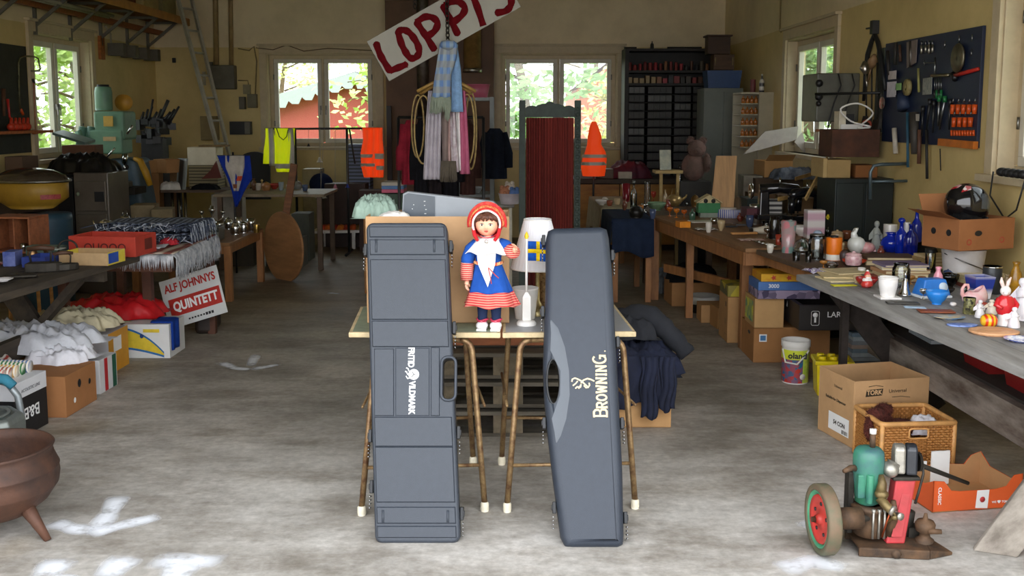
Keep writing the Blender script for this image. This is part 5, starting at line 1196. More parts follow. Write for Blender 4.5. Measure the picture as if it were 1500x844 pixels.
for i in range(3):
 for j in range(2):
  mb=LA([(0,0),(.022,0),(.022,.014),(.02,.017),(0,.017)],20);mb.bd('stud',YEL,lid,loc=((i-1)*.062,(j-.5)*.075,Hh+.0255))
PRN=pt('3a3226')
A=atZ(1200,645,0);B=atZ(1248,690,0)
tk=CT('dispenser_carton','open pale brown carton with dark printed lettering standing behind the wicker basket',.41,.33,.335,'c49c70',(1.823,5.045,.001),rad(13),True,(0,0,0,0),col_in='b08a60')
def onbox(parent,body,size,m,face,W,D,x,z,**k):
 if face=='front':return text(body,size,'lettering',m,parent,(x,-D/2-.0012,z),(PI/2,0,0),.0003,**k)
 if face=='left':return text(body,size,'lettering',m,parent,(-W/2-.0012,x,z),(PI/2,0,-PI/2),.0003,**k)
 if face=='right':return text(body,size,'lettering',m,parent,(W/2+.0012,x,z),(PI/2,0,PI/2),.0003,**k)
mb=AD([(-.145,-.1662,.255),(-.055,-.1662,.258),(-.05,-.1662,.292),(-.14,-.1662,.289)],[(0,1,2,3)]);mb.bd('logo_badge',PRN,tk)
onbox(tk,'TORK',.032,card('d2ab7e'),'front',.41,.33,-.098,.274,sx=.95,bold=.001).location.y-=.0008
onbox(tk,'Universal',.026,PRN,'front',.41,.33,.03,.276)
onbox(tk,'Dispenser',.026,PRN,'front',.41,.33,.10,.205,bold=.0004)
mb=MB();mb.at((0,-.1665,0),(PI/2,0,0));strokes([[(-.13,.305),(-.09,.31),(-.05,.302)],[(-.0,.246),(.05,.248),(.10,.24)]],.003,0,0,mb);mb.at();mb.bd('logo_swoosh',PRN,tk)
onbox(tk,'Universal',.02,PRN,'left',.41,.33,-.02,.27);onbox(tk,'Suitable for Dispenser',.021,PRN,'left',.41,.33,.0,.20,bold=.0004)
mb=AD([(-.2215,.19-.20-.03,.245),(-.2215,.19-.06,.245),(-.2215,.19-.06,.295),(-.2215,.19-.20-.03,.295)],[(0,1,2,3)]);mb.add([(-.2215,-.13,.0),(-.2215,-.13,.0),(-.2215,-.13,.0)],[(0,1,2)]);
mb=AD([(-.2064,-.13,.04),(-.2064,.06,.04),(-.2064,.06,.13),(-.2064,-.13,.13)],[(3,2,1,0)]);mb.bd('white_sticker',[LETW],tk)
text('54 CON',.03,'lettering',PRN,tk,(-.2071,-.04,.085),(PI/2,0,-PI/2),.0003,bold=.001)
mb=MB()
for i in range(14):y=-.12+i*.0085;mb.quad((-.2070,y,.045),(-.2070,y+.003+.002*(i%3),.045),(-.2070,y+.003+.002*(i%3),.065),(-.2070,y,.065))if i<7 else None
mb.bd('bar_marks',[PRN],tk)
WK=mat('c98f4e',ro=.6,kind='weave',scale=42,bump=.8,col2='a76c2f',stretch=(1,1,1));WKR=mat('d49d5e',ro=.5,var=.15,scale=30)
bs=TH('wicker_basket','honey coloured rectangular wicker basket with hand hole holding a brown plush toy','basket',(1.83,4.645,.001),rz=rad(5))
W,D,Hh=.34,.285,.23
def wick(p,q,h):
 mb=MB();P=Vc(p);Q=Vc(q);L=(Q-P).length;n=int(L/.012);nz=18;d=(Q-P).normalized();nn=Vc((d.y,-d.x,0))
 for j in range(nz):
  z=.01+j*(h-.02)/nz
  def f(u,v):
   s=.0035*sin(u*n*PI+(j%2)*PI);c=P+(Q-P)*u+nn*(s+.0022*sin(v*PI));return(c.x,c.y,z+v*(h-.02)/nz*1.02)
  mb.grid(f,n*2,3)
 return mb
hw=[(-W/2,-D/2,0),(W/2,-D/2,0),(W/2,D/2,0),(-W/2,D/2,0)]
for i in range(4):
 if i==0:
  mb=wick(hw[0],(-.042,-D/2,0),Hh);m2=wick((.042,-D/2,0),hw[1],Hh);m3=wick((-.042,-D/2,0),(.042,-D/2,0),Hh*.72);m4=wick((-.042,-D/2,0),(.042,-D/2,0),.03)
  for q,dz in((m2,0),(m3,0),(m4,Hh-.03)):b0=len(mb.v);mb.v+=[(x,y,z+dz)for x,y,z in q.v];mb.f+=[tuple(b0+k for k in f)for f in q.f];mb.m+=q.m;mb.s+=q.s
 else:mb=wick(hw[i],hw[(i+1)%4],Hh)
 mb.bd('woven_side',WK,bs,solid=.002)
for z,rr in((Hh,.012),(.012,.010)):
 mb=TU([(x*1.0,y*1.0,z)for x,y in rrect(W+.01,D+.01,.02,3)],rr,10,closed=True);mb.bd('rim',WKR,bs)
for i in range(4):mb=TU([(hw[i][0],hw[i][1],.01),(hw[i][0],hw[i][1],Hh)],.011,8);mb.bd('corner_post',WKR,bs)
mb=TU([(x,-D/2-.005,Hh*.80+z)for x,z in rrect(.09,.045,.012,3)],.005,6,closed=True);mb.bd('hand_hole_rim',WKR,bs)
mb=BX((0,0,.008),(W-.01,D-.01,.01));mb.bd('bottom',WKR,bs)
FUR=mat('5a2a20',ro=1,var=.4,scale=60,bump=1,bs=150);
def fuzzy(mb,balls,seed,dens=900,ln=.012):
 rnd=random.Random(seed)
 for c,r_,m in balls:mb.ball(c,r_,m,18,12)
 for c,r_,m in balls:
  for i in range(int(dens)):
   z=rnd.uniform(-1,1);a=rnd.uniform(0,6.283);s=sqrt(1-z*z);n=Vc((s*cos(a),s*sin(a),z));rr=r_ if isinstance(r_,(tuple,list))else(r_,)*3
   b=Vc(c)+Vc((n.x*rr[0],n.y*rr[1],n.z*rr[2]));t=n.orthogonal().normalized()*.0022
   mb.add([b-t,b+t,b+(n+Vc((rnd.gauss(0,.4),rnd.gauss(0,.4),rnd.gauss(0,.4)-.3))).normalized()*ln],[(0,1,2)],m)
 return mb
mb=fuzzy(MB(),[((-.13,.03,.215),(.075,.06,.055),0),((-.17,-.01,.25),(.06,.05,.05),0),((-.02,.0,.19),(.10,.07,.045),0),((-.10,.05,.27),(.05,.04,.035),0),((-.232,-.05,.20),(.022,.03,.06),0)],5,700,.014);SO(mb,'plush_toy','shaggy dark brown plush animal hanging out of the wicker basket','plush toy',[FUR],(1.825,4.64,.001),rad(5)).scale=(.78,.78,.9)
mb=heap(.16,.13,.10,8,24,18,.3,5);SO(mb,'white_plush','round white fluffy soft toy inside the wicker basket','soft toy',[cloth('f0ecf0',.04)],(1.92,4.64,.15),0).scale=(.85,.85,.9)
ot_=rad(7)
tr=TH('tomato_tray','orange and white cardboard fruit tray with white lettering and a red seal','tray',(1.895,4.20,.001),rz=rad(9))
ORB=mat('e2602a',ro=.6,var=.05);
W,D,Hh=.40,.29,.10
mb=BX((0,0,.003),(W,D,.004));mb.bd('bottom',card('b58a5e'),tr)
def tside(P,Q,hs,m,name='side_panel'):
 P=Vc(P);Q=Vc(Q);n=len(hs)-1;d=(Q-P).normalized();t=Vc((-d.y,d.x,0))*.004
 mb=MB();vs=[];
 for o in(Vc(),t):
  for i,(u,h)in EN(hs):c=P+(Q-P)*u+o;vs+=[(c.x,c.y,.001),(c.x,c.y,h)]
 N=len(hs)*2;fs=[];ms=[]
 for i in range(n):
  fs.append((2*i,2*i+2,2*i+3,2*i+1));fs.append((N+2*i+2,N+2*i,N+2*i+1,N+2*i+3));fs.append((2*i+1,2*i+3,N+2*i+3,N+2*i+1))
 fs.append((0,1,N+1,N));fs.append((2*n,N+2*n,N+2*n+1,2*n+1))
 mb.add(vs,fs);
 for k,f in EN(mb.f):mb.m[k]=1 if k%3==1 and k<3*n else 0
 return mb.bd(name,m,tr)
mi=card('b98d62')
tside((-W/2,-D/2,0),(W/2,-D/2,0),[(0,.135),(.12,.13),(.2,.09),(.3,.085),(.45,.085),(.52,.085),(.7,.085),(.82,.095),(.9,.14),(1,.145)],[ORB,mi])
tside((W/2,-D/2,0),(W/2,D/2,0),[(0,.145),(.25,.10),(.75,.10),(1,.145)],[ORB,mi])
tside((W/2,D/2,0),(-W/2,D/2,0),[(0,.145),(.12,.13),(.2,.09),(.5,.1),(.8,.09),(.9,.13),(1,.14)],[ORB,mi])
tside((-W/2,D/2,0),(-W/2,-D/2,0),[(0,.14),(.25,.10),(.75,.10),(1,.135)],[ORB,mi])
mb=AD([(-.01,-D/2-.0015,.01),(.045,-D/2-.0015,.006),(.05,-D/2-.0015,.085),(-.005,-D/2-.0015,.085)],[(0,1,2,3)]);mb.bd('white_patch',[LETW],tr)
mb=BX((.0,D/2-.012,.085),(.085,.008,.15));mb.bd('paper_flap',[LETW],tr)
mb=BX((-.11,D/2-.006,.105),(.1,.003,.02));mb.bd('white_edge',[LETW],tr)
o=text('CLASSIC',.02,'lettering',LETW,tr,(-.172,-D/2-.0014,.07),(PI/2,0,0),.0003,bold=.0004);o.rotation_euler=(Matrix.Rotation(PI/2,3,'X')@Matrix.Rotation(-PI/2,3,'Z')).to_euler()
text('WE \u2665 TOMATOES',.013,'lettering',LETW,tr,(.12,-D/2-.0014,.03),(PI/2,0,0),.0003,bold=.0003)
mb=MB();mb.at((.02,-D/2-.0022,.045),(PI/2,0,0));mb.lt([(0,0),(.012,0),(.012,.0005),(0,.0005)],16);mb.at();mb.bd('red_seal',pt('c23a3a'),tr)
mb=MB();a,b=Vc((1.84,3.62,.0)),Vc((2.05,3.45,.0))
mb.add([(1.725,3.66,.001),(1.86,3.60,.001),(2.1,3.66,.26),(1.98,3.74,.30),(1.735,3.69,.001),(1.87,3.63,.001),(2.11,3.69,.26),(1.99,3.77,.30),],[(0,1,2,3),(7,6,5,4),(0,4,5,1),(1,5,6,2),(2,6,7,3),(3,7,4,0)])
SO(mb,'timber_offcut','weathered grey beam end leaning in at the picture edge','timber',[mat('a39a8e',ro=.85,col2='6f665c',scale=5,stretch=(1.5,4,1),bump=.4)],bev=.004)
def rcart(*a,**k):return CT(*a,**k)
ba=CT('brown_carton','brown moving carton with a small blue and white label under the middle table',.50,.36,.235,'a9794c',(1.835,6.765,.001),rad(0),False,(0,0,0,0),col_in='8a6038')
mb=MB();mb.quad((-.215,-.1812,.14),(-.165,-.1812,.14),(-.165,-.1812,.19),(-.215,-.1812,.19));mb.bd('paper_label',[LETW],ba)
mb=MB();mb.quad((-.208,-.1818,.148),(-.172,-.1818,.148),(-.172,-.1818,.182),(-.208,-.1818,.182));mb.bd('blue_print',[pt('4a7fb0')],ba)
mb=AD([(-.2515,-.05-.035*cos(t*PI/6),.18+.012*sin(t*PI/6))for t in range(12)],[tuple(range(12))]);mb.bd('hand_hole',[BLACK],ba)
bb2=CT('parcel_carton','taller brown parcel with black print behind the moving carton',.22,.30,.33,'b48a5c',(1.645,7.32,.001),0,False)
for i,(t_,z)in EN((('18',.27),('| |',.15),('- -',.06))):text(t_,.05,'lettering',BLACK,bb2,(-.1112,-.08,z),(PI/2,0,-PI/2),.0003)
bc=CT('small_carton','small brown carton at the foot of the orange table leg',.22,.2,.16,'a87d50',(1.66,7.75,.001),.1,False)
mb=BX((0,0,.04),(.22,.28,.08));o=SO(mb,'olive_box','olive and yellow flat box lying on the tall brown parcel','box',[mat('5c5a3c',ro=.6,col2='b8a52e',kind='vor',scale=12)],(1.645,7.32,.333),0,bev=.003)
z0=.237
lr=TH('black_crate','black lidless cardboard crate with white lettering and emblem','crate',(2.06,6.53,.275),rz=0)
BK=mat('241f1d',ro=.55,var=.15)
W,D,Hh=.52,.44,.155
mb=BX((0,0,.003),(W,D,.005));
for s in(-1,1):mb.box((0,s*(D/2-.004),Hh/2),(W,.008,Hh));mb.box((s*(W/2-.004),0,Hh/2),(.008,D-.016,Hh))
mb.bd('body',BK,lr,bev=.002)
mb=MB();
for s in(-1,1):mb.box((0,s*(D/2-.012),Hh+.002),(W,.03,.006));mb.box((s*(W/2-.012),0,Hh+.002),(.03,D-.06,.006))
mb.bd('rim',BK,lr)
text('LARSSON',.05,'lettering',LETW,lr,(.02,-D/2-.0015,.10),(PI/2,0,0),.0003,sx=1.0,bold=.0004)
mb=MB();mb.at((-.16,-D/2-.0015,.078),(PI/2,0,0));mb.tu([(x,y,0)for x,y in rrect(.05,.09,.01,3)],.0015,4,closed=True);mb.lt([(0,0),(.016,0),(.016,.0006),(0,.0006)],16,c=(0,.02,0));mb.box((0,-.012,0),(.012,.03,.001));mb.at();mb.bd('white_emblem',[LETW],lr)
mb=AD([(-W/2-.0015,.08,.10),(-W/2-.0015,.05,.10),(-W/2-.0015,.06,.14)],[(0,1,2)]);mb.bd('white_mark',[LETW],lr)
gb=TH('grey_crate','grey slatted plastic crate with papers below the black lettered crate','crate',(2.28,6.40,.001));mb=BX((0,0,.04),(.32,.22,.08));mb.bd('body',pls('4a4e50'),gb,bev=.004)
for i in range(8):mb=BX((0,0,.094+i*.0255),(.30-.008*(i%3),.21,.024));mb.bd('paper_stack',[mat(('7f858a','9aa3a8','6d7f8c','a08d80')[i%4],ro=.8,var=.15)],gb)if i<7 else None
gm=[('board_game_box','comic printed board game box lowest in the pile of games','b9a6c0','3d3350',.40,.27,.055,'vor',20),('puzzle_box','blue puzzle box lettered 3000 in the middle of the game pile','4f78b4','3f67a6',.40,.27,.055,'noise',6),('tile_game_box','yellow board game box topmost of the pile under the table','e0b41e','c8761c',.36,.25,.05,'noise',10)]
cc=CT('open_carton','open pale carton with a yellow printed side holding up the game boxes',.19,.28,.193,'c29a68',(1.675,6.70,z0+.001),0,False)
mb=MB();mb.quad((-.0965,.12,.03),(-.0965,-.1,.03),(-.0965,-.1,.17),(-.0965,.12,.17));mb.bd('yellow_print',[mat('d3cf4a',ro=.6,col2='4f8a7a',kind='vor',scale=20)],cc)
zz=.4365
for nm,lb,c1,c2,W,D,T,kd,sc in gm:
 g=TH(nm,lb,'game box',(1.79,6.66,zz),rz=0);mb=BX((0,0,T/2),(W,D,T));mb.bd('box_body',[mat(c1,ro=.5,col2=c2,kind=kd,scale=sc)],g,bev=.002)
 if nm=='puzzle_box':text('3000',.035,'lettering',LETW,g,(-.10,-D/2-.0012,T/2),(PI/2,0,0),.0003,bold=.0006)
 if nm=='tile_game_box':
  mb=MB()
  for x in(-.10,0,.09):mb.add([(x+.02*cos(t*PI/5)*(1 if t%2 else .5),-D/2-.0012,T/2+.02*sin(t*PI/5)*(1 if t%2 else .5))for t in range(10)],[tuple(range(10))])
  mb.bd('star_print',[pt('b8402a')],g)
 zz+=T+.001
tb2=TH('round_tub','round tub with white top half and black lower half beside the orange legs','tub',atZ(1030,460,0)+Vc((.02,.12,.001)))
mb=LA([(0,0),(.125,0),(.128,.07),(0,.07)],32);mb.bd('black_base',[BLACK],tb2);mb=LA([(0.02,.071),(.13,.071),(.134,.13),(.128,.135),(.12,.12),(0.02,.11)],32);mb.bd('white_top',[pls('c9c6bf')],tb2)
mb=heap(.34,.3,.24,14);SO(mb,'plastic_bag','full transparent grey plastic bag on the floor under the cloth covered table','bag',[mat('6c7074',ro=.25,var=.3,scale=12)],(1.42,9.35,.001))
mb=heap(.42,.34,.16,15);SO(mb,'black_cloth_bundle','black cloth bundle lying on the small cartons','cloth',[cloth('17171a')],(1.56,8.76,.205))
CT('small_carton','flat open carton under the black cloth bundle',.46,.34,.2,'a5794e',(1.58,8.76,.001),.05,False)
CT('taped_carton','plastic wrapped tan carton in front of the black cloth bundle',.24,.2,.14,'b1885c',(1.60,7.98,.001),0,False)
for i,(px,lb)in EN(((1412,'dark red bin on the low plank nearer the diagonal brace'),(1462,'dark red bin on the low plank nearer the picture edge'))):
 y=(4.72,4.30)[i];mb=MB();W=.2;Hh=.2
 mb.add([(-.08,-.12,0),(.08,-.12,0),(.08,.12,0),(-.08,.12,0),(-.11,-.15,Hh),(.11,-.15,Hh),(.11,.15,Hh),(-.11,.15,Hh)],[(3,2,1,0),(0,1,5,4),(1,2,6,5),(2,3,7,6),(3,0,4,7)]);SO(mb,'red_bin',lb,'bin',[pls('7c1c1c')],(2.27,y,.437),0,solid=.006)
 mb=heap(.2,.26,.06,40+i);SO(mb,'white_towel',('white towel folded over the bin nearer the diagonal brace','white towel folded over the bin nearer the picture edge')[i],'towel',[cloth('dcd5cc')],(2.27,y,.437+.175),0)
r=TH('record_stack','stack of grey and white record sleeves on the low plank behind the brace','records',(2.27,5.35,.437))
for i in range(5):mb=BX((.003*(i%2),.004*(i%3),.012+i*.022),(.2,.3,.02));mb.bd('sleeve',[mat(('8c9296','a4a9ab','70777c','a88d80','b3b3b0')[i],ro=.7,var=.1)],r)
rnd=random.Random(55)
MM_=[(cer('d8d2c6'),'cream','cup'),(cer('7a3a2c'),'rust brown','vase'),(cer('3f5c4a'),'dark green','bottle'),(SILV,'silver plated','goblet'),(cer('b8a27c'),'sand coloured','bowl'),(GL,'clear glass','tumbler'),(cer('44506e'),'slate blue','cup'),(mat('a8702c',ro=.15,coat=.4),'amber','goblet')]
EX=[(1014,324,'at the very edge beside the orange tin'),(1022,311,'left of the bird house'),(1056,340,'between cutlery cloth and striped tin'),(1084,326,'in front of the upright board'),(1098,334,'left of the square metal canister'),(1124,350,'beside the vacuum flask'),(1128,372,'behind the row of silver spoons'),(1166,384,'in front of the glass dome'),(1178,366,'between the dome and picture box'),(1206,394,'before the cookie jar'),(1232,372,'between orange canister and dove vase'),(1290,378,'in front of the stone angel'),(1344,396,'left of the pencil jar'),(1352,440,'between silver bell and blue scale'),(1386,400,'right of the pencil jar'),(1416,416,'right of the smoky compote'),(1462,448,'behind the smaller angels'),(1334,418,'behind the silver bell'),(1254,416,'left of the red bowl'),(978,310,'between green bowl and brass teapot'),(956,322,'in front of the green bowl'),(944,312,'between decanter and green bowl'),(1038,342,'on the cutlery cloth edge'),(1152,356,'behind the floral glass vase')]
for i,(px,py,lb)in EN(EX):
 m,c,kd=MM_[(i*5+2)%8];V(kd,px,py,rnd.uniform(9,13),rnd.uniform(10,17),m,'small_'+kd,'little %s %s %s'%(c,kd,lb),kd,n=14)
PR=rad(0)
GRN=mat('3f8a6a',ro=.45,col2='2f5f5c',scale=9,bump=.3);GRB=mat('54606e',ro=.5,var=.3);RUST=mat('6b5038',ro=.7,col2='3e3228',scale=14,bump=.5,metal=.3);REDP=mat('c23a40',ro=.5,col2='9c3030',scale=9,bump=.3);ALU=mat('aaa69c',ro=.4,metal=.7,var=.3,scale=20,bump=.3);BRS=mat('86754c',ro=.5,metal=.6,var=.3,scale=20,col2='5a4a32',bump=.4);IRON=mat('3a3630',ro=.6,metal=.5,var=.4,scale=14,bump=.4)
YP0=3.68;K_=mpp(YP0)
pu=TH('engine_pump','old green and red stationary engine with a flywheel and pump on a rusty base','engine',(0,0,0))
def pp(px,py,Y=YP0):return atY(px,py,Y)
gz=lambda px,Y:atY(px,500,Y).x
B0=Vc((1.295,3.60,.014));B1=Vc((1.56,3.60,.014))
mb=BE((1.28,3.615,.018),(1.53,3.585,.018),.014,.034);mb.beam((1.28,3.77,.018),(1.55,3.75,.018),.014,.034);mb.slab((1.28,3.61,.028),(1.53,3.58,.028),(1.56,3.76,.028),(1.28,3.78,.028),(0,0,.008));mb.add([(1.53,3.58,.002),(1.63,3.62,.002),(1.56,3.76,.002),(1.53,3.58,.036),(1.63,3.62,.014),(1.56,3.76,.036)],[(0,2,1),(3,4,5),(0,1,4,3),(1,2,5,4),(2,0,3,5)]);mb.bd('base_frame',RUST,pu,bev=.003)
mb=MB();mb.at((1.41,3.597,.02),(PI/2,0,0));mb.lt([(0,0),(.018,0),(.018,.014),(.010,.018),(0,.018)],6);mb.at();mb.bd('base_bolt',RUST,pu)
cc=Vc((1.345,3.70,0))
mb=LA([(.05,.05),(.062,.06),(.066,.10),(.064,.15),(.07,.155),(.07,.168),(.04,.17)],24,0,cc);mb.bd('crankcase',RUST,pu)
for i,x in EN((-.022,.0,.02)):mb=TU([cc+Vc((.012+x,-.068,.06)),cc+Vc((.012+x,-.07,.165))],.0045,8);mb.lt([(0,0),(.008,0),(.008,.008),(0,.008)],6,0,tuple(cc+Vc((.012+x,-.07,.165))));mb.bd('stud_bolt',ALU,pu)
hp=cc+Vc((-.012,0,0))
mb=LA([(.03,.17),(.045,.18),(.05,.25),(.052,.26),(.056,.30),(.057,.35),(.054,.372),(.044,.384),(.02,.388),(0,.389)],28,0,hp);mb.bd('water_hopper',mat('3d8a68',ro=.45,col2='41586a',kind='noise',scale=7,bump=.4),pu)
mb=BX(hp+Vc((-.036,-.03,.25)),(.03,.03,.09));mb.tu([hp+Vc((-.01,-.052,.19)),hp+Vc((-.01,-.054,.30))],.014,10);mb.bd('hopper_rib',GRN,pu,bev=.004)
mb=TU([hp+Vc((.012,0,.385)),hp+Vc((.012,0,.44))],.011,10);mb.bd('exhaust_pipe',RUST,pu)
mb=TU([hp+Vc((.012,0,.44)),hp+Vc((.012,0,.458))],.0125,10);mb.bd('pipe_tip',[WHITE],pu)
mb=TU([hp+Vc((-.05,-.01,.31)),hp+Vc((-.075,-.03,.318)),hp+Vc((-.108,-.05,.312))],[.013,.012,.008],8);mb.bd('side_lever',RUST,pu)
mb=BE(hp+Vc((-.058,.03,.05)),hp+Vc((-.058,.03,.29)),.022,.05);mb.bd('side_bracket',IRON,pu,bev=.003)
mb=TU([hp+Vc((.03,-.05,.30)),hp+Vc((.032,-.062,.27)),hp+Vc((.025,-.068,.235))],[.009,.016,.02],12);mb.ball(hp+Vc((.028,-.07,.232)),(.026,.022,.018));mb.tu([hp+Vc((.02,-.07,.22)),hp+Vc((.045,-.09,.19)),hp+Vc((.06,-.105,.182))],[.018,.017,.019],14);mb.bd('carburettor',BRS,pu)
mb=TU([hp+Vc((.055,-.1,.184)),hp+Vc((.062,-.107,.181))],[.0195,.0195],14);mb.bd('intake_rim',ALU,pu)
mb=TU([hp+Vc((.06,-.08,.17)),hp+Vc((.05,-.075,.13)),hp+Vc((.035,-.075,.07))],.004,6);mb.bd('fuel_pipe',mat('9a4a2c',ro=.4,metal=.8),pu)
mb=TU([hp+Vc((.075,-.03,.06)),hp+Vc((.083,-.05,.15)),hp+Vc((.08,-.05,.20))],[.028,.018,.010],10);mb.bd('oil_casting',RUST,pu)
mb=MB();mb.at(tuple(hp+Vc((.09,-.085,.155))),(PI/2,0,.4));mb.lt([(0,-.02),(.012,-.02),(.012,.0),(.014,.0),(.014,.012),(0,.012)],14);mb.at();mb.bd('grease_cap',ALU,pu)
mb=TU([hp+Vc((.05,-.07,.12)),hp+Vc((.075,-.09,.16)),hp+Vc((.06,-.1,.175))],.006,8);mb.ball(hp+Vc((.072,-.088,.15)),.012);mb.bd('brass_tap',BRS,pu)
fl_c=Vc((1.155,3.64,.133));ang=rad(4)
def wheel(profile,m,name,parent):
 mb=MB();mb.at(fl_c,(0,-PI/2,ang));mb.lt(profile,48);mb.at();return mb.bd(name,m,parent)
RUSTR=mat('7d6450',ro=.65,col2='55604a',scale=10,metal=.2,bump=.3)
fwo=wheel([(.085,-.022),(.126,-.022),(.13,-.016),(.13,.022),(.126,.028),(.108,.028),(.104,.020),(.10,.004),(.085,.004)],RUSTR,'flywheel_rim',pu)
wheel([(.070,.002),(.102,.006),(.106,.024),(.101,.026),(.096,.010),(.070,.006)],mat('4f9a74',ro=.5,var=.3,scale=14),'flywheel_ring',pu)
wheel([(0,.034),(.014,.034),(.018,.024),(.022,.014),(.060,.010),(.074,.016),(.088,.022),(.091,.014),(.085,-.01),(.03,-.018),(0,-.018)],mat('d03a34',ro=.45,col2='a83a30',scale=9),'flywheel_disc',pu)
wheel([(0,.046),(.010,.046),(.011,.034),(0,.03)],RUST,'hub_nut',pu)
for t in range(5):
 a=t*2*PI/5;mb=MB();mb.at(fl_c,(0,-PI/2,ang));mb.lt([(0,0),(.007,0),(.007,.0035),(0,.0035)],12,0,(.058*cos(a),.058*sin(a),.0115));mb.at();mb.bd('wheel_hole',BLACK,pu)
d=Vc((cos(ang),sin(ang),0));
mb=TU([fl_c,fl_c+d*.20],.014,12);mb.bd('crank_shaft',IRON,pu)
mb=TU([fl_c+d*.05,fl_c+d*.14],.04,16);mb.bd('bearing_housing',RUST,pu)
mb=MB();A,Bq=pp(1328,818,3.66),pp(1340,733,3.68)
a=Vc((1.425,3.67,.036));b=Vc((1.47,3.70,.27))
mb.add([a+Vc(v)for v in((-.035,-.03,0),(.035,-.03,0),(.035,.03,0),(-.035,.03,0))]+[b+Vc(v)for v in((-.042,-.028,0),(.034,-.028,0),(.034,.03,0),(-.042,.03,0))],[(3,2,1,0),(4,5,6,7),(0,1,5,4),(1,2,6,5),(2,3,7,6),(3,0,4,7)]);mb.bd('pump_column',REDP,pu,bev=.006)
mb=SL(a+Vc((-.02,-.0345,.03)),a+Vc((.02,-.0345,.03)),b+Vc((.012,-.033,-.05)),b+Vc((-.02,-.033,-.05)),(0,-.003,0));mb.bd('column_panel',REDP,pu,bev=.002)
mb=BX(b+Vc((-.004,0,.006)),(.10,.07,.014));mb.bd('top_flange',IRON,pu,bev=.003)
hb=b+Vc((.0,0,.012))
mb=MB();mb.at(hb+Vc((.0,0,.056)),(0,PI/2,-.15));mb.prism([(x,y)for x,y in[(-.05,-.03),(.045,-.036),(.05,.036),(-.03,.036),(-.062,.016),(-.062,-.014)]],-.045,-.004);mb.at();mb.bd('gear_housing',ALU,pu,bev=.008)
mb=MB();mb.at(hb+Vc((.0,0,.056)),(0,PI/2,-.15));mb.prism([(x*1.04,y*1.04)for x,y in[(-.05,-.03),(.045,-.036),(.05,.036),(-.03,.036),(-.062,.016),(-.062,-.014)]],-.002,.038);mb.at();mb.bd('gear_cover',mat('23262c',ro=.35,var=.3,coat=.3),pu,bev=.008)
mb=TU([hp+Vc((.05,-.015,.315)),hp+Vc((.08,-.015,.312)),hb+Vc((-.045,-.01,.05))],[.022,.028,.026],16);mb.ball(hp+Vc((.075,-.025,.31)),(.03,.028,.03));mb.bd('valve_body',ALU,pu)
mb=TU([hb+Vc((.05,.01,.07)),hb+Vc((.066,-.0,.04)),hb+Vc((.062,-.02,.01)),hb+Vc((.045,-.03,-.05)),hb+Vc((.03,-.035,-.10))],.005,8);mb.bd('drive_chain',IRON,pu)
mb=MB();mb.at(hb+Vc((.055,.0,.05)),(0,PI/2,0));mb.lt([(0,-.01),(.036,-.01),(.036,0),(0,.004)],24);mb.at();mb.bd('sprocket',IRON,pu)
mb=MB();mb.at((1.54,3.66,.036));mb.lt([(0,0),(.03,0),(.034,.01),(.02,.02),(.018,.035),(.034,.045),(.037,.07),(.03,.082),(.01,.088),(.006,.11),(0,.112)],20);mb.at();mb.tu([(1.54,3.63,.09),(1.585,3.62,.092)],[.012,.009],8);mb.bd('small_pump',RUST,pu)
mb=TU([(1.49,3.73,.04),(1.50,3.73,.13)],.028,12);mb.box((1.53,3.72,.055),(.07,.05,.04));mb.bd('pump_foot',IRON,pu)
mb=TU([atY(1312,667,3.80),atY(1365,688,3.85),atY(1418,708,3.92)],[.011,.010,.008],10);mb.bd('iron_bar',[IRON],pu)
CI=mat('43332d',ro=.65,col2='694838',scale=5,metal=.35,bump=.4,bs=60);CIN=mat('7b564a',ro=.8,col2='4f4c50',scale=5,bump=.4)
ca=TH('iron_cauldron','large rusty cast iron cauldron on three legs cut off by the picture edge','cauldron',(-2.04,3.86,.001))
R=.285;Zc=.095
mb=MB();pr=[(0,0),(.09,.004),(.17,.03),(.235,.085),(.272,.145),(.276,.150),(.278,.156),(.284,.20),(.280,.235),(.284,.239),(.281,.245),(.262,.295),(.262,.300),(.256,.305),(.262,.335),(.268,.343),(.262,.35),(.252,.348),(.248,.30),(.268,.22),(.258,.14),(.2,.06),(.1,.02),(0,.014)]
mb.lt([(r_*.89,z*.82+.05)for r_,z in pr],64);mb.bd('pot_body',CI,ca)
for k,a in EN((-22,98,218)):
 a=rad(a);c,s=cos(a),sin(a)
 mb=TU([(c*.17,s*.17,.13),(c*.225,s*.225,.07),(c*.285,s*.285,.0),],[.032,.022,.013],10);mb.bd('leg',CI,ca)
GALV=mat('8b918d',ro=.45,metal=.6,var=.2,scale=8);
gk=TH('galvanised_can','galvanised eight sided metal can with a round sunken lid','can',(-2.46,4.58,.001),rz=.39);gk.scale=(1,1,.86)
mb=LA([(0,0),(.19,0),(.20,.01),(.20,.25),(.19,.275),(.17,.285),(.16,.285),(.15,.262),(0,.262)],8,sm=False);mb.bd('tank_body',GALV,gk,bev=.006)
mb=TU([(.13*cos(t*PI/16),.13*sin(t*PI/16),.288)for t in range(32)],.008,8,closed=True);mb.bd('lid_ring',GALV,gk)
hs=TH('grey_hose_arch','thick grey pipe bent in an arch with blue cloth on it beside the metal can','pipe',(0,0,0))
mb=MB();pts=[Vc((-2.42,4.93,.001)),Vc((-2.415,4.93,.30))]
mb=TU([atY(-60,640,4.86),atY(-58,590,4.86),atY(-40,565,4.86),atY(-10,556,4.86),atY(12,562,4.86),atY(26,580,4.86),atY(31,605,4.86),atY(32,640,4.86)],.017,12);mb.bd('bent_pipe',[mat('8d9497',ro=.4,metal=.4)],hs)
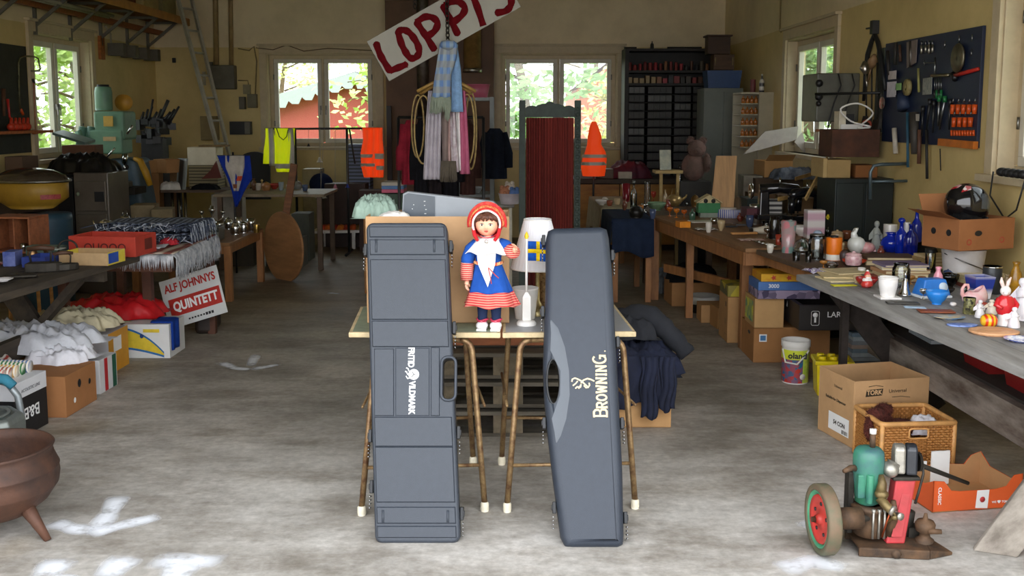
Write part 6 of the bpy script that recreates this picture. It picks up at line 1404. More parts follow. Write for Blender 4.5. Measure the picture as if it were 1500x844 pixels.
mb=TU([atY(-38,562,4.845),atY(-12,553,4.845),atY(8,556,4.845),atY(20,566,4.845)],[.024,.026,.026,.022],10);mb.bd('blue_wrap',[cloth('3f7f94')],hs)
OLDW=mat('4c4236',ro=.8,col2='2f2923',scale=4,stretch=(5,.6,5),bump=.4)
r=TH('plank_bench_table','dark weathered plank table with irons and fruit trays on it','table')
Q0,Q1=Vc((-2.585,4.45,TZ-.04)),Vc((-2.345,6.40,TZ-.04));W0=Vc((-.86,.10,0))
for i in range(5):
 a=W0*(i/5)+W0.normalized()*.003;b=W0*((i+1)/5)-W0.normalized()*.003
 mb=SL(Q0+b,Q1+b,Q1+a,Q0+a,(0,0,.04));mb.bd('plank',OLDW,r,bev=.004)
for yy,xx in((6.05,-2.55),(4.8,-2.72)):
 mb=BE((xx+.12,yy,TZ-.075),(xx-.70,yy+.06,TZ-.075),.045,.07);mb.bd('cross_beam',OLDW,r)
 mb=BE((xx,yy,TZ-.06),(xx-.62,yy+.04,.01),.04,.12,up=(1,0,1));mb.bd('leg',OLDW,r)
 mb=BE((xx-.55,yy+.05,TZ-.06),(xx-.12,yy+.0,.01),.04,.12,up=(1,0,1));mb.bd('leg',OLDW,r)
mb=BE((-2.88,4.6,.30),(-2.80,6.2,.30),.045,.12);mb.bd('stretcher_plank',OLDW,r)
RT=WT('rug_table','small dark legged table covered by a fringed rug',[(-2.155,6.45),(-2.19,7.55),(-2.95,7.6),(-2.95,6.5)],TZ-.012,.03,(1,2,3),DKT,mat('5a3626',ro=.6,var=.2),.055,.08)
mb=BE((-2.52,7.0,TZ-.04),(-2.52,7.0,.001),.06);mb.bd('leg',mat('5a3626',ro=.6,var=.2),RT)
RUG=mat('8c4a3c',ro=.95,col2='b3a58f',kind='bandsx',scale=14,stretch=(.3,1,1),bump=.4);RUGE=cloth('8d929a',c2='d9dadd')
rg=TH('fringed_rug','red and beige patterned rug with long grey fringe over the small table','rug',(0,0,0))
mb=GR(lambda u,v:(-2.155-.035*v-u*.74,6.46+v*1.08,TZ+.0+.003*sin(u*14+v*5)),20,20);mb.bd('rug_cloth',[mat('7d4238',ro=.95,col2='c4b9a8',kind='wave',scale=3,bump=.3)],rg,solid=.006)
mb=MB();rnd=random.Random(8)
for i in range(150):
 v=i/149;x=-2.15-.035*v;y=6.46+v*1.08;L=.13+.03*rnd.random()
 mb.tu([(x-.01,y,TZ-.004),(x+.012,y+rnd.gauss(0,.004),TZ-.03),(x+.014+rnd.gauss(0,.006),y+rnd.gauss(0,.012),TZ-.03-L*.6),(x+.012+rnd.gauss(0,.01),y+rnd.gauss(0,.018),TZ-.03-L)],[.0045,.0045,.0035,.001],4)
for i in range(60):
 u=i/59;x=-2.155-u*.35;y=6.452;L=.05+.03*rnd.random();mb.tu([(x,y+.01,TZ-.004),(x,y-.012,TZ-.02),(x+rnd.gauss(0,.006),y-.014,TZ-.03-L)],[.0045,.004,.001],4)
tag(mb.bd('fringe',[RUGE],rg),kind='stuff')
mb=GR(lambda u,v:(-2.3-u*.5,6.62+v*.2,TZ+.014+.005*sin(u*20+v*9)),18,8);SO(mb,'white_runner','folded white crocheted runner on the near end of the fringed rug','runner',[cloth('b9bcc4')],solid=.008)
mb=heap(.12,.1,.05,61);SO(mb,'red_potholder','small crumpled red cloth on the fringed rug','cloth',[cloth('b0303a')],(-2.32,6.88,TZ+.01))
NV=mat('2a303e',ro=.95,col2='6d7788',kind='wave',scale=7,bump=.5)
for i,(x,y,rz,lb)in EN(((-2.55,7.20,.05,'navy woven rag rug lowest of the folded pair on the rug table'),(-2.52,7.22,-.04,'navy and grey rag rug folded on top of the pair'))):
 g=TH('rag_rug',lb,'rug',(x,y,TZ+.012+i*.072),rz=rz)
 mb=MB();
 for k in range(3):mb.grid(lambda u,v,k=k:((u-.5)*.62,(v-.5)*.5,.01+k*.018+.006*sin(v*9+k)+.004*sin(u*16+k*2)),20,12)
 mb.bd('rug_cloth',[NV],g,solid=.015)
 mb=MB()
 for q in range(110):
  s=(q/109-.5)*.62;L=.05+.09*rnd.random();zz=.01+rnd.random()*.045;mb.tu([(s,-.25,zz),(s+rnd.gauss(0,.02),-.25-L*.6,zz+.01),(s+rnd.gauss(0,.05),-.25-L,max(.004,zz-.03*rnd.random()))],[.0045,.004,.002],4,rnd.randrange(2))
 for q in range(60):
  s=(q/59-.5)*.5;L=.05+.1*rnd.random();zz=.02+rnd.random()*.03;mb.tu([(.31,s,zz),(.33,s+rnd.gauss(0,.01),zz),(.345,s+rnd.gauss(0,.02),zz-L)],[.0045,.004,.002],4,rnd.randrange(2))
 tag(mb.bd('fringe',[cloth('4d5566'),cloth('b9bfca')],g),kind='stuff')
def tray(name,label,px,py,W,D,Hh,rz,cols,m_in='b48a60',lip=0):
 p=atZ(px,py,TZ);g=TH(name,label,'tray',(p.x,p.y,TZ+.001),rz=rz)
 mb=BX((-W/2,D/2,.003),(W,D,.004),1)
 t=.005
 mb.box((-W/2,t/2,Hh/2),(W,t,Hh),0);mb.box((-W/2,D-t/2,Hh/2),(W,t,Hh),0);mb.box((-t/2,D/2,Hh/2),(t,D-2*t,Hh),2);mb.box((-W+t/2,D/2,Hh/2),(t,D-2*t,Hh),2)
 mb.bd('body',[cols[0],card(m_in),cols[1]],g,bev=.0015,seg=1);return g
RTR=pt('b83c2c',.6)
g=tray('red_tray','big red cardboard fruit tray with dark lettering behind the yellow one',199,377,.44,.28,.125,-.12,(RTR,RTR))
text('QUOOO',.07,'lettering',pt('5a1c18'),g,(-.20,-.0012,.055),(PI/2,0,0),.0003,bold=.001)
mb=AD([(.0012,.12,.03),(.0012,.22,.03),(.0012,.22,.1),(.0012,.12,.1)],[(0,1,2,3)]);mb.bd('dark_print',[pt('6d2a20')],g)
g=tray('yellow_tray','low cardboard tray with blue and yellow printed ends in front of the red tray',158,390,.30,.22,.075,-.10,(pt('b99a70',.7),mat('e0c41c',ro=.5,col2='e8d85a',scale=9)))
mb=BX((.0012,.07,.04),(.002,.12,.06));mb.bd('blue_label',[pt('2a4fa8')],g);
g=tray('blue_tray','low fruit tray with a dark blue edge under the flat irons',66,393,.14,.2,.06,-.08,(pt('2f4392',.6),pt('2f4392',.6)))
Bx(12,391,18,22,.12,mat('34488f',ro=.5,col2='7a86c0',scale=8),'blue_carton','small blue and violet printed carton beside the flat irons','box',rz=.1)
wb=TH('wooden_box','reddish brown wooden box with an open front at the picture edge','box',atZ(14,372,TZ)+Vc((0,0,.001)),rz=-.12)
WB=wood('8d5434',st=(1,6,6));W,D,Hh=.29,.22,.235
for c,d_ in(((-.0,D/2,.008),(W,D,.012)),((0,D/2,Hh-.006),(W,D,.012)),((-W/2+.006,D/2,Hh/2),(.012,D,Hh-.026)),((W/2-.006,D/2,Hh/2),(.012,D,Hh-.026)),((0,D-.006,Hh/2),(W-.026,.01,Hh-.026)),((.03,D/2-.01,Hh/2),(.008,D-.04,Hh-.028))):
 mb=BX(c,d_);mb.bd('side_board',WB,wb,bev=.0015)
gbx=Bx(64,375,54,14,.09,mat('4d6a60',ro=.6,col2='6f8078',scale=6),'green_case','flat green grey case behind the flat irons','case',rz=-.1)
sheetp(72,366,40,.09,mat('a9b3ac',ro=.6),'paper_sheets','pale papers lying on the flat green case','papers',-.1,.006,z=TZ+.058)
def flatiron(px,py,label,s=1,rz=0):
 p=atZ(px,py,TZ);g=TH('flat_iron',label,'flat iron',p+Vc((0,0,.001)),rz=rz)
 mb=MB();pr_=[(-.07,-.045),(.03,-.045),(.07,-.025),(.095,0),(.07,.025),(.03,.045),(-.07,.045)]
 mb.prism([(x*s,y*s)for x,y in pr_],0,.045*s);mb.bd('iron_body',IRON,g,bev=.006)
 mb=TU([(-.05*s,0,.045*s),(-.055*s,0,.095*s),(-.04*s,0,.11*s)],.005*s,8);mb.tu([(.04*s,0,.045*s),(.045*s,0,.095*s),(.03*s,0,.11*s)],.005*s,8);mb.bd('handle_bracket',IRON,g)
 mb=TU([(-.065*s,0,.112*s),(0,0,.118*s),(.06*s,0,.112*s)],[.010*s,.014*s,.010*s],10);mb.bd('handle',wood('4a3020'),g)
flatiron(62,398,'large charcoal flat iron with wooden handle on the plank table',1.15,.2)
flatiron(94,396,'smaller flat iron beside the large one',.85,.5)
mb=MB();p=atZ(98,380,TZ);mb.at((0,0,.06),(PI/2,0,0));mb.tu([(.055*cos(t*PI/12),.055*sin(t*PI/12),0)for t in range(24)],.006,8,closed=True);mb.at();SO(mb,'iron_ring','upright black iron ring handle behind the flat irons','ring',[IRON],p+Vc((0,.02,.001)),.3)
for i in range(4):V('plate',4,416-i*.1,30,4,WC,'white_plate',('lowest white plate in the stack at the picture edge','second white plate in the stack at the picture edge','third white plate in the stack at the picture edge','top white plate in the stack at the picture edge')[i],'plate',z=TZ+.012*i,group='white plates stacked on the plank table')
sheetp(32,408,42,.05,IRON,'iron_tongs','black iron tongs lying in front of the flat irons','tongs',.35,.012)
sheetp(10,388,26,.1,mat('c9a0a0',ro=.7,col2='8a3030',kind='vor',scale=30),'knitted_coaster','pink and red knitted cloth at the picture edge','cloth',0,.006,bend=.01)
V('cup',35,372,10,14,SILV,'small_bell','small brass hand bell beside the blue carton','bell')
V('jar',48,382,14,14,met('a4815a',.4),'copper_can','small copper can behind the flat irons','can')
V('cup',70,376,12,12,met('b08f70',.4),'copper_cup','small copper cup between the flat irons and the blue tray','cup')
V('pot',155,345,22,21,SILV,'coffee_pot','round silver coffee pot behind the red tray','pot',ex=lambda mb,R,H:mb.tu([(-R*.9,0,H*.4),(-R*1.5,0,H*.7),(-R*1.6,0,H*.9)],[R*.2,R*.12,R*.08],8))
V('cyl',166,343,11,18,SILV,'milk_can','small silver mug right of the coffee pot','mug')
V('pot',184,341,20,24,met('aeb0b4',.2),'tea_pot','silver tea pot right of the small mug','teapot',ex=lambda mb,R,H:(mb.tu([(R*.9,0,H*.4),(R*1.4,0,H*.7),(R*1.5,0,H*.9)],[R*.2,R*.12,R*.08],8),mb.tu([(-R*.4,0,H*.9),(-R*.3,0,H*1.2),(R*.3,0,H*1.2),(R*.4,0,H*.9)],R*.07,6)))
V('cyl',198,341,12,19,met('c9c9c9',.2),'steel_beaker','plain steel beaker right of the tea pot','beaker')
b1=CT('fruit_carton','brown banana carton with hand holes in front of the black speaker carton',.40,.36,.225,'a8744a',(-2.585,5.54,.001),rad(-3),False,col_in='8a5c38')
b1['label']='brown fruit carton with punched holes standing beside the black speaker carton'
for(y,z,c,rr)in((-.02,.15,BLACK,.02),(.10,.13,BLACK,.014),(-.08,.07,LETW,.013)):
 mb=AD([(.2012,y+rr*cos(t*PI/6),z+rr*1.2*sin(t*PI/6))for t in range(12)],[tuple(range(12))]);mb.bd('punched_hole',[c],b1)
b2=TH('speaker_carton','black carton with a white upper band and white lettering','box',(-2.66,5.12,.001),rz=rad(-5))
mb=BX((0,0,.10),(.40,.30,.20));mb.bd('black_body',[mat('17171a',ro=.5,var=.2)],b2,bev=.002);mb=BX((0,0,.244),(.402,.302,.085));mb.bd('white_band',[mat('d9dade',ro=.5,var=.04)],b2,bev=.002)
o=text('B&B',.085,'lettering',LETW,b2,(.2014,.0,.115),(PI/2,0,PI/2),.0003,bold=.001);o.rotation_euler=(Matrix.Rotation(PI/2,3,'Z')@Matrix.Rotation(PI/2,3,'X')@Matrix.Rotation(PI,3,'Z')).to_euler()
text('ACOUSTIC LINE',.024,'lettering',pt('55585c'),b2,(.2026,.0,.235),(PI/2,0,PI/2),.0003)
for i in range(5):
 c=('cf3a30','e8e2d8','d2a03a','3f7a4a','4a6ea0')[i];mb=TU([(-.21,-.12+i*.052,.324+.012*(i%2)),(.0,-.11+i*.05,.325+.012*(i%2)),(.17+.01*i,-.10+i*.05,.316)],.033,12);SO(mb,'rag_rug_roll',('red rolled rag rug lying on the black carton nearest the picture edge','white striped rolled rag rug second on the black carton','yellow striped rolled rag rug in the middle of the black carton','green striped rolled rag rug fourth on the black carton','blue striped rolled rag rug farthest back on the black carton')[i],'rug',[mat(c,ro=.95,col2='e6dfd2' if i!=1 else 'a0563c',kind='bandsx',scale=16,bump=.3)],(-2.72,5.12,0),0,'rolled rag rugs on the black carton')
mb=heap(.46,.42,.13,71,36,30,.5,6);mb.v=[(x,y,z)for x,y,z in mb.v];SO(mb,'striped_textiles','jumble of red, white and green striped textiles above the rolled rugs','textiles',[mat('c9c2b8',ro=.95,col2='9c3a30',kind='bandsx',scale=13,bump=.3)],(-3.0,5.45,.24))
ct=CT('textile_carton','tall brown carton under the white sheets beneath the plank table',.6,.5,.30,'8c6440',(-2.92,6.05,.001),0,True)
for i,(x,y,z,W,D,Hh,sd,c,lb)in EN(((-2.86,5.95,.27,.80,.52,.16,72,'d9dbe2','large heap of crumpled white bed sheets under the plank table'),(-2.60,5.76,.225,.36,.30,.11,73,'e9e9f0','bright white crumpled cloth spilling towards the aisle'),(-2.74,6.32,.31,.55,.30,.13,74,'cdc3a4','cream folded cloth behind the white sheets'))):
 mb=heap(W,D,Hh,sd,44,34,.55,8);SO(mb,'white_sheets' if i!=2 else 'cream_cloth',lb,'cloth',[cloth(c,.08)],(x,y,z),-.15)
rd=heap(.66,.42,.17,75,40,30,.5,6);SO(rd,'red_cloth','bright red nylon cloth heap under the plank table','cloth',[mat('c01a20',ro=.5,var=.25,scale=6,bump=.2)],(-2.76,7.02,.24),.05)
b3=TH('yellow_carton','tall carton with a white front and orange yellow side near the red cloth','box',(-2.61,6.41,.001),rz=rad(-2));mb=BX((0,0,.13),(.2,.3,.26));
mb.m[3]=1;mb.bd('body',[mat('d9dadf',ro=.5,var=.04),mat('d9981c',ro=.55,var=.08)],b3,bev=.002);mb=MB();mb.quad((.1012,-.08,.13),(.1012,.04,.13),(.1012,.04,.22),(.1012,-.08,.22));mb.bd('paper_label',[LETW],b3)
b4=TH('slim_carton','slim white carton with red and green stripes between the brown and yellow cartons','box',(-2.44,5.93,.001),rz=rad(-4));mb=BX((0,0,.1),(.10,.22,.2));mb.bd('body',[mat('d8d8da',ro=.5,var=.05)],b4,bev=.002);mb=MB();mb.quad((.0512,-.05,.003),(.0512,-.01,.003),(.0512,-.01,.197),(.0512,-.05,.197),0);mb.quad((.0512,.05,.003),(.0512,.1,.003),(.0512,.1,.197),(.0512,.05,.197),1);mb.bd('stripe_print',[pt('c02a30'),pt('1f5a44')],b4)
b5=TH('banana_carton','white fruit carton printed with a yellow and blue swoosh','box',(-2.44,6.86,.001),rz=rad(-1))
mb=BX((0,0,.115),(.31,.30,.23));mb.bd('body',[mat('e2e3e2',ro=.5,var=.04),card('b08a60')],b5,bev=.002)
def sw(mb,pts_lo,pts_hi,m,y=-.1515):
 n=len(pts_lo);mb.add([(x,y,z)for x,z in pts_lo]+[(x,y,z)for x,z in pts_hi],[(i,i+1,n+i+1,n+i)for i in range(n-1)],m)
mb=MB();lo=[];hi=[]
for i in range(13):
 t=i/12;x=-.154+t*.27;lo.append((x,.075-.055*t**1.5));hi.append((x,.195-.045*t-.12*t**2.2))
sw(mb,lo,hi,0)
sw(mb,[(x,z)for x,z in hi],[(x,z+.014)for x,z in hi],1,-.1517);sw(mb,[(x,z-.014)for x,z in lo],lo,1,-.1517);mb.bd('swoosh_print',[pt('e6c93a'),pt('2a6fb0')],b5)
mb=MB();mb.quad((-.02,-.1517,.175),(.09,-.1517,.175),(.09,-.1517,.198),(-.02,-.1517,.198));mb.bd('yellow_print',[pt('e6c93a')],b5);mb=AD([(-.03+.013*cos(t*PI/6),-.152,.15+.015*sin(t*PI/6))for t in range(12)],[tuple(range(12))]);mb.bd('round_hole',[pt('21407c')],b5)
mb=GR(lambda u,v:((-.15+.31*u)if v<.5 else .158+.004*sin(u*9),(-.13+.26*u)if v>=.5 else-.12+.24*0+v*.2,.235 if v<.5 else .235-.20*(v-.5)*2),10,10)
mb=GR(lambda u,v:(.02+.14*min(1,v*2)if v<.5 else .16+.006*sin(u*11),-.12+.16*u,.2365+.006*sin(u*7)if v<.5 else .2365-.19*(v-.5)*2),12,10);SO(mb,'blue_cloth','royal blue cloth hanging over the swoosh printed carton','cloth',[cloth('1d3f96')],(-2.44,6.86,.001),rad(-1),solid=.008)
sg=TH('band_sign','white tin band sign with red lettering leaning at an angle','sign',(0,0,0))
YS=7.30
a_,b_,c_,d_=[atY(x,y,YS+dy)for x,y,dy in((231,417,.10),(315,391,.10),(335,454,.0),(258,482,.0))]
sg.location=((a_+c_)/2);xax=(b_-a_).normalized();yax=(a_-d_);yax=(yax-xax*yax.dot(xax)).normalized();zax=xax.cross(yax)
Wd=(b_-a_).length;Hd=(a_-d_).length
M3=Matrix((xax,yax,zax)).transposed();sg.rotation_euler=M3.to_euler()
mb=BX((0,0,-.003),(Wd,Hd,.005));mb.bd('sign_plate',[mat('d6d8d6',ro=.45,var=.05)],sg)
SR=pt('b92b20');mb=BX((0.01,-.035,.0005),(Wd*.88,Hd*.36,.001));mb.bd('red_panel',[SR],sg)
text('ALF JOHNNYS',.066,'lettering',SR,sg,(0.0,Hd*.30,.0008),(0,0,0),.0003,bold=.0022,sx=.93,sy=1.25)
text('QUINTETT',.075,'lettering',LETW,sg,(.012,-.035,.0016),(0,0,0),.0003,bold=.003,sx=.93,sy=1.25)
mb=MB()
for i in range(9):mb.box((-.06+i*.022,-Hd*.40,.0006),(.014 if i<6 else .017,.012 if i<6 else .02,.001))
mb.bd('small_print',[BLACK],sg)
sc=TH('suitcase','dark suitcase with brass edge standing behind the band sign','suitcase',(-2.30,7.62,.001),rz=.1);mb=BX((0,0,.20),(.14,.32,.40));mb.bd('body',[mat('2c211c',ro=.5,var=.2)],sc,bev=.03,seg=3);mb=TU([(0,-.05,.40),(0,-.04,.43),(0,.04,.43),(0,.05,.40)],.008,8);mb.bd('handle',[BLACK],sc)
ch=TH('small_stool','small light wooden stool under the plank table','stool',(-3.12,6.55,.001));mb=BX((0,0,.52),(.24,.24,.02));mb.bd('seat',wood('c08a4a'),ch)
for x in(-.1,.1):
 for y in(-.1,.1):mb=TU([(x,y,0),(x*.9,y*.9,.51)],.012,8);mb.bd('leg',wood('c08a4a'),ch)
def tubes(mb,segs,r,n=8,m=0):
 for s in segs:mb.tu(s,r,n,m)
 return mb
YH=7.2
def hp_(px,py,Y=YH):return atY(px,py,Y)
SGW=mat('9c998e',ro=.6,var=.06,scale=4);SGR=mat('5c0810',ro=.8,spec=.1,var=.22,scale=20)
a_,b_,c_,d_=hp_(542,58),hp_(744,-62),hp_(763,10),hp_(570,119)
sx_=(c_-d_).normalized();sz=Vc((0,-1,0));sy_=sz.cross(sx_);
Wd=(c_-d_).length;Hd=abs((a_-d_).dot(sy_));cen=d_+sx_*Wd/2+sy_*Hd/2
M3=Matrix((sx_,sy_,sz)).transposed()
sg=TH('flea_market_sign','white board sign hand painted with red letters LOPPIS hanging tilted from the ceiling','sign',cen);sg.rotation_euler=M3.to_euler()
mb=BX((0,0,-.007),(Wd,Hd,.012));mb.bd('sign_board',[SGW],sg,bev=.002)
inv=M3.transposed()
def loc(px,py):
 p=hp_(px,py)-cen;q=inv@p;return(q.x,q.y)
def dn(P,k=4):
 o=[]
 for i in range(len(P)-1):
  p0=P[max(i-1,0)];p1=P[i];p2=P[i+1];p3=P[min(i+2,len(P)-1)]
  for j in range(k):
   t=j/k;o.append(tuple(.5*((2*p1[q])+(-p0[q]+p2[q])*t+(2*p0[q]-5*p1[q]+4*p2[q]-p3[q])*t*t+(-p0[q]+3*p1[q]-3*p2[q]+p3[q])*t**3)for q in(0,1)))
 return o+[P[-1]]
Lt=[('letter_l',[[(551,63),(556,78),(563,91),(572,105)],[(571,104),(584,99),(596,94)]]),('letter_o',[[(583,47),(588,64),(594,76),(601,85),(609,84),(614,77),(612,66),(605,54),(597,46),(588,44),(582,49)]]),('letter_p',[[(610,32),(618,44),(626,56),(637,74)],[(610,33),(622,25),(634,26),(641,34),(637,45),(628,52)]]),('letter_p',[[(649,8),(656,22),(663,35),(671,51)],[(652,8),(662,2),(674,4),(681,12),(677,22),(665,32)]]),('letter_i',[[(692,-6),(699,10),(708,38)]]),('letter_s',[[(739,-24),(728,-22),(727,-14),(737,-8),(748,-2),(748,8),(741,16),(727,19)]])]
for nm,ls in Lt:
 mb=strokes([dn([loc(*p)for p in l])for l in ls],.047,0,.0009);mb.bd(nm,[SGR],sg)
CHN=met('3a3632',.5)
def chain(pts,name,label,link=.045,r=.0045):
 o=MB();
 P=[Vc(p)for p in pts];L=sum((b-a).length for a,b in zip(P,P[1:]));n=int(L/(link*.72))
 for i in range(n):
  t=(i+.5)/n*L;
  for a,b in zip(P,P[1:]):
   l=(b-a).length
   if t<=l:break
   t-=l
  c=a+(b-a)*min(1,t/l);d=(b-a).normalized();s=d.orthogonal().normalized();u=d.cross(s)
  q=s if i%2 else u
  o.tu([c+d*(link/2*cos(k*PI/5))+q*(link*.3*sin(k*PI/5))for k in range(10)],r,5,closed=True)
 return SO(o,name,label,'chain',[CHN])
top=hp_(650,-10,YH-.06);bot=hp_(656,62,YH-.06)
chain([(top.x,YH-.06,4.09),bot],'hanging_chain','dark steel chain hanging from the ceiling in front of the LOPPIS sign')
chain([(hp_(600,-10).x,YH+.05,4.09),hp_(608,12,YH+.05)],'thin_chain','second short chain behind the upper edge of the LOPPIS sign',.04,.004)
SCB=mat('7f98b8',ro=.95,col2='a9a690',kind='noise',scale=5,bump=.5,bs=120)
def scarfmat():
 m=bpy.data.materials.new('plaid');m.use_nodes=True;nt=m.node_tree;N=nt.nodes;L=nt.links;b=N['Principled BSDF'];b.inputs['Roughness'].default_value=.95
 tc=N.new('ShaderNodeTexCoord');o=None
 cols=[]
 for ax in('X','Z'):
  w=N.new('ShaderNodeTexWave');w.bands_direction=ax;w.inputs['Scale'].default_value=6.5 if ax=='X' else 3.6;w.inputs['Distortion'].default_value=.4;L.new(tc.outputs['Object'],w.inputs['Vector'])
  r=N.new('ShaderNodeValToRGB');r.color_ramp.elements[0].position=.4;r.color_ramp.elements[1].position=.6;L.new(w.outputs['Fac'],r.inputs[0]);cols.append(r)
 m1=N.new('ShaderNodeMix');m1.data_type='RGBA';m1.inputs[6].default_value=(*lin('6f8fc0'),1);m1.inputs[7].default_value=(*lin('93a8bd'),1);L.new(cols[0].outputs[0],m1.inputs[0])
 m2=N.new('ShaderNodeMix');m2.data_type='RGBA';m2.inputs[7].default_value=(*lin('a39c84'),1);L.new(m1.outputs[2],m2.inputs[6]);mm=N.new('ShaderNodeMath');mm.operation='MULTIPLY';mm.inputs[1].default_value=.55;L.new(cols[1].outputs[0],mm.inputs[0]);L.new(mm.outputs[0],m2.inputs[0])
 L.new(m2.outputs[2],b.inputs['Base Color']);n=N.new('ShaderNodeTexNoise');n.inputs['Scale'].default_value=150;L.new(tc.outputs['Object'],n.inputs['Vector']);bn=N.new('ShaderNodeBump');bn.inputs['Strength'].default_value=.4;bn.inputs['Distance'].default_value=.003;L.new(n.outputs[0],bn.inputs['Height']);L.new(bn.outputs[0],b.inputs['Normal']);return m
PL=scarfmat()
YSF=YH-.10
def band_(px_rows,Y,dy,m,name,parent,wv=.006,nf=3,th=.008):
 """cloth band from rows of (py, px_left, px_right)"""
 n=len(px_rows);mb=MB()
 def fn(u,v):
  k=v*(n-1);i=min(int(k),n-2);t=k-i;py=px_rows[i][0]*(1-t)+px_rows[i+1][0]*t;l=px_rows[i][1]*(1-t)+px_rows[i+1][1]*t;r_=px_rows[i][2]*(1-t)+px_rows[i+1][2]*t
  p=atY(l+(r_-l)*u,py,Y);return(p.x,Y+dy*v+wv*sin(u*nf*2*PI+1.5*v),p.z)
 mb.grid(fn,max(10,nf*6),n*4);return mb.bd(name,m,parent,solid=th)
sf=TH('plaid_scarf','blue and beige checked woollen scarf hung over the chain','scarf',(0,0,0))
band_([(60,648,664),(66,644,670),(85,641,668),(110,637,660),(143,633,659)],YSF,0,PL,'front_fall',sf,.012,2,.012)
band_([(62,656,668),(75,659,670),(100,661,674),(130,661,676),(164,661,678)],YSF+.03,.01,mat('7fa3cc',ro=.95,var=.15,scale=40,bump=.4,bs=150),'back_fall',sf,.010,1,.014)
mb=BA(atY(656,66,YSF),(.055,.05,.035),0,16,10);mb.bd('knot',[PL],sf)
mb=MB();rnd=random.Random(2)
for i in range(44):
 u=i/43;a=atY(632+u*27,142,YSF);e=atY(630+u*27+rnd.gauss(0,1.6)+(3 if u>.6 else 0),163+rnd.random()*5+(10 if .72<u<.95 else 0),YSF);mb.tu([a,(a+e)/2+Vc((rnd.gauss(0,.003),rnd.gauss(0,.004),0)),e],[.0075,.007,.003],5)
tag(mb.bd('fringe',[cloth('8b9484')],sf),kind='stuff')
HW=mat('a88446',ro=.45,var=.2,scale=10);hk=hp_(654,118,YH+.06)
for k,(yo,w_,lb)in EN(((.02,86,'wide pale wooden coat hanger behind the checked scarf'),(.07,70,'narrower wooden coat hanger behind the wide one'),(.12,78,'third wooden coat hanger farthest back under the chain'))):
 h=TH('coat_hanger',lb,'hanger',(0,0,0),group='coat hangers under the chain');Y=YH+yo
 L_=atY(654-w_/2,134+2*k,Y);R_=atY(654+w_/2,134+2*k,Y);C_=atY(654,116+k,Y)
 mb=TU([L_,(L_+C_)/2+Vc((0,0,.012)),C_,(R_+C_)/2+Vc((0,0,.012)),R_],[.011,.013,.015,.013,.011],8);mb.bd('shoulder_bar',[HW],h)
 mb=TU([C_,C_+Vc((0,0,.06)),C_+Vc((.02,-.0,.085)),C_+Vc((.0,0,.105)),C_+Vc((-.015,0,.09))],.003,6);mb.bd('hook',[CHN],h)
GW=mat('a98e52',ro=.5,col2='7c6434',scale=30)
for k,(cx,cy,rx,ry,dy,lb)in EN(((620,190,13,50,.03,'tall oval golden scarf ring nearest the pale scarf'),(612,185,9,46,.08,'narrow golden scarf ring at the outer side of the pale scarf'),(684,190,11,52,.03,'tall oval golden scarf ring beside the pink scarf'),(690,192,8,56,.09,'narrow golden scarf ring at the outer side of the pink scarf'))):
 mb=MB();pts=[atY(cx+rx*cos(t*PI/14),cy+ry*sin(t*PI/14),YH+dy)for t in range(28)];mb.tu(pts,.0065,6,closed=True);SO(mb,'scarf_ring',lb,'ring',[GW],group='golden scarf rings')
def scarf(rows,Y,c,name,label,nf=3,fr=True,c2=None):
 g=TH(name,label,'scarf',(0,0,0));band_(rows,Y,0,cloth(c,.12,c2),'cloth_band',g,.010,nf,.008);return g
scarf([(133,628,646),(180,624,646),(220,622,645),(263,620,646)],YH-.01,'b5aeb6','pale_scarf','long pale lilac grey scarf hanging under the checked scarf',4)
scarf([(133,647,655),(180,647,656),(240,648,656)],YH+.02,'8a7a74','taupe_scarf','narrow taupe scarf between the pale and striped ones',1)
scarf([(140,660,665),(200,660,668),(252,662,672)],YH-.02,'a58b98','striped_scarf','mauve and white striped scarf beside the pink one',1,c2='e0dcdc')
scarf([(140,668,672),(200,669,675),(250,672,677)],YH-.0,'e3dfdd','white_scarf','thin white scarf beside the pink one',1)
scarf([(133,671,681),(190,673,685),(255,674,688)],YH-.01,'b8627f','pink_scarf','pink scarf hanging under the hangers',2)
scarf([(135,655,660),(200,655,661),(245,656,660)],YH+.03,'c9a7a0','rose_scarf','thin rose coloured scarf behind the taupe one',1)
mb=MB();rnd=random.Random(3)
for i in range(60):
 u=i/59;a=atY(648+u*18,236,YH-.03);e=atY(645+u*24,264+rnd.random()*3,YH-.03+rnd.gauss(0,.01));mb.tu([a,e],[.010,.005],5)
SO(mb,'fringed_shawl','brown knitted shawl with long fringe at the foot of the hanging scarves','shawl',[cloth('5e564b')])
RL=TH('clothes_rail','black clothes rail behind the hanging scarves','clothes rail',(0,0,0));YRL=8.2
x0,x1=atY(583,150,YRL).x,atY(708,150,YRL).x;zr=atY(600,172,YRL).z
mb=TU([(x0,YRL,zr),(x1,YRL,zr)],.012,8);mb.bd('rail',[BLACK],RL)
for x in(x0,x1):mb=TU([(x,YRL,zr),(x,YRL,.02)],.012,8);mb.tu([(x,YRL-.25,.013),(x,YRL+.25,.013)],.012,8);mb.bd('post',[BLACK],RL)
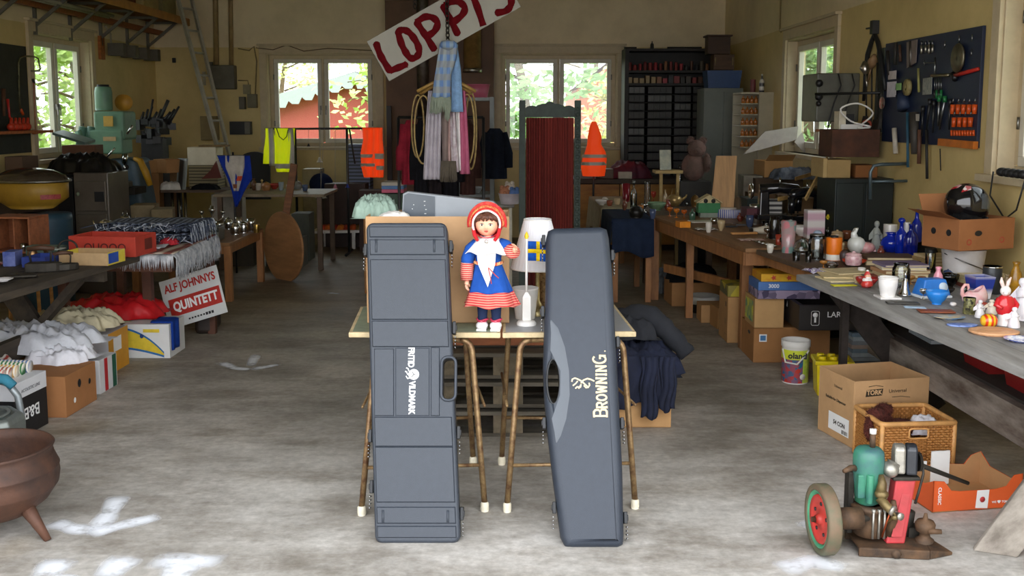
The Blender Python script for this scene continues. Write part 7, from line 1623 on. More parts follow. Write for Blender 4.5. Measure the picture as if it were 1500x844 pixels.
def garment(px,w,y1,Y,c,label,name='garment',ytop=178,kind='coat',c2=None):
 g=TH(name,label,kind,(0,0,0));
 mb=MB()
 def fn(u,v):
  py=ytop+(y1-ytop)*v;ww=w*(.45+.55*min(1,v*4)**.6)*(.92+.1*v);p=atY(px+ww*(u%1-.5)*0,py,Y);a=2*PI*u;k=ww/2*mpp(Y)
  return(p.x+k*cos(a)*(1+.06*sin(a*6)),Y+.05*sin(a)*(1+.2*sin(a*7))*min(1,.3+v*3),p.z)
 mb.grid(fn,48,14);mb.bd('cloth_body',[cloth(c,.25,c2)],g);
 s=1
 for s in(-1,1):
  a=atY(px+s*w*.36,ytop+6,Y);b=atY(px+s*w*.56,ytop+(y1-ytop)*.5,Y);e=atY(px+s*w*.58,ytop+(y1-ytop)*.78,Y);mb=TU([a,b,e],[.035,.045,.04],10);mb.bd('sleeve',[cloth(c,.25,c2)],g)
 return g
garment(600,22,270,YRL+.02,'8c2434','red knitted garment on the rail at the outer end','red_cardigan',176,'cardigan')
garment(617,20,288,YRL-.01,'1b1a1e','black garment hanging next to the red cardigan','black_coat',176)
garment(638,22,295,YRL+.03,'241e20','dark brown coat in the middle of the rail','brown_coat',176)
garment(661,22,292,YRL-.02,'17161a','long black coat behind the striped scarf','black_coat',176)
garment(685,22,285,YRL+.02,'3a2420','maroon coat behind the pink scarf','maroon_coat',176)
garment(725,34,262,9.3,'1f2430','navy jacket hanging from the upright of the metal shelf','navy_jacket',188,'jacket')
ms=TH('metal_shelf','grey metal shelving rack behind the hanging scarves','shelf',(0,0,0));YM=9.6;MG=mat('6f7270',ro=.45,metal=.4,var=.15)
xl,xr=atY(668,100,YM).x,atY(720,100,YM).x;zt=atY(700,142,YM).z
for x in(xl,xr):
 for y in(YM,YM+.4):mb=BX((x,y,zt/2),(.035,.035,zt));mb.bd('upright',[MG],ms)
for py in(142,228,284,330):z=atY(700,py,YM).z;mb=BX(((xl+xr)/2,YM+.2,z-.02),(xr-xl-.04,.40,.03));mb.bd('shelf_board',[MG],ms)
z=atY(700,142,YM).z;mb=LA([(0,0),(.10,0),(.12,.12),(.125,.125),(.115,.125),(.095,.01),(0,.008)],20,sx=1.2);SO(mb,'pink_basket','pink plastic basket on top of the metal shelf','basket',[pls('b0566e')],((xl+xr)/2,YM+.2,z-.004))
for i,(px,py,w,h,c,lb,kd)in EN(((695,228,10,26,'8b8f96','silver thermos on the second metal shelf board','cyl'),(706,228,12,18,'2c3444','dark blue jug on the second metal shelf board','cup'),(682,284,14,12,'c9c6c0','white bowl on the lower metal shelf board','bowl'),(700,284,14,10,'a8a8a8','grey pan on the lower metal shelf board','bowl'),(686,228,9,14,'6b4a3a','brown mug on the second metal shelf board','cup'))):
 p=atY(px,py,YM+.15);k=mpp(YM);mb=LA(prof(kd,w*k/2,h*k),20);SO(mb,('thermos','blue_jug','white_bowl','grey_pan','brown_mug')[i],lb,lb.split()[1]if i not in(1,)else 'jug',[cer(c)],(p.x,YM+.15,atY(700,py,YM).z-.004))
ttb=WT('side_table','small table beside the folding screen holding a basket of soft toys',[(-.20,8.55),(.02,8.55),(.02,8.95),(-.20,8.95)],atY(750,300,8.6).z,.02,(0,1,2,3),mat('8b867c',ro=.5),mat('cfc6b0',ro=.5),.03)
zt_=atY(750,300,8.6).z
mb=LA([(0,0),(.075,0),(.095,.085),(.1,.09),(.09,.09),(.07,.01),(0,.008)],24);SO(mb,'toy_basket','white plastic basket of soft toys beside the folding screen','basket',[pls('cfc4c8')],(-.02,8.68,zt_+.001))
for i,(x,y,z,r_,c,lb)in EN(((-.06,8.68,.10,.05,'c98a6a','peach coloured doll head on top of the toy basket'),(.02,8.66,.095,.045,'6f8fc9','light blue soft toy on top of the toy basket'),(-.02,8.70,.14,.045,'e3d3c4','cream soft toy topmost in the toy basket'))):
 mb=BA((0,0,0),(r_,r_*.9,r_));mb.ball((r_*.5,-.01,r_*.8),r_*.4);mb.ball((-r_*.5,-.01,r_*.8),r_*.4);mb.ball((0,-r_*.8,-.1*r_),r_*.35);SO(mb,'soft_toy',lb,'soft toy',[cloth(c)],(x,y,zt_+z),0)
YSC=8.1;k=mpp(YSC)
fs=TH('folding_screen','dark green wooden screen panel with a carved top and red curtain','room divider',(0,0,0));SCG=mat('2c3830',ro=.6,var=.3,scale=12)
xa,xb=atY(765,200,YSC).x,atY(846,200,YSC).x;zt=atY(800,158,YSC).z
for x in(xa,xb-.0):
 mb=MB();z1=atY(800,147,YSC).z;mb.box((x,YSC,z1/2),(.05,.035,z1));
 for i in range(40):mb.ball((x+.0,YSC-.018,.05+i*(z1-.08)/40),(.020,.008,.018),0,8,6)if x==xb else None
 mb.bd('upright_post',[SCG],fs,bev=.003)
mb=MB();n=40;vs=[]
def crest(u):return zt+.018*sin(u*PI)+.012*abs(sin(u*PI*5))+(.02 if .3<u<.7 else 0)*sin((u-.3)/.4*PI)
top_=[(xa+.026+(xb-xa-.052)*i/n,crest(i/n))for i in range(n+1)]
zb=atY(800,172,YSC).z
mb.add([(x,YSC-.015,z)for x,z in top_]+[(x,YSC-.015,zb)for x,z in top_]+[(x,YSC+.015,z)for x,z in top_]+[(x,YSC+.015,zb)for x,z in top_],[(i,n+1+i,n+2+i,i+1)for i in range(n)]+[(2*n+2+i,2*n+3+i,3*n+4+i,3*n+3+i)for i in range(n)]+[(i,i+1,2*n+3+i,2*n+2+i)for i in range(n)]+[(n+1+i,3*n+3+i,3*n+4+i,n+2+i)for i in range(n)])
mb.bd('carved_crest',[SCG],fs)
mb=BX(((xa+xb)/2,YSC,.22),(xb-xa-.052,.03,.06));mb.bd('bottom_rail',[SCG],fs)
mb=MB();rnd=random.Random(5)
def cur(u,v):
 x=xa+.03+(xb-xa-.06)*u;z=.26+(zb-.262)*v;return(x,YSC+.0+.022*sin(u*PI*18+.8*sin(u*9)+.3*v)*(1-.35*v)+.006*sin(u*61),z)
mb.grid(cur,150,10);mb.bd('curtain',[mat('6a2018',ro=.9,var=.3,scale=5,stretch=(3,1,.1),bump=.2,bs=90)],fs)
zc=.742
BT=WT('beige_cloth_table','table under a pale beige cloth by the folding screen',[(.86,9.7),(1.22,9.7),(1.22,11.2),(.86,11.2)],.725,.03,(0,1,2,3),DKT,ORW,.05)
NT=WT('blue_cloth_table','table under a dark blue cloth in front of the beige one',[(.87,8.72),(1.205,8.72),(1.205,9.66),(.87,9.66)],.725,.03,(0,1,2,3),DKT,ORW,.05)
def tcloth(x0,x1,y0,y1,z,drop,c,name,label,sd=1):
 rnd=random.Random(sd);mb=MB()
 mb.grid(lambda u,v:(x0-.012+(x1-x0+.02)*u,y0-.012+(y1-y0+.02)*v,z+.004),10,10)
 mb.grid(lambda u,v:(x0-.014-.02*v-.012*v*sin(u*19+sd),y0-.014+(y1-y0+.024)*u,z+.004-drop*v*(1+.12*sin(u*7+sd))),40,8)
 mb.grid(lambda u,v:(x0-.014+(x1-x0+.024)*u,y0-.014-.02*v-.012*v*sin(u*17+sd),z+.004-drop*v*(1+.10*sin(u*6+sd))),30,8)
 return SO(mb,name,label,'tablecloth',[cloth(c,.15)],solid=.003)
BKT=WT('back_table','small dark table between the blue clothed table and the plush bear',[(1.25,9.02),(1.80,9.02),(1.80,9.85),(1.25,9.85)],.74,.03,(0,1,2,3),DKT,DKT,.05)
tcloth(.86,1.22,9.7,11.2,.726,.30,'b3a588','beige_tablecloth','pale beige cloth hanging over the far table',1)
tcloth(.87,1.205,8.72,9.66,.726,.30,'222c40','blue_tablecloth','dark navy blue cloth draped over the nearer far table',3)
wk=TH('work_bench','wide old workbench with worn yellow brown front panels under the back window','workbench',(0,0,0));WKM=mat('8a5f30',ro=.6,col2='b88a40',scale=2.5,stretch=(1,1,4))
mb=BX((1.28,12.5,.835),(1.9,.76,.05));mb.bd('worktop',[mat('3c3022',ro=.6,var=.2)],wk)
for i in range(4):mb=BX((.57+i*.47,12.12,.44),(.46,.02,.72));mb.bd('front_panel',[WKM],wk,bev=.003)
mb=BX((1.28,12.52,.405),(1.86,.7,.79));mb.bd('carcass',[DARK],wk)
mb=heap(.5,.34,.24,81,30,22,.4,4);SO(mb,'red_bag','dark red and purple bag lying on the old workbench','bag',[mat('7c1e2a',ro=.7,col2='4a2038',scale=4)],(1.42,12.4,.862))
for i,(px,w,h,c,lb)in EN(((862,30,12,'8f8f90','grey tray on the workbench below the orange vest'),(885,26,14,'5a4630','brown tool box on the workbench'),(915,20,10,'b9b2a0','pale carton on the workbench under the red bag'))):
 p=atY(px,262,12.25);kk=mpp(12.25);mb=BX((0,0,h*kk/2),(w*kk,.2,h*kk));SO(mb,('grey_tray','tool_box','pale_carton')[i],lb,'box',[pt(c)],(p.x,12.3,.862),0,bev=.004)
YV=11.6
hv=TH('hooded_vest','orange hooded high visibility vest with two reflective bands on a pole','vest',(0,0,0));ORV=mat('ff4a14',ro=.6,var=.1,scale=8,emit=.35);REF=mat('b9b3a4',ro=.4,var=.1)  # emission added so the orange cloth glows like fluorescent fabric
def ringcloth(rows,Y,m,name,parent,n=40,dep=.10,wv=.05,m2=None,bands=()):
 mb=MB();K=len(rows)
 def fn(u,v):
  k=v*(K-1);i=min(int(k),K-2);t=k-i;py=rows[i][0]*(1-t)+rows[i+1][0]*t;l=rows[i][1]*(1-t)+rows[i+1][1]*t;r_=rows[i][2]*(1-t)+rows[i+1][2]*t
  a=2*PI*u;p=atY((l+r_)/2,py,Y);w=(r_-l)/2*mpp(Y);return(p.x+w*cos(a)*(1+wv*sin(a*7+v*3)),Y+dep*sin(a)*(w/.17)*(1+wv*sin(a*5)),p.z)
 mb.grid(fn,n,K*5);return mb.bd(name,m,parent)
ringcloth([(178,867,873),(185,864,876),(200,861,881),(212,860,880),(222,857,886),(232,853,888),(245,851,887),(258,854,885)],YV,[ORV],'vest_cloth',hv)
ringcloth([(226,854,887.5),(231,852,888)],YV,[REF],'reflective_band',hv,dep=.108);ringcloth([(237,851,887.6),(242,850.5,887.8)],YV,[REF],'reflective_band',hv,dep=.112)
p=atY(870,200,YV);mb=TU([(p.x,YV,p.z+.1),(p.x,YV,.0)],.012,8);mb.box((p.x,YV,.012),(.3,.3,.02));mb.bd('pole',[BLACK],hv)
YSH=12.95;su=TH('parts_shelving','tall dark metal shelving full of small grey parts drawers','shelving',(0,0,0));SHD=mat('211e1b',ro=.6,var=.2)
xa,xb=atY(917,200,YSH).x,atY(1052,200,YSH).x;zt=atY(980,71,YSH).z
for x in(xa,xb):mb=BX((x,YSH+.2,zt/2),(.05,.4,zt));mb.bd('side_panel',[SHD],su)
mb=BX(((xa+xb)/2,YSH+.395,zt/2),(xb-xa-.05,.01,zt));mb.bd('back_panel',[SHD],su)
for py in(71,103,122,262):z=atY(980,py,YSH).z;mb=BX(((xa+xb)/2,YSH+.19,z-.015),(xb-xa-.05,.38,.03));mb.bd('shelf_board',[SHD],su)
DRW=mat('363632',ro=.5,var=.3,scale=5);DRWL=mat('4a4a44',ro=.4,var=.2)
rows=[127+12.2*i for i in range(11)];groups=[(921,944),(949,984),(988,1012),(1015,1048)]
for j,py in EN(rows):
 z0_,z1_=atY(980,py+10,YSH).z,atY(980,py,YSH).z
 for gi,(l,r_)in EN(groups):
  xl_,xr_=atY(l,200,YSH).x,atY(r_,200,YSH).x;nd=3 if gi!=1 else 4;w=(xr_-xl_)/nd
  mb=BX(((xl_+xr_)/2,YSH+.2,(z0_+z1_)/2),(xr_-xl_,.3,z1_-z0_));
  for q in range(nd):mb.box((xl_+w*(q+.5),YSH+.045,(z0_+z1_)/2),(w*.88,.012,(z1_-z0_)*.84),1);mb.box((xl_+w*(q+.5),YSH+.037,z0_+(z1_-z0_)*.42),(w*.35,.008,(z1_-z0_)*.16),1)
  mb.bd('drawer_block',[SHD,DRWL if(j*7+gi*3)%5==0 else DRW],su)
rnd=random.Random(12)
cl_=['7c2a2a','8e3030','a0303a','33302c','5a3a2a','2a2a2c','4a4238','8a5c3a']
nm_=['red','dark red','crimson','black','brown','charcoal','olive','tan']
for i in range(16):
 px=924+i*7.6;w=rnd.uniform(4,6.5);h=rnd.uniform(7,14);c=i%8 if i>6 else i%3
 z=atY(980,103,YSH).z+.001;p=atY(px,90,YSH);kk=mpp(YSH);mb=LA(prof('jar' if i%2 else 'cyl',w*kk/2,h*kk),12);SO(mb,'storage_jar',f'{nm_[c]} jar on the upper board of the parts shelving','jar',[pt(cl_[c])],(p.x,YSH+.1,z),0,'jars on the upper shelving board')
for i in range(14):
 px=924+i*8.6;w=rnd.uniform(5,8);h=rnd.uniform(7,12);c=(i*3)%8
 z=atY(980,122,YSH).z+.001;p=atY(px,90,YSH);kk=mpp(YSH);mb=BX((0,0,h*kk/2),(w*kk,.12,h*kk));SO(mb,'small_carton',f'{nm_[c]} small carton on the second board of the parts shelving','box',[pt(cl_[c]if i>4 else 'a08a60')],(p.x,YSH+.1,z),0,'cartons on the second shelving board',bev=.002)
for(px,w,h,lb,nm)in((925,18,3,'flat dark lath lying on top of the parts shelving','wooden_lath'),(957,5,11,'small dark bottle standing on top of the parts shelving','bottle'),(1005,50,3,'long dark roll lying on top of the parts shelving','dark_roll')):
 p=atY(px,71,YSH);kk=mpp(YSH);mb=MB()
 if w>10:mb.tu([(-w*kk/2,0,h*kk/2),(w*kk/2,0,h*kk/2)],h*kk/2,8)
 else:mb.lt(prof('bottle',w*kk/2,h*kk),14)
 SO(mb,nm,lb,'bottle' if w<10 else 'roll',[DARK],(p.x,YSH+.12,zt+.001))
lk=TH('metal_locker','grey two door metal locker in the back corner','locker',(0,0,0));YL_=11.9;LKM=mat('6f756e',ro=.45,var=.1,scale=3)
xa,xb=atY(1030,200,YL_).x,atY(1087,200,YL_).x;zt=atY(1050,129,YL_).z
mb=BX(((xa+xb)/2,YL_+.22,zt/2),(xb-xa,.44,zt));mb.bd('cabinet_body',[LKM],lk,bev=.004)
for s,(q0,q1)in((-1,(xa+.01,(xa+xb)/2-.003)),(1,((xa+xb)/2+.003,xb-.01))):
 mb=BX(((q0+q1)/2,YL_-.006,zt/2+.02),(q1-q0,.012,zt-.12));d=mb.bd('door',[LKM],lk,bev=.002)
 mb=BX(((xa+xb)/2-s*(-.03),YL_-.018,zt*.55),(.014,.012,.07));mb.bd('handle',[SILV],d)
mb=MB();W,D,Hh=.40,.30,.2
mb.add([(-W/2+.02,-D/2+.02,0),(W/2-.02,-D/2+.02,0),(W/2-.02,D/2-.02,0),(-W/2+.02,D/2-.02,0),(-W/2,-D/2,Hh),(W/2,-D/2,Hh),(W/2,D/2,Hh),(-W/2,D/2,Hh)],[(3,2,1,0),(0,1,5,4),(1,2,6,5),(2,3,7,6),(3,0,4,7)]);SO(mb,'blue_crate','blue plastic crate on top of the metal locker','crate',[pls('2c4a7a')],((xa+xb)/2+.02,YL_+.22,zt+.004),0,solid=.006)
p=atY(1066,100,YL_);cb=TH('wooden_case','lower dark wooden case with brass clasps above the blue crate','case',((xa+xb)/2+.02,YL_+.22,zt+.21));mb=BX((0,0,.09),(.24,.2,.18));mb.bd('body',[wood('4a3018')],cb,bev=.004)
for s in(-.1,.1):mb=BX((s,-.102,.1),(.012,.004,.09));mb.bd('brass_clasp',[BRS],cb)
mb=BX((-.04,0,.1),(.26,.2,.2));mb.box((-.04,0,.21),(.30,.24,.02));SO(mb,'wooden_chest','upper dark wooden chest with projecting lid at the top of the pile','chest',[wood('3c2616')],((xa+xb)/2-.0,YL_+.22,zt+.392),0,bev=.004)
wc=TH('white_cabinet','white cabinet end with rows of small amber bottles facing the locker','cabinet',(0,0,0));YC=10.9
xa,xb=atY(1086,150,YC).x,atY(1134,150,YC).x;xm=atY(1112,150,YC).x;zt=atY(1100,135,YC).z;WCM=mat('b0a78e',ro=.5,var=.06)
mb=BX(((xm+xb)/2,YC+.01,zt/2),(xb-xm,.02,zt));mb.bd('end_panel',[WCM],wc)
mb=BX(((xa+xb)/2,YC+.42,zt/2),(xb-xa,.02,zt));mb.bd('back_panel',[WCM],wc)
mb=BX(((xa+xb)/2,YC+.215,zt-.01),(xb-xa,.39,.02));mb.bd('top_panel',[WCM],wc)
zs=[atY(1100,py,YC).z for py in(152,168,184,200,216)]
for z in zs:mb=BX(((xa+xm)/2+.02,YC+.20,z),(xm-xa+.04,.38,.012));mb.bd('shelf_board',[WCM],wc)
AMB=mat('8a4a1a',ro=.25,col2='c07a30',scale=30,coat=.3)
for j,z in EN(zs):
 for i in range(4):
  mb=LA(prof('bottle',.021,.075),12);SO(mb,'amber_bottle','small amber bottle in a row in the white cabinet','bottle',[AMB],(xa+.03+i*.045,YC+.05,z+.007),0,'amber bottles in the white cabinet')
p=atY(1119,135,YC);mb=LA(prof('bottle',.028,.19),14);SO(mb,'spray_can','black and white can standing on the white cabinet','can',[mat('26262a',ro=.3,col2='d8d4cc',kind='bands',scale=4)],(p.x,YC+.1,zt+.001))
mb=LA(prof('cyl',.03,.14),14);SO(mb,'red_tin','dark red tin behind the can on the white cabinet','tin',[pt('6e3030')],(p.x-.06,YC+.25,zt+.001))
jt=WT('junk_table','long side table against the wall buried under cartons and old machines',[(2.02,9.3),(2.28,7.8),(2.70,7.8),(2.70,10.6)],.80,.03,(0,1,2,3),DKT,DKT,.06)
def jb(px,py,Y,w,h,d,c,name,label,rz=0,op=False,tl=None,z=None,cat='box',c2=None):
 p=atY(px,py,Y);kk=mpp(Y);z=p.z if z is None else z
 if op:return CT(name,label,w*kk,d,h*kk,c,(p.x,Y+d/2,z),rz,True,(60,0,0,0),col_in='6e5030',cat=cat,tilt=tl)
 mb=BX((0,0,h*kk/2),(w*kk,d,h*kk));o=SO(mb,name,label,cat,[mat(c,ro=.8,var=.12,scale=6,col2=c2)],(p.x,Y+d/2,z),rz,bev=.003)
 if tl:o.rotation_euler=tl
 return o
ZJ=.801
jb(1180,300,8.3,40,26,.4,'7a5c3c','large_carton','big shadowed brown carton beside the dark cabinet',0,False,z=ZJ)
jb(1137,0,9.2,52,18,.35,'6a5035','flat_carton','flat brown carton at the back under the open boxes',0,z=ZJ)
jb(1120,0,8.6,34,20,.30,'2f3a38','grey_crate_box','dark grey green machine case between the cartons',0,z=ZJ,cat='case')
jb(1150,0,9.4,70,38,.5,'4a3826','packing_crate','dark packing crate at the bottom of the pile by the wall',0,z=ZJ)
zt1=ZJ+38*mpp(9.4)
jb(1147,0,9.5,42,24,.35,'a87f50','open_carton','open cardboard box with silver things on top of the pile',.05,True,z=zt1+.002)
jb(1112,0,9.5,28,40,.3,'7e7668','newspaper_carton','carton wrapped in newspaper left of the open box',-.05,False,z=ZJ+.002,c2='9c9688')
p=atY(1142,228,9.9);mb=SL((-.33,0,-.02),(.18,0,.12),(.20,.03,.25),(-.12,.03,.20),(0,.02,0));mb.add([(.16,0,.10),(.30,0,-.05),(.24,.02,.20)],[(0,1,2)]);SO(mb,'white_sheet_board','large white folded board rising behind the open box','board',[mat('a8a096',ro=.7,var=.1)],(p.x,9.98,p.z+.03),0)
for i in range(4):
 p=atY(1140+i*6,232,9.55);mb=LA(prof('cyl',.016,.10),12);SO(mb,'chrome_tap','chrome tap part sticking out of the open cardboard box','tap',[SILV],(p.x,9.62,zt1+.07),0,'chrome parts in the open box')
def machine(px,Y,w,label,c='17171a',rz=0,z=ZJ):
 p=atY(px,290,Y);g=TH('sewing_machine',label,'sewing machine',(p.x,Y,z+.001),rz=rz);kk=w
 MM=mat(c,ro=.2,var=.3,coat=.5)
 mb=BX((0,0,.02),(.36*kk,.17*kk,.04));mb.bd('bed',[MM],g,bev=.006)
 mb=BX((.12*kk,0,.12*kk),(.08*kk,.09*kk,.20*kk),tap=.85);mb.bd('pillar',[MM],g,bev=.012,seg=3)
 mb=TU([(.15*kk,0,.22*kk),(.0,0,.235*kk),(-.12*kk,0,.22*kk),(-.15*kk,0,.19*kk)],[.045*kk,.04*kk,.042*kk,.04*kk],14);mb.bd('arm',[MM],g)
 mb=TU([(-.14*kk,0,.19*kk),(-.14*kk,0,.06*kk)],[.034*kk,.026*kk],12);mb.tu([(-.14*kk,0,.07*kk),(-.14*kk,0,.045)],.006,6);mb.bd('needle_head',[MM],g)
 mb=MB();mb.at((.205*kk,0,.21*kk),(0,PI/2,0));mb.lt([(.03*kk,0),(.055*kk,0),(.06*kk,.01),(.055*kk,.02),(.02*kk,.02),(.02*kk,0)],24);mb.at();mb.bd('hand_wheel',[SILV],g)
 mb=TU([(0,0,.26*kk),(0,0,.31*kk)],.008,8);mb.bd('spool_pin',[SILV],g);return g
machine(1142,8.05,1.05,'black old sewing machine with a steel hand wheel on the side table',rz=PI)
machine(1182,7.95,.95,'second black sewing machine beside the first one',rz=.3)
for i,(px,Y,w,h,c,nm,lb)in EN(((1104,8.2,28,14,'5a2a34','maroon_case','flat maroon case lying by the wooden board'),(1110,8.3,20,12,'2a4a46','enamel_pot','dark green enamel pot on the junk table'),(1084,8.9,24,20,'6d5a44','brown_bundle','brown paper bundle at the end of the junk table'),(1198,8.6,26,20,'6b4c2e','wood_crate','brown wooden crate near the window corner'),(1210,8.0,22,14,'5a4a3a','old_suitcase','small old suitcase beside the second sewing machine'))):
 p=atY(px,290,Y);kk=mpp(Y)
 mb=MB()
 if nm=='enamel_pot':mb.lt(prof('pot',w*kk/2,h*kk),24)
 elif nm=='brown_bundle':mb=heap(w*kk,.2,h*kk,91)
 else:mb.box((0,0,h*kk/2),(w*kk,.22,h*kk))
 SO(mb,nm,lb,nm.split('_')[-1],[mat(c,ro=.7,var=.2)],(p.x,Y+.0,ZJ+.002),.1*i,bev=0 if nm!='wood_crate' else .003)
for i,(a,b,r_,c,lb)in EN((((1180,292),(1212,232),.012,'c8a468','yellow folding rule or lath rising slanted in front of the window wall'),((1140,292),(1178,284),.014,'b08c50','pale wooden lath lying across the sewing machines'),((1165,262),(1206,250),.010,'8a6a3c','thin brown lath over the crate near the window'))):
 mb=BE(atY(*a,7.85+i*.2),atY(*b,8.1+i*.2),r_,.03);SO(mb,'wooden_lath',lb,'lath',[wood(c)])
mb=heap(.40,.3,.14,95,24,18,.5,5);SO(mb,'cable_tangle','tangle of blue and black cloth and cables on the packing crate','textiles',[mat('2c3440',ro=.9,col2='7c8088',scale=8)],(atY(1165,240,9.3).x,9.35,ZJ+38*mpp(9.4)+.002))
rnd=random.Random(77)
cj=[('7a5a38','brown'),('3a3a38','charcoal'),('8f7a58','tan'),('54402c','dark brown'),('5f6a60','grey green'),('a08c6c','beige'),('6a3028','maroon')]
wh=['under the slanted white board','beside the newspaper carton','below the open cardboard box','behind the first sewing machine','behind the second sewing machine','next to the small old suitcase','in front of the newspaper carton','near the brown paper bundle','right of the green pot','under the thin lath']
for i,(px,Y,w,h)in EN(((1098,9.9,22,28),(1106,9.0,20,16),(1150,8.85,24,22),(1160,8.5,26,24),(1196,8.4,20,18),(1200,8.1,14,12),(1100,8.75,16,12),(1090,8.95,14,10),(1122,8.45,16,10),(1205,8.9,18,34))):
 p=atY(px,280,Y);kk=mpp(Y);c,nm=cj[(i*3+1)%7]
 if p.x+w*kk/2>2.68:p.x=2.68-w*kk/2
 mb=MB();mb.box((0,0,h*kk/2),(w*kk,.16,h*kk),tz=rnd.uniform(-.3,.3))if i%3 else mb.lt(prof('cyl',w*kk/2,h*kk),18)
 SO(mb,'small_box' if i%3 else 'metal_drum',('small %s box ' if i%3 else 'round %s tin ')%nm+wh[i],'box' if i%3 else 'tin',[mat(c,ro=.6,var=.25,scale=14)],(p.x,Y,ZJ+.002),bev=.002)
ys=9.95;zs_=atY(975,252,ys).z
st=TH('yellow_stand','small pale yellow wooden shelf stand at the end of the far tables','stand',(0,0,0));xa,xb=atY(960,252,ys).x,atY(1000,252,ys).x
mb=BX(((xa+xb)/2,ys+.1,zs_),(xb-xa,.24,.03));mb.bd('top_board',[mat('a88d56',ro=.6)],st)
for x in(xa+.07,xb-.03):mb=BX((x,ys+.1,zs_/2-.01),(.03,.03,zs_-.02));mb.bd('leg',[mat('a88d56',ro=.6)],st)
mb=SL((-.06,0,0),(.06,0,0),(.10,.1,.19),(-.02,.1,.19),(0,.012,0));SO(mb,'picture_card','pale picture card leaning on the yellow stand','picture',[mat('8f9488',ro=.6,col2='c0b8a0',scale=9)],((xa+xb)/2-.02,ys+.08,zs_+.017),.3)
mb=fuzzy(MB(),[((0,0,.14),(.12,.10,.14),0),((.02,-.03,.32),(.09,.08,.085),0),((-.04,-.03,.40),(.03,.02,.03),0),((.08,-.03,.40),(.03,.02,.03),0),((.02,-.10,.30),(.035,.03,.03),0),((.12,-.05,.18),(.04,.05,.09),0)],9,300,.02);SO(mb,'plush_bear','big brown grey plush bear slumped beside the locker','plush toy',[mat('5c4c44',ro=1,col2='7a5a50',scale=8,bump=.6)],(atY(1016,250,10.15).x,10.15,atY(1012,262,10.15).z-.02))
zb_=atY(1012,262,10.15).z-.02
mb=BX((0,0,(zb_)/2),(.30,.3,zb_-.004));SO(mb,'dark_cabinet','low dark cabinet under the plush bear','cabinet',[DARK],(atY(1016,250,10.15).x,10.17,.001),0,bev=.004)
gc=TH('green_cabinet','dark green black cabinet standing against the wall under the tool board','cabinet',(0,0,0));YG=7.33;xa,xb=2.32,2.74;zt=atY(1280,262,YG).z;GCM=mat('14211e',ro=.5,col2='0d1211',scale=5)
mb=BX(((xa+xb)/2,YG+.23,zt/2),(xb-xa,.44,zt));mb.bd('cabinet_body',[GCM],gc,bev=.005)
for s in(0,1):mb=MB();w=(xb-xa)/2;mb.box((xa+w*(s+.5),YG+.003,zt/2),(w-.02,.016,zt-.06));mb.bd('door',[GCM],gc,bev=.003)
zg=zt+.001
for i,(x,w,h,d,c,nm,lb)in EN(((2.37,.17,.13,.3,'a58a5c','cream_carton','cream carton on the dark green cabinet'),(2.27,.03,.14,.3,'b49a6a','upright_book','tan upright book end beside the cream carton'),(2.58,.16,.09,.25,'8a5a34','brown_carton','brown paper parcel behind the tubular frame'))):
 mb=BX((0,0,h/2),(w,d,h));SO(mb,nm,lb,'box' if i!=1 else 'book',[card(c)],(x,YG+.25,zg),0,bev=.003)
tf=TH('tubular_frame','pale blue tubular chair frame standing on the cabinet edge','frame',(0,0,0));TB=mat('5b6a70',ro=.35,metal=.4)
mb=TU([atY(1275,292,7.15),atY(1275,252,7.15),atY(1280,243,7.15),atY(1290,241,7.15),atY(1328,240,7.15)],.012,8);mb.tu([atY(1275,266,7.15),atY(1335,265,7.15)],.010,8);mb.tu([atY(1333,305,7.15),atY(1334,185,7.15)],.014,8);mb.bd('tube_frame',[TB],tf)
bx1=jb(1262,0,7.55,70,40,.32,'5a3624','brown_case','reddish brown wooden case stacked above the cream carton',0,z=zg+.145,c2='3c2418')
zb1=zg+.145+40*mpp(7.55)
plug=TH('power_strip','white power strip with a loose white cable on the brown case','power strip',(0,0,0));p=atY(1250,193,7.6)
mb=BX((p.x,7.66,zb1+.02),(.16,.05,.035));mb.bd('strip_body',[WHITE],plug);mb=MB()
mb.tu(dn3([(p.x+.05,7.6,zb1+.03),(p.x+.14,7.6,zb1+.12),(p.x+.02,7.58,zb1+.19),(p.x-.10,7.6,zb1+.15),(p.x-.02,7.6,zb1+.06),(p.x+.12,7.58,zb1+.02),(p.x+.02,7.56,zb1+.01)]),.007,6);mb.bd('cable',[WHITE],plug)
for i,(px,w,h,c,nm,lb)in EN(((1236,10,26,'d8cfb8','cream_radio','cream fronted black radio on the brown case'),(1247,12,22,'1c1b1b','black_speaker','black box beside the cream radio'),(1276,10,12,'a8452c','orange_tape','orange tape roll beside the white cable'))):
 p=atY(px,193,7.62);kk=mpp(7.62);mb=MB();
 if i<2:mb.box((0,0,h*kk/2),(w*kk,.12,h*kk))
 else:mb.tu([(.03*cos(t*PI/8),0,.032+.03*sin(t*PI/8))for t in range(16)],.01,8,closed=True)
 SO(mb,nm,lb,('radio','speaker','tape')[i],[pt(c)],(p.x,7.72,zb1+.002),0)
XW=XR
ec=TH('switch_cabinet','grey electrical cabinet with a long black lever on the wall by the window','cabinet',(0,0,0));p0=atY(1208,178,8.55);p1=atY(1262,107,8.2)
yA,yB=8.75,8.15
mb=BX((XW-.17,8.42,(p0.z+p1.z)/2),(.34,.42,abs(p1.z-p0.z)));mb.bd('cabinet_body',[mat('6a6a5e',ro=.45,col2='4c4a42',scale=3)],ec,bev=.01)
zc_=atY(1240,158-20,8.2).z
mb=TU([(XW-.36,8.18,zc_),(XW-.02,7.65,zc_)],.010,8);mb.bd('lever_bar',[BLACK],ec)
for(px,py,r_)in((1213,122,.03),(1215,142,.03),(1217,152,.022)):q=atY(px,py,8.20);mb=BA((XW-.33,8.19,q.z),(r_,.03,r_));mb.bd('switch_knob',[BLACK],ec)
mb=MB();
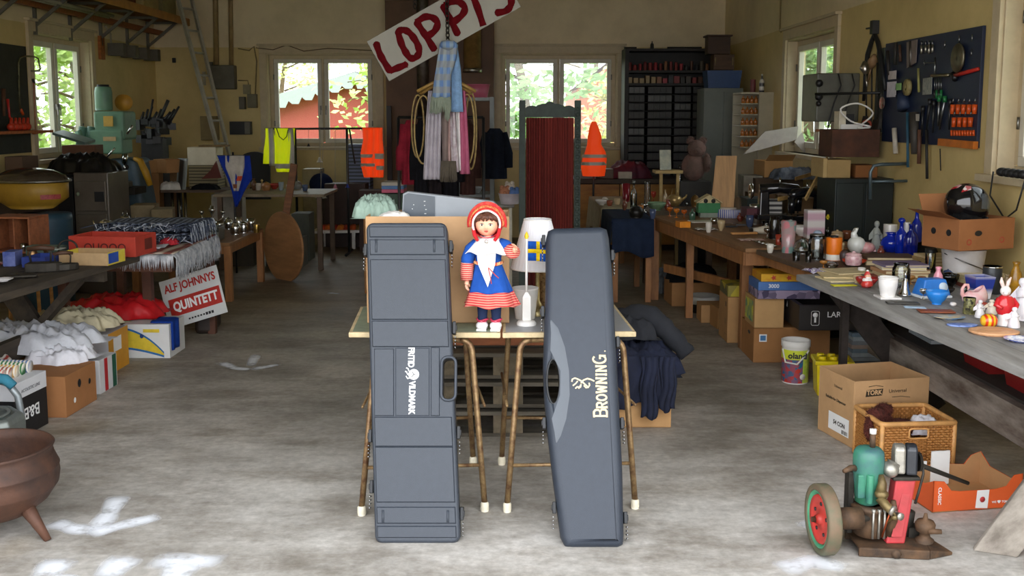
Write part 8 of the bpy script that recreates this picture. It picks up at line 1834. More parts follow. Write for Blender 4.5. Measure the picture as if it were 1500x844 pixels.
for(px)in(1228,1248):mb.tu([atY(px,108,8.16),atY(px+4,125,8.15),atY(px-6,150,8.14),atY(px-14,178,8.14),atY(px-16,190,8.14),atY(px-11,178,8.14)],.006,6)
mb.bd('hanging_cable',[BLACK],ec)
for s,zz in((.0,p0.z-.03),):
 mb=BX((XW-.12,8.55,p0.z-.075),(.20,.12,.02),0);SO(mb,'wall_bracket','small orange wall shelf bracket below the electrical cabinet','shelf bracket',[wood('a8622c')])
hx=TH('harness_collar','black leather harness arch hanging from a wall peg','harness',(0,0,0))
mb=MB();X0_=XW-.03
mb.tu([atX(1265,148,X0_),atX(1268,110,X0_),atX(1271,80,X0_),atX(1277,60,X0_),atX(1281,50,X0_),atX(1286,62,X0_),atX(1291,85,X0_),atX(1294,110,X0_),atX(1297,132,X0_)],[.012,.018,.02,.018,.016,.018,.02,.018,.012],10);mb.bd('collar_arch',[BLACK],hx)
mb=MB();a=atX(1281,40,X0_);mb.box(a,(.05,.06,.10));mb.beam(a+Vc((-.02,.12,.0)),a,.012);mb.bd('wall_peg',[BLACK],hx)
for i,(pa,pb,c,nm,lb)in EN((((1266,90),(1268,108),'c9c3bb','hand_mirror','silver backed oval hand mirror hanging left in the harness arch'),((1281,80),(1276,100),'8a6a48','wooden_brush','brown wooden oval brush hanging inside the harness arch'))):
 a,b=atX(*pa,X0_-.03),atX(*pb,X0_-.03);mb=TU([a,(a+b)/2,b],[.012,.04,.014],12);mb.tu([b,b+(b-a)*1.0],.006,6);SO(mb,nm,lb,nm.split('_')[1],[met(c,.3)if i==0 else wood(c)])
for i,(px,ya,yb_,c,nm,lb,w)in EN(((1269,96,170,'26221e','fire_shovel','black long handled fire shovel hanging on the wall',.06),(1277,95,170,'332a20','fire_poker','dark poker hanging beside the fire shovel',.012),(1285,92,175,'1e1c1a','hearth_shovel','second black shovel with a wide blade below the harness',.08),(1291,118,165,'2a2622','fire_tongs','iron tongs hanging at the end of the fire irons',.02))):
 a,b=atX(px,ya,X0_-.01),atX(px,yb_,X0_-.01);g=TH(nm,lb,nm.split('_')[1],(0,0,0),group='fire irons on the wall');mb=TU([a,b],.007,6);mb.bd('shaft',[IRON],g)
 mb=MB();mb.at(tuple(b));mb.add([(0,-w*.7,-.0),(0,w*.7,0),(0,w,-.12),(0,-w,-.12),(-.012,-w*.7,-.0),(-.012,w*.7,0),(-.03,w,-.12),(-.03,-w,-.12)],[(0,1,2,3),(7,6,5,4),(0,4,5,1),(3,2,6,7),(1,5,6,2),(0,3,7,4)]);mb.at();mb.bd('blade',[IRON],g)
tbY0,tbY1=6.06,7.62;zt0=2.135;zb0=1.425
tbd=TH('tool_board','large dark blue pegboard for tools on the side wall','tool board',(0,0,0))
BLB=mat('17223c',ro=.5,var=.12,scale=6);mb=BX((XW-.012,(tbY0+tbY1)/2,(zt0+zb0)/2),(.02,tbY1-tbY0,zt0-zb0));mb.bd('board_panel',[BLB],tbd,bev=.002)
mb=BX((XW-.012,7.72,1.80),(.018,.16,.62));mb.bd('side_strip',[mat('3a4038',ro=.6)],tbd)
XT=XW-.035
def wtool(segs,c,name,label,group=None,cat=None,x=0,metal=False):
 """tool hung flat on the board. segs: ([(px,py)...], radius or list, material index)"""
 g=None;mb=MB();mats=[c]if not isinstance(c,list)else c
 for pts,r_,m in segs:mb.tu([atX(px,py,XT-x)for px,py in pts],r_,8,m)
 return SO(mb,name,label,cat or name.split('_')[-1],mats,group=group)
STL=met('8d8f90',.35);ORH=pls('d0521c',.35);GRH=pls('1f6b3a',.35);BKH=pls('1c1c1e',.4);RDH=pls('b02a20',.35)
for i,px in EN((1350,1356,1361,1366)):
 wtool([([(px,60),(px,66)],.004,0),([(px,66),(px,79-2*(i%2))],.010,1)],[STL,met('b5b0a4',.4)],'hanging_socket',('first','second','third','fourth')[i]+' silver handled socket in the row at the top of the tool board','silver sockets at the top','socket')
wtool([([(1334,60),(1334,98)],.012,0)],met('6f6a64',.5),'steel_scraper','broad steel scraper at the top of the tool board')
mb=MB();a,b,c_,d_=[atX(*q,XT)for q in((1328,62),(1343,58),(1341,92),(1328,100))];mb.slab(a,b,c_,d_,(.006,0,0));SO(mb,'plaster_hawk','grey and pink flat sheet tool at the top of the board','scraper',[mat('7a6c68',ro=.5,var=.2)])
for i,(px,pyy)in EN(((1384,60),(1405,52),(1424,50),(1423,72))):wtool([([(px,pyy),(px,pyy+7),(px-1,pyy+10)],.004,0)],STL,'peg_hook',('dark','small steel','steel','lower steel')[i]+' empty hook near the top corner of the tool board',None,'hook')
mb=MB();p=atX(1403,85,XT-.004);mb.at(tuple(p),(0,PI/2,0));mb.lt([(.012,-.008),(.085,-.008),(.09,0),(.085,.008),(.012,.008)],32);mb.at();SO(mb,'round_grater','round metal disc hanging near the outer end of the tool board','disc',[met('8a8470',.5)])
wtool([([(1398,111),(1408,108),(1433,101)],[.014,.013,.011],0),([(1396,108),(1400,116)],[.018,.02],1)],[RDH,BKH],'red_hatchet','red handled black hatchet under the round disc')
wtool([([(1370,84),(1369,112)],.006,0),([(1353,92),(1368,92)],.004,0),([(1354,88),(1354,96)],.004,0)],STL,'try_square','steel try square in the middle of the tool board')
wtool([([(1365,111),(1390,110)],.011,0)],met('a8a088',.4),'steel_rail','pale horizontal steel bar above the screwdrivers',None,'bar')
mb=MB();a,b,c_,d_=[atX(*q,XT)for q in((1352,115),(1365,113),(1364,138),(1351,139))];mb.slab(a,b,c_,d_,(.004,0,0));SO(mb,'glass_plate','small square wire mesh plate on the tool board','plate',[mat('6b6e70',ro=.4,kind='vor',scale=60,col2='93928c')])
for i in range(4):px=1369+i*3.2;wtool([([(px,114),(px,132)],.0035,0),([(px,132),(px,144)],.009,1)],[STL,GRH if i%2 else BKH],'screwdriver',['black handled screwdriver first under the pale bar','green handled screwdriver second under the pale bar','black handled screwdriver third under the pale bar','green handled screwdriver fourth under the pale bar'][i],'screwdrivers under the pale bar')
for i,(xa_,ya_,xb_,yb_,m_)in EN(((1362,150,1357,190,BKH),(1368,152,1366,195,BKH),(1376,145,1374,185,STL),(1384,146,1376,190,STL),(1352,160,1350,200,BKH),(1392,150,1390,190,BKH))):
 wtool([([(xa_,ya_),((xa_+xb_)/2,(ya_+yb_)/2-2),(xb_,yb_)],[.012,.008,.006],0),([(xa_,ya_-5),(xa_,ya_+4)],.014,1)],[m_,GRH if i in(2,3)else BKH],'pliers',['black pliers hanging first below the mesh plate','long black pliers second below the mesh plate','green gripped steel pliers','green gripped long steel cutter','black pincers nearest the scale side','black pincers beside the orange handles'][i],'pliers on the tool board')
for j,(py,h_,n,x0_)in EN(((153,14,5,1396),(172,14,4,1400))):
 for i in range(n):
  px=x0_+i*8-2*j;wtool([([(px,py),(px-1,py+h_)],[.016,.014],0),([(px,py-3),(px+1,py-9)],[.008,.003],1)],[ORH,STL],'orange_shears','orange handled cutter in the '+('upper' if j==0 else 'lower')+' row at the outer end of the tool board','orange handled cutters, '+('upper' if j==0 else 'lower')+' row','cutter')
for i in range(9):px=1394+i*4;wtool([([(px,191),(px,199)],.008,0)],ORH,'chisel','small orange chisel handle in the row above the orange rail','small orange chisels','chisel')
rk=TH('chisel_rack','orange wooden rack along the bottom of the tool board','rack',(0,0,0));mb=MB();a,b=atX(1377,208,XT),atX(1429,213,XT);mb.beam(a,b,.03,.045);mb.bd('rack_bar',[mat('c46c1c',ro=.5,var=.2)],rk)
for i,(px,py,w,h,c,lb)in EN(((1307,110,14,12,'c9bfc0','upper pinkish paper note pinned at the edge of the tool board'),(1306,131,16,22,'cfccd4','large white paper note pinned at the edge of the tool board'),(1316,127,10,10,'8fbf7a','green sticky note beside the white paper notes'),(1341,172,12,10,'b9b4a8','pale label tag low on the tool board'))):
 p=atX(px,py,XT-.01);kk=mpp(p.y);mb=BX((0,0,0),(.003,w*kk*2.2,h*kk));SO(mb,'paper_note',lb,'note',[pt(c)],p)
for i,(px,py,c,c2,lb)in EN(((1329,128,'a89a68','7c6c40','yellow beige tape roll hanging beside the paper notes'),(1292,151,'c0b8a8','b8452a','round white and red badge at the edge of the tool board'))):
 p=atX(px,py,XT-.015);mb=MB();mb.at(tuple(p),(0,PI/2,0));mb.lt([(.02,-.012),(.055,-.012),(.058,0),(.055,.012),(.02,.012),(.02,-.012)]if i==0 else[(0,-.004),(.045,-.004),(.045,.004),(0,.004)],24);mb.at();SO(mb,('tape_roll','round_badge')[i],lb,('tape','badge')[i],[mat(c,ro=.5,col2=c2,scale=30)])
for i,(pts,r_,c,nm,lb)in EN((([(1312,62),(1311,95)],.012,'2a2622','black_file','thick black file at the inner top corner of the tool board'),([(1318,66),(1319,90)],.010,'4a3020','wood_rasp','brown handled rasp beside the thick black file'),([(1345,100),(1346,135)],.008,'8f8a50','folding_rule','olive folding rule beside the mesh plate'),([(1329,165),(1330,245)],.010,'2f5a70','blue_strap','blue strap hanging down below the tool board'),([(1339,165),(1341,225)],.030,'3f3a34','leather_pouch','dark leather pouch hanging on the tool board'),([(1310,188),(1312,225)],.018,'c0b8a8','white_brush','white bristled brush hanging at the low edge of the board'),([(1347,190),(1346,240)],.014,'5a3a2a','wooden_mallet','brown wooden mallet handle hanging below the board'),([(1357,190),(1358,262)],.010,'1f1c1a','black_strap','long black strap hanging from the tool board'),([(1377,218),(1378,250)],.004,'1c1c1c','hanging_string','thin dark cord hanging under the orange rack'),([(1322,140),(1325,160)],.05,'23304a','blue_hat','dark blue hat hanging on the tool board'),([(1300,75),(1302,110)],.012,'2a2420','steel_saw','dark saw at the inner edge of the tool board'))):
 wtool([(pts,r_,0)],mat(c,ro=.6,var=.2),nm,lb,x=.01)
mb=TU([(XR-.03,10.62,2.9),(XR-.03,10.62,2.47),(XR-.03,10.57,2.45)],.008,6);mb.tu([(XR-.03,10.62,2.9),(XR-.03,10.62,4.1)],.008,6);SO(mb,'wall_conduit','thin conduit running down to the tall casement beside the white cabinet','conduit',[mat('a08a60',ro=.5)])
r=TH('sill_clutter','dark electric bits lying on the sill of the nearest window','cables',(0,0,0));mb=MB()
for i in range(5):p=atX(1466+i*8,240-1.5*i,2.66);mb.ball((2.67,p.y,W5[2]+.03),(.03,.035,.025))
mb.bd('plug_body',[BLACK],r);mb=TU([(2.64,5.62,W5[2]+.03),(2.62,5.60,W5[2]-.10),(2.66,5.50,W5[2]-.22),(2.66,5.38,W5[2]-.16),(2.66,5.30,W5[2]+.02)],.005,6);mb.bd('cord',[BLACK],r)
ml_=TH('milling_machine','pale green milling machine head on a blue grey base lettered 1G','machine',(0,0,0));YMM=10.9;MGR=mat('6f9678',ro=.45,col2='5b7c68',scale=3);MBL=mat('5a6f7a',ro=.5,col2='43545c',scale=2.5)
q=lambda px,py,Y=YMM:atY(px,py,Y)
c=q(152,150);R=q(164,150).x-c.x
mb=LA([(0,q(0,162).z),(R,q(0,162).z),(R*1.03,q(0,158).z),(R*1.03,q(0,135).z),(R*.92,q(0,128).z),(R*.8,q(0,127).z),(0,q(0,127).z)],28,0,(c.x,YMM,0));mb.lt([(0,q(0,127).z),(R*.7,q(0,127).z),(R*.7,q(0,124).z),(0,q(0,124).z)],24,1,(c.x,YMM,0));mb.bd('motor',[MGR,BLACK],ml_)
mb=MB();a,b=q(145,205),q(188,163);mb.box(((a.x+b.x)/2,YMM+.05,(a.z+b.z)/2),(b.x-a.x,.36,b.z-a.z));mb.bd('head_housing',[MGR],ml_,bev=.03,seg=3)
mb=MB();a,b=q(140,225),q(186,190);mb.box(((a.x+b.x)/2,YMM,(a.z+b.z)/2),(b.x-a.x,.30,b.z-a.z));mb.bd('gear_box',[MGR],ml_,bev=.02,seg=3)
mb=MB();a,b=q(160,185),q(173,170);mb.box(((a.x+b.x)/2,YMM-.145,(a.z+b.z)/2),(b.x-a.x,.01,b.z-a.z));mb.bd('yellow_label',[pt('c7a04a')],ml_)
mb=MB();a,b=q(160,206),q(178,200);mb.box(((a.x+b.x)/2,YMM-.156,(a.z+b.z)/2),(b.x-a.x,.01,b.z-a.z));mb.bd('plate_strip',[pt('b9a070')],ml_)
mb=MB();mb.at(tuple(q(176,150)+Vc((0,.1,0))),(PI/2,0,0));mb.lt([(0,-.03),(.085,-.03),(.085,.03),(0,.03)],28);mb.at();mb.bd('yellow_pulley',[pt('b8852c')],ml_)
for s,px in((0,118),(1,131)):
 mb=TU([q(px,214,YMM-.1),q(px+4,186,YMM-.1)],[.05,.045],14);mb.bd('spindle_arm',[mat('557a68',ro=.4)],ml_)
mb=TU([q(114,192,YMM-.2),q(120,206,YMM-.2)],[.035,.03],12);mb.bd('hand_crank',[MGR],ml_)
mb=TU([q(183,240,YMM-.1),q(183,225,YMM-.1)],.03,12);mb.tu([q(183,252,YMM-.1),q(183,240,YMM-.1)],.014,10);mb.tu([q(186,196,YMM-.2),q(194,184,YMM-.2)],.012,8);mb.tu([q(155,232,YMM-.2),q(168,217,YMM-.2)],.010,8);mb.bd('spindle',[SILV],ml_)
mb=MB();a,b=q(160,225),q(210,225);
zt=q(0,228).z;mb.add([(a.x,YMM-.1,0.001),(b.x+.1,YMM-.1,0.001),(b.x+.1,YMM+.4,0.001),(a.x,YMM+.4,0.001),(a.x,YMM-.1,zt-.03),(b.x-.06,YMM-.1,zt-.03),(b.x-.06,YMM+.4,zt-.03),(a.x,YMM+.4,zt-.03)],[(3,2,1,0),(4,5,6,7),(0,1,5,4),(1,2,6,5),(2,3,7,6),(3,0,4,7)]);mb.bd('base_column',[MBL],ml_,bev=.05,seg=4)
text('1G',.085,'lettering',pt('1c2226'),ml_,(q(174,246).x,YMM-.1025,q(174,246).z),(PI/2,0,0),.0006,bold=.002)
mb=MB();mb.at((q(190,244).x,YMM-.104,q(190,244).z),(PI/2,0,0));mb.lt([(0,0),(.03,0),(.03,.006),(0,.006)],20);mb.at();mb.bd('round_knob',[BLACK],ml_)
mb=MB();a,b=q(160,284,YMM-.3),q(205,274,YMM-.3);mb.box(((a.x+b.x)/2,YMM-.28,(a.z+b.z)/2),(b.x-a.x,.34,b.z-a.z));mb.bd('work_table',[IRON],ml_,bev=.008)
mb=BX((q(182,270,YMM-.3).x,YMM-.3,b.z+.03),(.14,.12,.06));mb.bd('machine_vice',[met('7c7a70',.5)],ml_,bev=.01)
mb=TU([q(196,232,YMM-.16),q(205,235,YMM-.16),q(213,252,YMM-.16),q(220,272,YMM-.16)],[.02,.035,.04,.03],8);mb.bd('yellow_belt_guard',[mat('b98a1c',ro=.5,var=.15)],ml_)
bm=TH('black_tool_rack','black rack bristling with dark tools beside the milling machine','tool rack',(0,0,0));YB_=11.6
mb=MB();c=atY(226,190,YB_);rnd=random.Random(6)
for i in range(30):
 p=c+Vc((rnd.uniform(-.17,.17),rnd.uniform(-.1,.1),rnd.uniform(-.14,.12)));mb.box(p,(rnd.uniform(.03,.11),.1,rnd.uniform(.04,.12)),tz=rnd.uniform(-.6,.6))
for i in range(9):s_=c+Vc((-.16+i*.04,0,.06));mb.tu([s_,s_+Vc((.05+.01*i,0,.14+.03*(i%3)))],[.018,.012],6)
mb.tu([c+Vc((-.05,0,.1)),c+Vc((.0,0,.34))],.012,6);mb.tu([c+Vc((.06,0,.1)),c+Vc((.17,0,.33))],.02,6);mb.box((c.x,YB_,c.z/2-.05),(.24,.2,c.z-.1))
mb.bd('rack_body',[mat('201f1e',ro=.5,var=.4)],bm)
for i,(px,py,w,h,Y,c_,rz,lb)in EN(((235,240,44,40,11.9,'8a6540',.3,'open brown carton beside the black tool rack'),(212,262,20,34,11.5,'1d1b1a',0,'black machine housing behind the blue grey base'))):
 p=atY(px,py,Y);kk=mpp(Y);mb=BX((0,0,(p.z)/2),(w*kk,.3,p.z));SO(mb,('tall_carton','black_housing')[i],lb,('box','housing')[i],[mat(c_,ro=.8,var=.2)],(p.x,Y+.15,.001),rz,bev=.004)
for i,(px,py,w,h,tz,lb)in EN(((214,248,28,18,.4,'brown carton piece left under the black tool rack'),(240,244,26,20,-.5,'folded brown carton right under the black tool rack'),(216,262,30,16,.1,'tan carton lowest under the black tool rack'))):
 p=atY(px,py,11.2);kk=mpp(11.2);H_=p.z+h*kk/2 if i==2 else h*kk;mb=BX((0,0,H_/2),(w*kk,.2,H_),tz=tz);SO(mb,'brown_carton',lb,'box',[card(('9a7248','a87c50','86603c')[i])],(p.x,11.3,.001 if i==2 else atY(226,262,11.2).z+8*kk+.002+(.0 if i==0 else .001)),bev=.003)
mb=MB();a=atY(372,220,12.9);mb.prism([(-.19,-.6)]+arc(0,-.12,.19,.12,180,0,14)[0:]+[(.19,-.6)],0,.05);o=SO(mb,'arched_headboard','black arched furniture back below the dark screen','furniture',[BLACK],(a.x,12.95,0));o.rotation_euler=(PI/2,0,0);o.location.z=a.z-.02+.0;
sv=TH('electric_stove','old brown enamel electric cooker with an open oven window','cooker',(0,0,0));YS_=9.2;ENM=mat('6e665a',ro=.35,col2='5a5046',scale=3,metal=.2)
a,b=atY(110,330,YS_),atY(157,253,YS_);zt=b.z
mb=BX(((a.x+b.x)/2-.0,YS_+.26,zt/2),(b.x-a.x,.5,zt));mb.bd('cooker_body',[ENM],sv,bev=.01)
mb=BX(((a.x+b.x)/2,YS_-.006,zt-.21),(b.x-a.x-.03,.025,.27));mb.bd('oven_door',[ENM],sv,bev=.005)
mb=MB();p=atY(147,288,YS_);mb.box((p.x,YS_-.022,p.z),(.085,.01,.09));mb.bd('oven_window',[BLACK],sv)
mb=BX(((a.x+b.x)/2,YS_-.004,zt-.46),(b.x-a.x-.03,.02,.17));mb.bd('lower_drawer',[ENM],sv,bev=.004)
mb=MB();p=atY(116,284,YS_);mb.ball((p.x,YS_-.025,p.z),(.015,.015,.02));mb.bd('knob',[pt('8a9a80')],sv)
mb=heap(.62,.42,.20,101,30,24,.5,6);SO(mb,'black_leather_heap','crumpled black leather heap on top of the old cooker','leather',[mat('171615',ro=.35,var=.4,scale=8)],(atY(105,250,9.3).x+.05,YS_+.24,zt+.002),-.2)
mb=BX((0,0,.53),(.30,.4,1.06));SO(mb,'black_cupboard','black cupboard between the yellow hopper and the cooker','cupboard',[mat('191715',ro=.6,var=.3)],(atY(97,300,9.3).x-.06,9.45,.001),0,bev=.006)
p=atY(136,252,9.6);mb=LA(prof('cyl',.045,.15),20);SO(mb,'red_canister','red metal canister on the cooker edge','canister',[pt('7c2420')],(p.x,YS_+.32,zt+.002))
p=atY(127,240,9.9);mb=LA(prof('cyl',.05,.10),20);SO(mb,'paper_roll_tin','beige tin with printed label behind the red canister','tin',[mat('a8946c',ro=.6,col2='6a5a44',scale=20)],(p.x-.03,YS_+.42,zt+.002))
jb(101,0,10.2,46,32,.3,'6a4630','wide_carton','wide shadowed brown carton below the side window',.1,z=1.10)
mb=BX((0,0,.55),(.54,.42,1.09));SO(mb,'dark_cupboard','dark low cupboard below the side window behind the cooker','cupboard',[DARK],(-4.33,10.38,.001),0,bev=.005)
p=atY(90,208,10.1);mb=SL((-.14,0,.10),(.18,0,0),(.18,.26,.02),(-.14,.26,.12),(0,0,.025));SO(mb,'tilted_lid','grey green tilted metal lid on the wide carton','lid',[mat('5c6e68',ro=.4,metal=.3)],(p.x,10.22,1.10+32*mpp(10.2)+.004),0)
yh=TH('yellow_hopper','yellow hopper with dark domed cover and a red printed label','machine',(0,0,0));YY=8.4;c=atY(38,290,YY)
rx=atY(93,290,YY).x-c.x
mb=MB();z0_,z1_=atY(0,305,YY).z,atY(0,268,YY).z
mb.lt([(0,z0_-.02),(rx*.55,z0_-.01),(rx*.75,z0_+.03),(rx*.97,z0_+.08),(rx*.98,z1_),(rx*.9,z1_+.01),(0,z1_+.01)],40,0,(c.x,YY+.1,0),sy=.7);mb.bd('hopper_body',[mat('b8902c',ro=.5,col2='8f6c22',scale=3)],yh)
mb=MB();n=36
mb.lt([(rx*1.02,z1_+.01),(rx*1.03,z1_+.02),(rx*.9,z1_+.06),(rx*.6,z1_+.10),(rx*.2,z1_+.12),(0,z1_+.12)],40,0,(c.x,YY+.1,0),sy=.7);mb.bd('domed_cover',[mat('3e352c',ro=.18,var=.3,coat=.5)],yh)
mb=TU([(c.x+rx*1.03*cos(t*PI/24),YY+.1+rx*.72*sin(t*PI/24),z1_+.012)for t in range(48)],.012,6,closed=True);mb.bd('rim_band',[met('8f8c84',.4)],yh)
def onhop(px):
 x=atY(px,290,YY).x;u=(x-c.x)/(rx*.98);y=YY+.1-rx*.98*.7*sqrt(max(0,1-u*u));return x,y-.004
P_=[onhop(px)for px in(66,71,76,81,85,88)];za,zb2=atY(0,293,YY-.1).z,atY(0,286,YY-.1).z
mb=MB();n=len(P_);mb.add([(x,y,za)for x,y in P_]+[(x,y,zb2)for x,y in P_],[(i,i+1,n+i+1,n+i)for i in range(n-1)]);mb.bd('red_label',[mat('8c2228',ro=.5,col2='b8504a',scale=60)],yh)
mb=LA([(0,0),(.20,0),(.21,.02),(.22,.75),(.215,.80),(0,.80)],28);SO(mb,'blue_barrel','blue plastic barrel under the yellow hopper','barrel',[mat('2c4a5c',ro=.45,var=.2)],(atY(55,320,YY).x,YY+.12,.001))
tp=TH('saw_board','dark panel hung with saws on the wall beside the window','tool board',(0,0,0));XA=XL+.02;yA,yB=atX(0,200,XA).y-.6,atX(44,200,XA).y
z1_=atX(20,66,XA).z;z0_=atX(20,225,XA).z
mb=BX((XL+.015,(yA+yB)/2,(z0_+z1_)/2),(.025,yB-yA,z1_-z0_));mb.bd('board_panel',[mat('2a2c24',ro=.7,var=.3)],tp)
mb=MB();a=atX(10,193,XA);mb.box((XL+.10,(yA+yB)/2+.15,atX(30,193,XA).z),(.16,yB-yA,.025));mb.bd('tool_shelf',[wood('a85a24')],tp)
XQ=XL+.06
def ltool(segs,mats,name,label,cat=None,group=None):
 mb=MB()
 for pts,r_,m in segs:mb.tu([atX(px,py,XQ)for px,py in pts],r_,8,m)
 return SO(mb,name,label,cat or name.split('_')[-1],mats if isinstance(mats,list)else[mats],group=group)
ltool([([(46,104),(57,104),(59,101),(56,86),(50,83),(36,82),(29,85),(27,92),(29,165)],.008,0)],met('8d8768',.5),'bow_saw','large steel bow saw hanging by the window edge')
ltool([([(28,95),(27,120),(30,160)],.007,0),([(30,160),(34,168)],.014,1)],[met('6f6a50',.5),ORH],'hack_saw','narrow hacksaw with an orange handle beside the bow saw')
ltool([([(11,145),(14,170),(20,192)],[.014,.01,.006],0)],RDH,'red_pliers','long red handled pliers on the dark panel')
ltool([([(5,130),(6,170)],[.02,.012],0)],wood('5a3a24'),'wooden_saw','brown wooden handled saw on the dark panel')
for i in range(5):
 p=atX(16+i*6,184,XQ+.06);mb=BA((0,0,0),(.035,.04,.035));mb.tu([(0,0,0),(0,.02,.08)],[.02,.012],8);SO(mb,'red_clamp','small red clamp standing on the tool shelf by the window','clamp',[pls('c2381c')],(XL+.12,p.y,atX(30,193,XA).z+.05),0,'red clamps on the tool shelf')
ltool([([(49,118),(52,190)],.006,0),([(48,116),(50,122)],.012,1)],[wood('b0684a'),BLACK],'window_rod','thin reddish rod beside the side window frame')
ltool([([(48,195),(66,193)],.012,0)],wood('b85c20'),'orange_lath','short orange wooden lath at the shelf edge by the window')
jb(6,0,8.9,26,40,.3,'5a4434','side_carton','brown shadowed carton stack at the picture edge under the tool panel',0,z=1.02)
mb=BX((0,0,.505),(.5,.6,1.01));SO(mb,'side_cupboard','dark brown cupboard at the picture edge under the tool panel','cupboard',[mat('3a2c22',ro=.7,var=.2)],(-4.36,9.05,.001),0,bev=.005)
mz=TH('mezzanine_shelf','long wall mounted storage deck of planks on steel brackets up near the ceiling','storage deck',(0,0,0));zd=2.79
MZW=mat('96632c',ro=.6,col2='6e4620',scale=3,stretch=(3,.4,3));yE=13.45
xe=atY(262,36,13.4)
x_e=-4.18
def ey(px,py,z):
 return atZ(px,py,z)
e0=atZ(176,3,2.86);e1=atZ(262,38,2.80)
mb=SL((XL+.02,8.3,zd),(x_e,8.3,zd),(x_e,yE,zd),(XL+.02,yE,zd),(0,0,.03));mb.bd('deck_boards',[MZW],mz)
mb=BE((x_e+.012,8.3,zd+.01),(x_e+.012,yE,zd+.01),.022,.09);mb.bd('edge_rail',[mat('b27a34',ro=.5,var=.2)],mz)
mb=BE((XL+.12,8.3,zd-.13),(XL+.12,yE,zd-.13),.05,.06);mb.bd('bearer',[wood('8d4f24')],mz)
for y in(8.6,9.3,10.1,10.9,11.7,12.5,13.2):
 mb=BE((XL+.01,y,zd-.32),(x_e-.08,y,zd-.02),.03,.03);mb.beam((XL+.02,y,zd-.40),(XL+.02,y,zd),.03,.03);mb.beam((XL+.02,y,zd-.016),(x_e-.06,y,zd-.016),.03,.03);mb.bd('steel_bracket',[mat('6b675c',ro=.5,metal=.3)],mz)
rnd=random.Random(21)
for i,(y,w,h,c,lb)in EN(((12.9,.30,.42,'8f8258','olive cream panel standing on the deck next to the ladder'),(12.2,.34,.46,'a8915c','tan board standing on the storage deck'),(11.5,.30,.40,'6a2e24','dark red brown box on the storage deck'),(10.8,.38,.44,'7c6a48','khaki carton on the storage deck'),(10.0,.40,.40,'9a8050','light brown carton on the storage deck farthest from the ladder'))):
 mb=BX((0,0,h/2),(w,.5,h));SO(mb,'deck_carton',lb,'box',[mat(c,ro=.8,var=.2)],(x_e-.2,y,zd+.032),0,bev=.004)
for(px,py,L_,c,lb)in((150,60,.9,'8a8270','bundle of pale pipes lashed under the storage deck'),):mb=MB();[mb.tu([(XL+.18+.05*i,9.3,zd-.10-.012*(i%2)),(XL+.18+.05*i,11.4,zd-.10-.012*(i%2))],.018,8)for i in range(3)];SO(mb,'pipe_bundle',lb,'pipes',[mat(c,ro=.5)])
for i in range(4):
 p=atX(172+i*14,62,XL+.25);mb=BX((0,0,0),(.18,.10,.14));SO(mb,'hanging_board','grey board end tucked under the storage deck','board',[mat('5c564a',ro=.7)],(XL+.12,11.9+i*.38,2.36),0,'grey board ends under the deck')
p=atX(150,70,XL+.03);mb=BX((0,0,0),(.03,.12,.26));SO(mb,'wall_tool_holder','orange wooden tool holder on the wall beside the window','holder',[wood('a4602c')],(XL+.02,p.y,p.z))
mb=TU([atX(154,38,XL+.05),atX(162,50,XL+.05),atX(163,70,XL+.05)],.012,8);SO(mb,'pale_hose','pale hose loop hanging beside the orange holder','hose',[mat('a89c84',ro=.5)])
ld=TH('aluminium_ladder','aluminium ladder leaning up to the storage deck','ladder',(0,0,0));ALM=mat('aaa596',ro=.4,var=.15)
LT,LB=(atY(261,0,12.6),atY(281,0,12.9)),(atY(316,207,12.15),atY(331,207,12.3))
def ext(a,b,z):t=(z-a.z)/(b.z-a.z);return a+(b-a)*t
for a,b in zip(LT,LB):mb=BE(ext(a,b,.0),ext(a,b,3.4),.03,.055);mb.bd('side_rail',[ALM],ld,bev=.003)
for i in range(12):
 z=.2+i*.27;mb=TU([ext(LT[0],LB[0],z),ext(LT[1],LB[1],z)],.014,8);mb.bd('rung',[ALM],ld)
def bw(px0,py0,px1,py1,dep,m,name,label,cat,parent=None,bev=.004):
 a,b=atY(px0,py0,YB),atY(px1,py1,YB);mb=BX(((a.x+b.x)/2,YB-dep/2-.001,(a.z+b.z)/2),(b.x-a.x,dep,abs(a.z-b.z)))
 if parent:return mb.bd(name,[m],parent,bev=bev)
 return SO(mb,name,label,cat,[m],bev=bev)
EG=mat('5c5648',ro=.5,var=.15)
fb=TH('fuse_box','grey square fuse box on the back wall with two conduits rising from it','fuse box',(0,0,0));bw(312,96,348,131,.14,EG,'box_body','','',fb,.012)
for px in(318,340):a=atY(px,0,YB-.03);mb=TU([atY(px-1,97,YB-.04),(a.x,YB-.04,4.05)],.035 if px==318 else .03,8);mb.bd('conduit',[mat('9a8156',ro=.5)],fb)
mb=BX(atY(308,100,YB-.06),(.06,.08,.16));mb.bd('side_switch',[EG],fb)
bw(352,142,361,160,.08,EG,'switch_box','small dark switch below and beside the fuse box','switch');bw(364,138,378,158,.08,mat('6f684f',ro=.5),'socket_box','grey double socket box near the window casing','socket');bw(357,124,368,138,.05,mat('8a8060',ro=.5),'junction_box','small beige junction box above the switches','socket')
mb=TU([atY(349,71,YB-.02),atY(365,74,YB-.02),atY(372,68,YB-.02),atY(376,90,YB-.02),atY(374,140,YB-.02)],.009,6);mb.tu([atY(349,118,YB-.02),atY(363,118,YB-.02),atY(364,124,YB-.02)],.008,6);SO(mb,'wall_cable','beige cable running from the fuse box towards the window','cable',[mat('8f7c50',ro=.5)])
mb=TU([atY(375,70,YB-.03),atY(400,73,YB-.03),atY(420,66,YB-.03),atY(445,75,YB-.03),atY(480,71,YB-.03),atY(545,74,YB-.03)],.006,6);SO(mb,'loose_cable','loose brown cable running above the window beside the fuse box','cable',[mat('5a4226',ro=.5)])
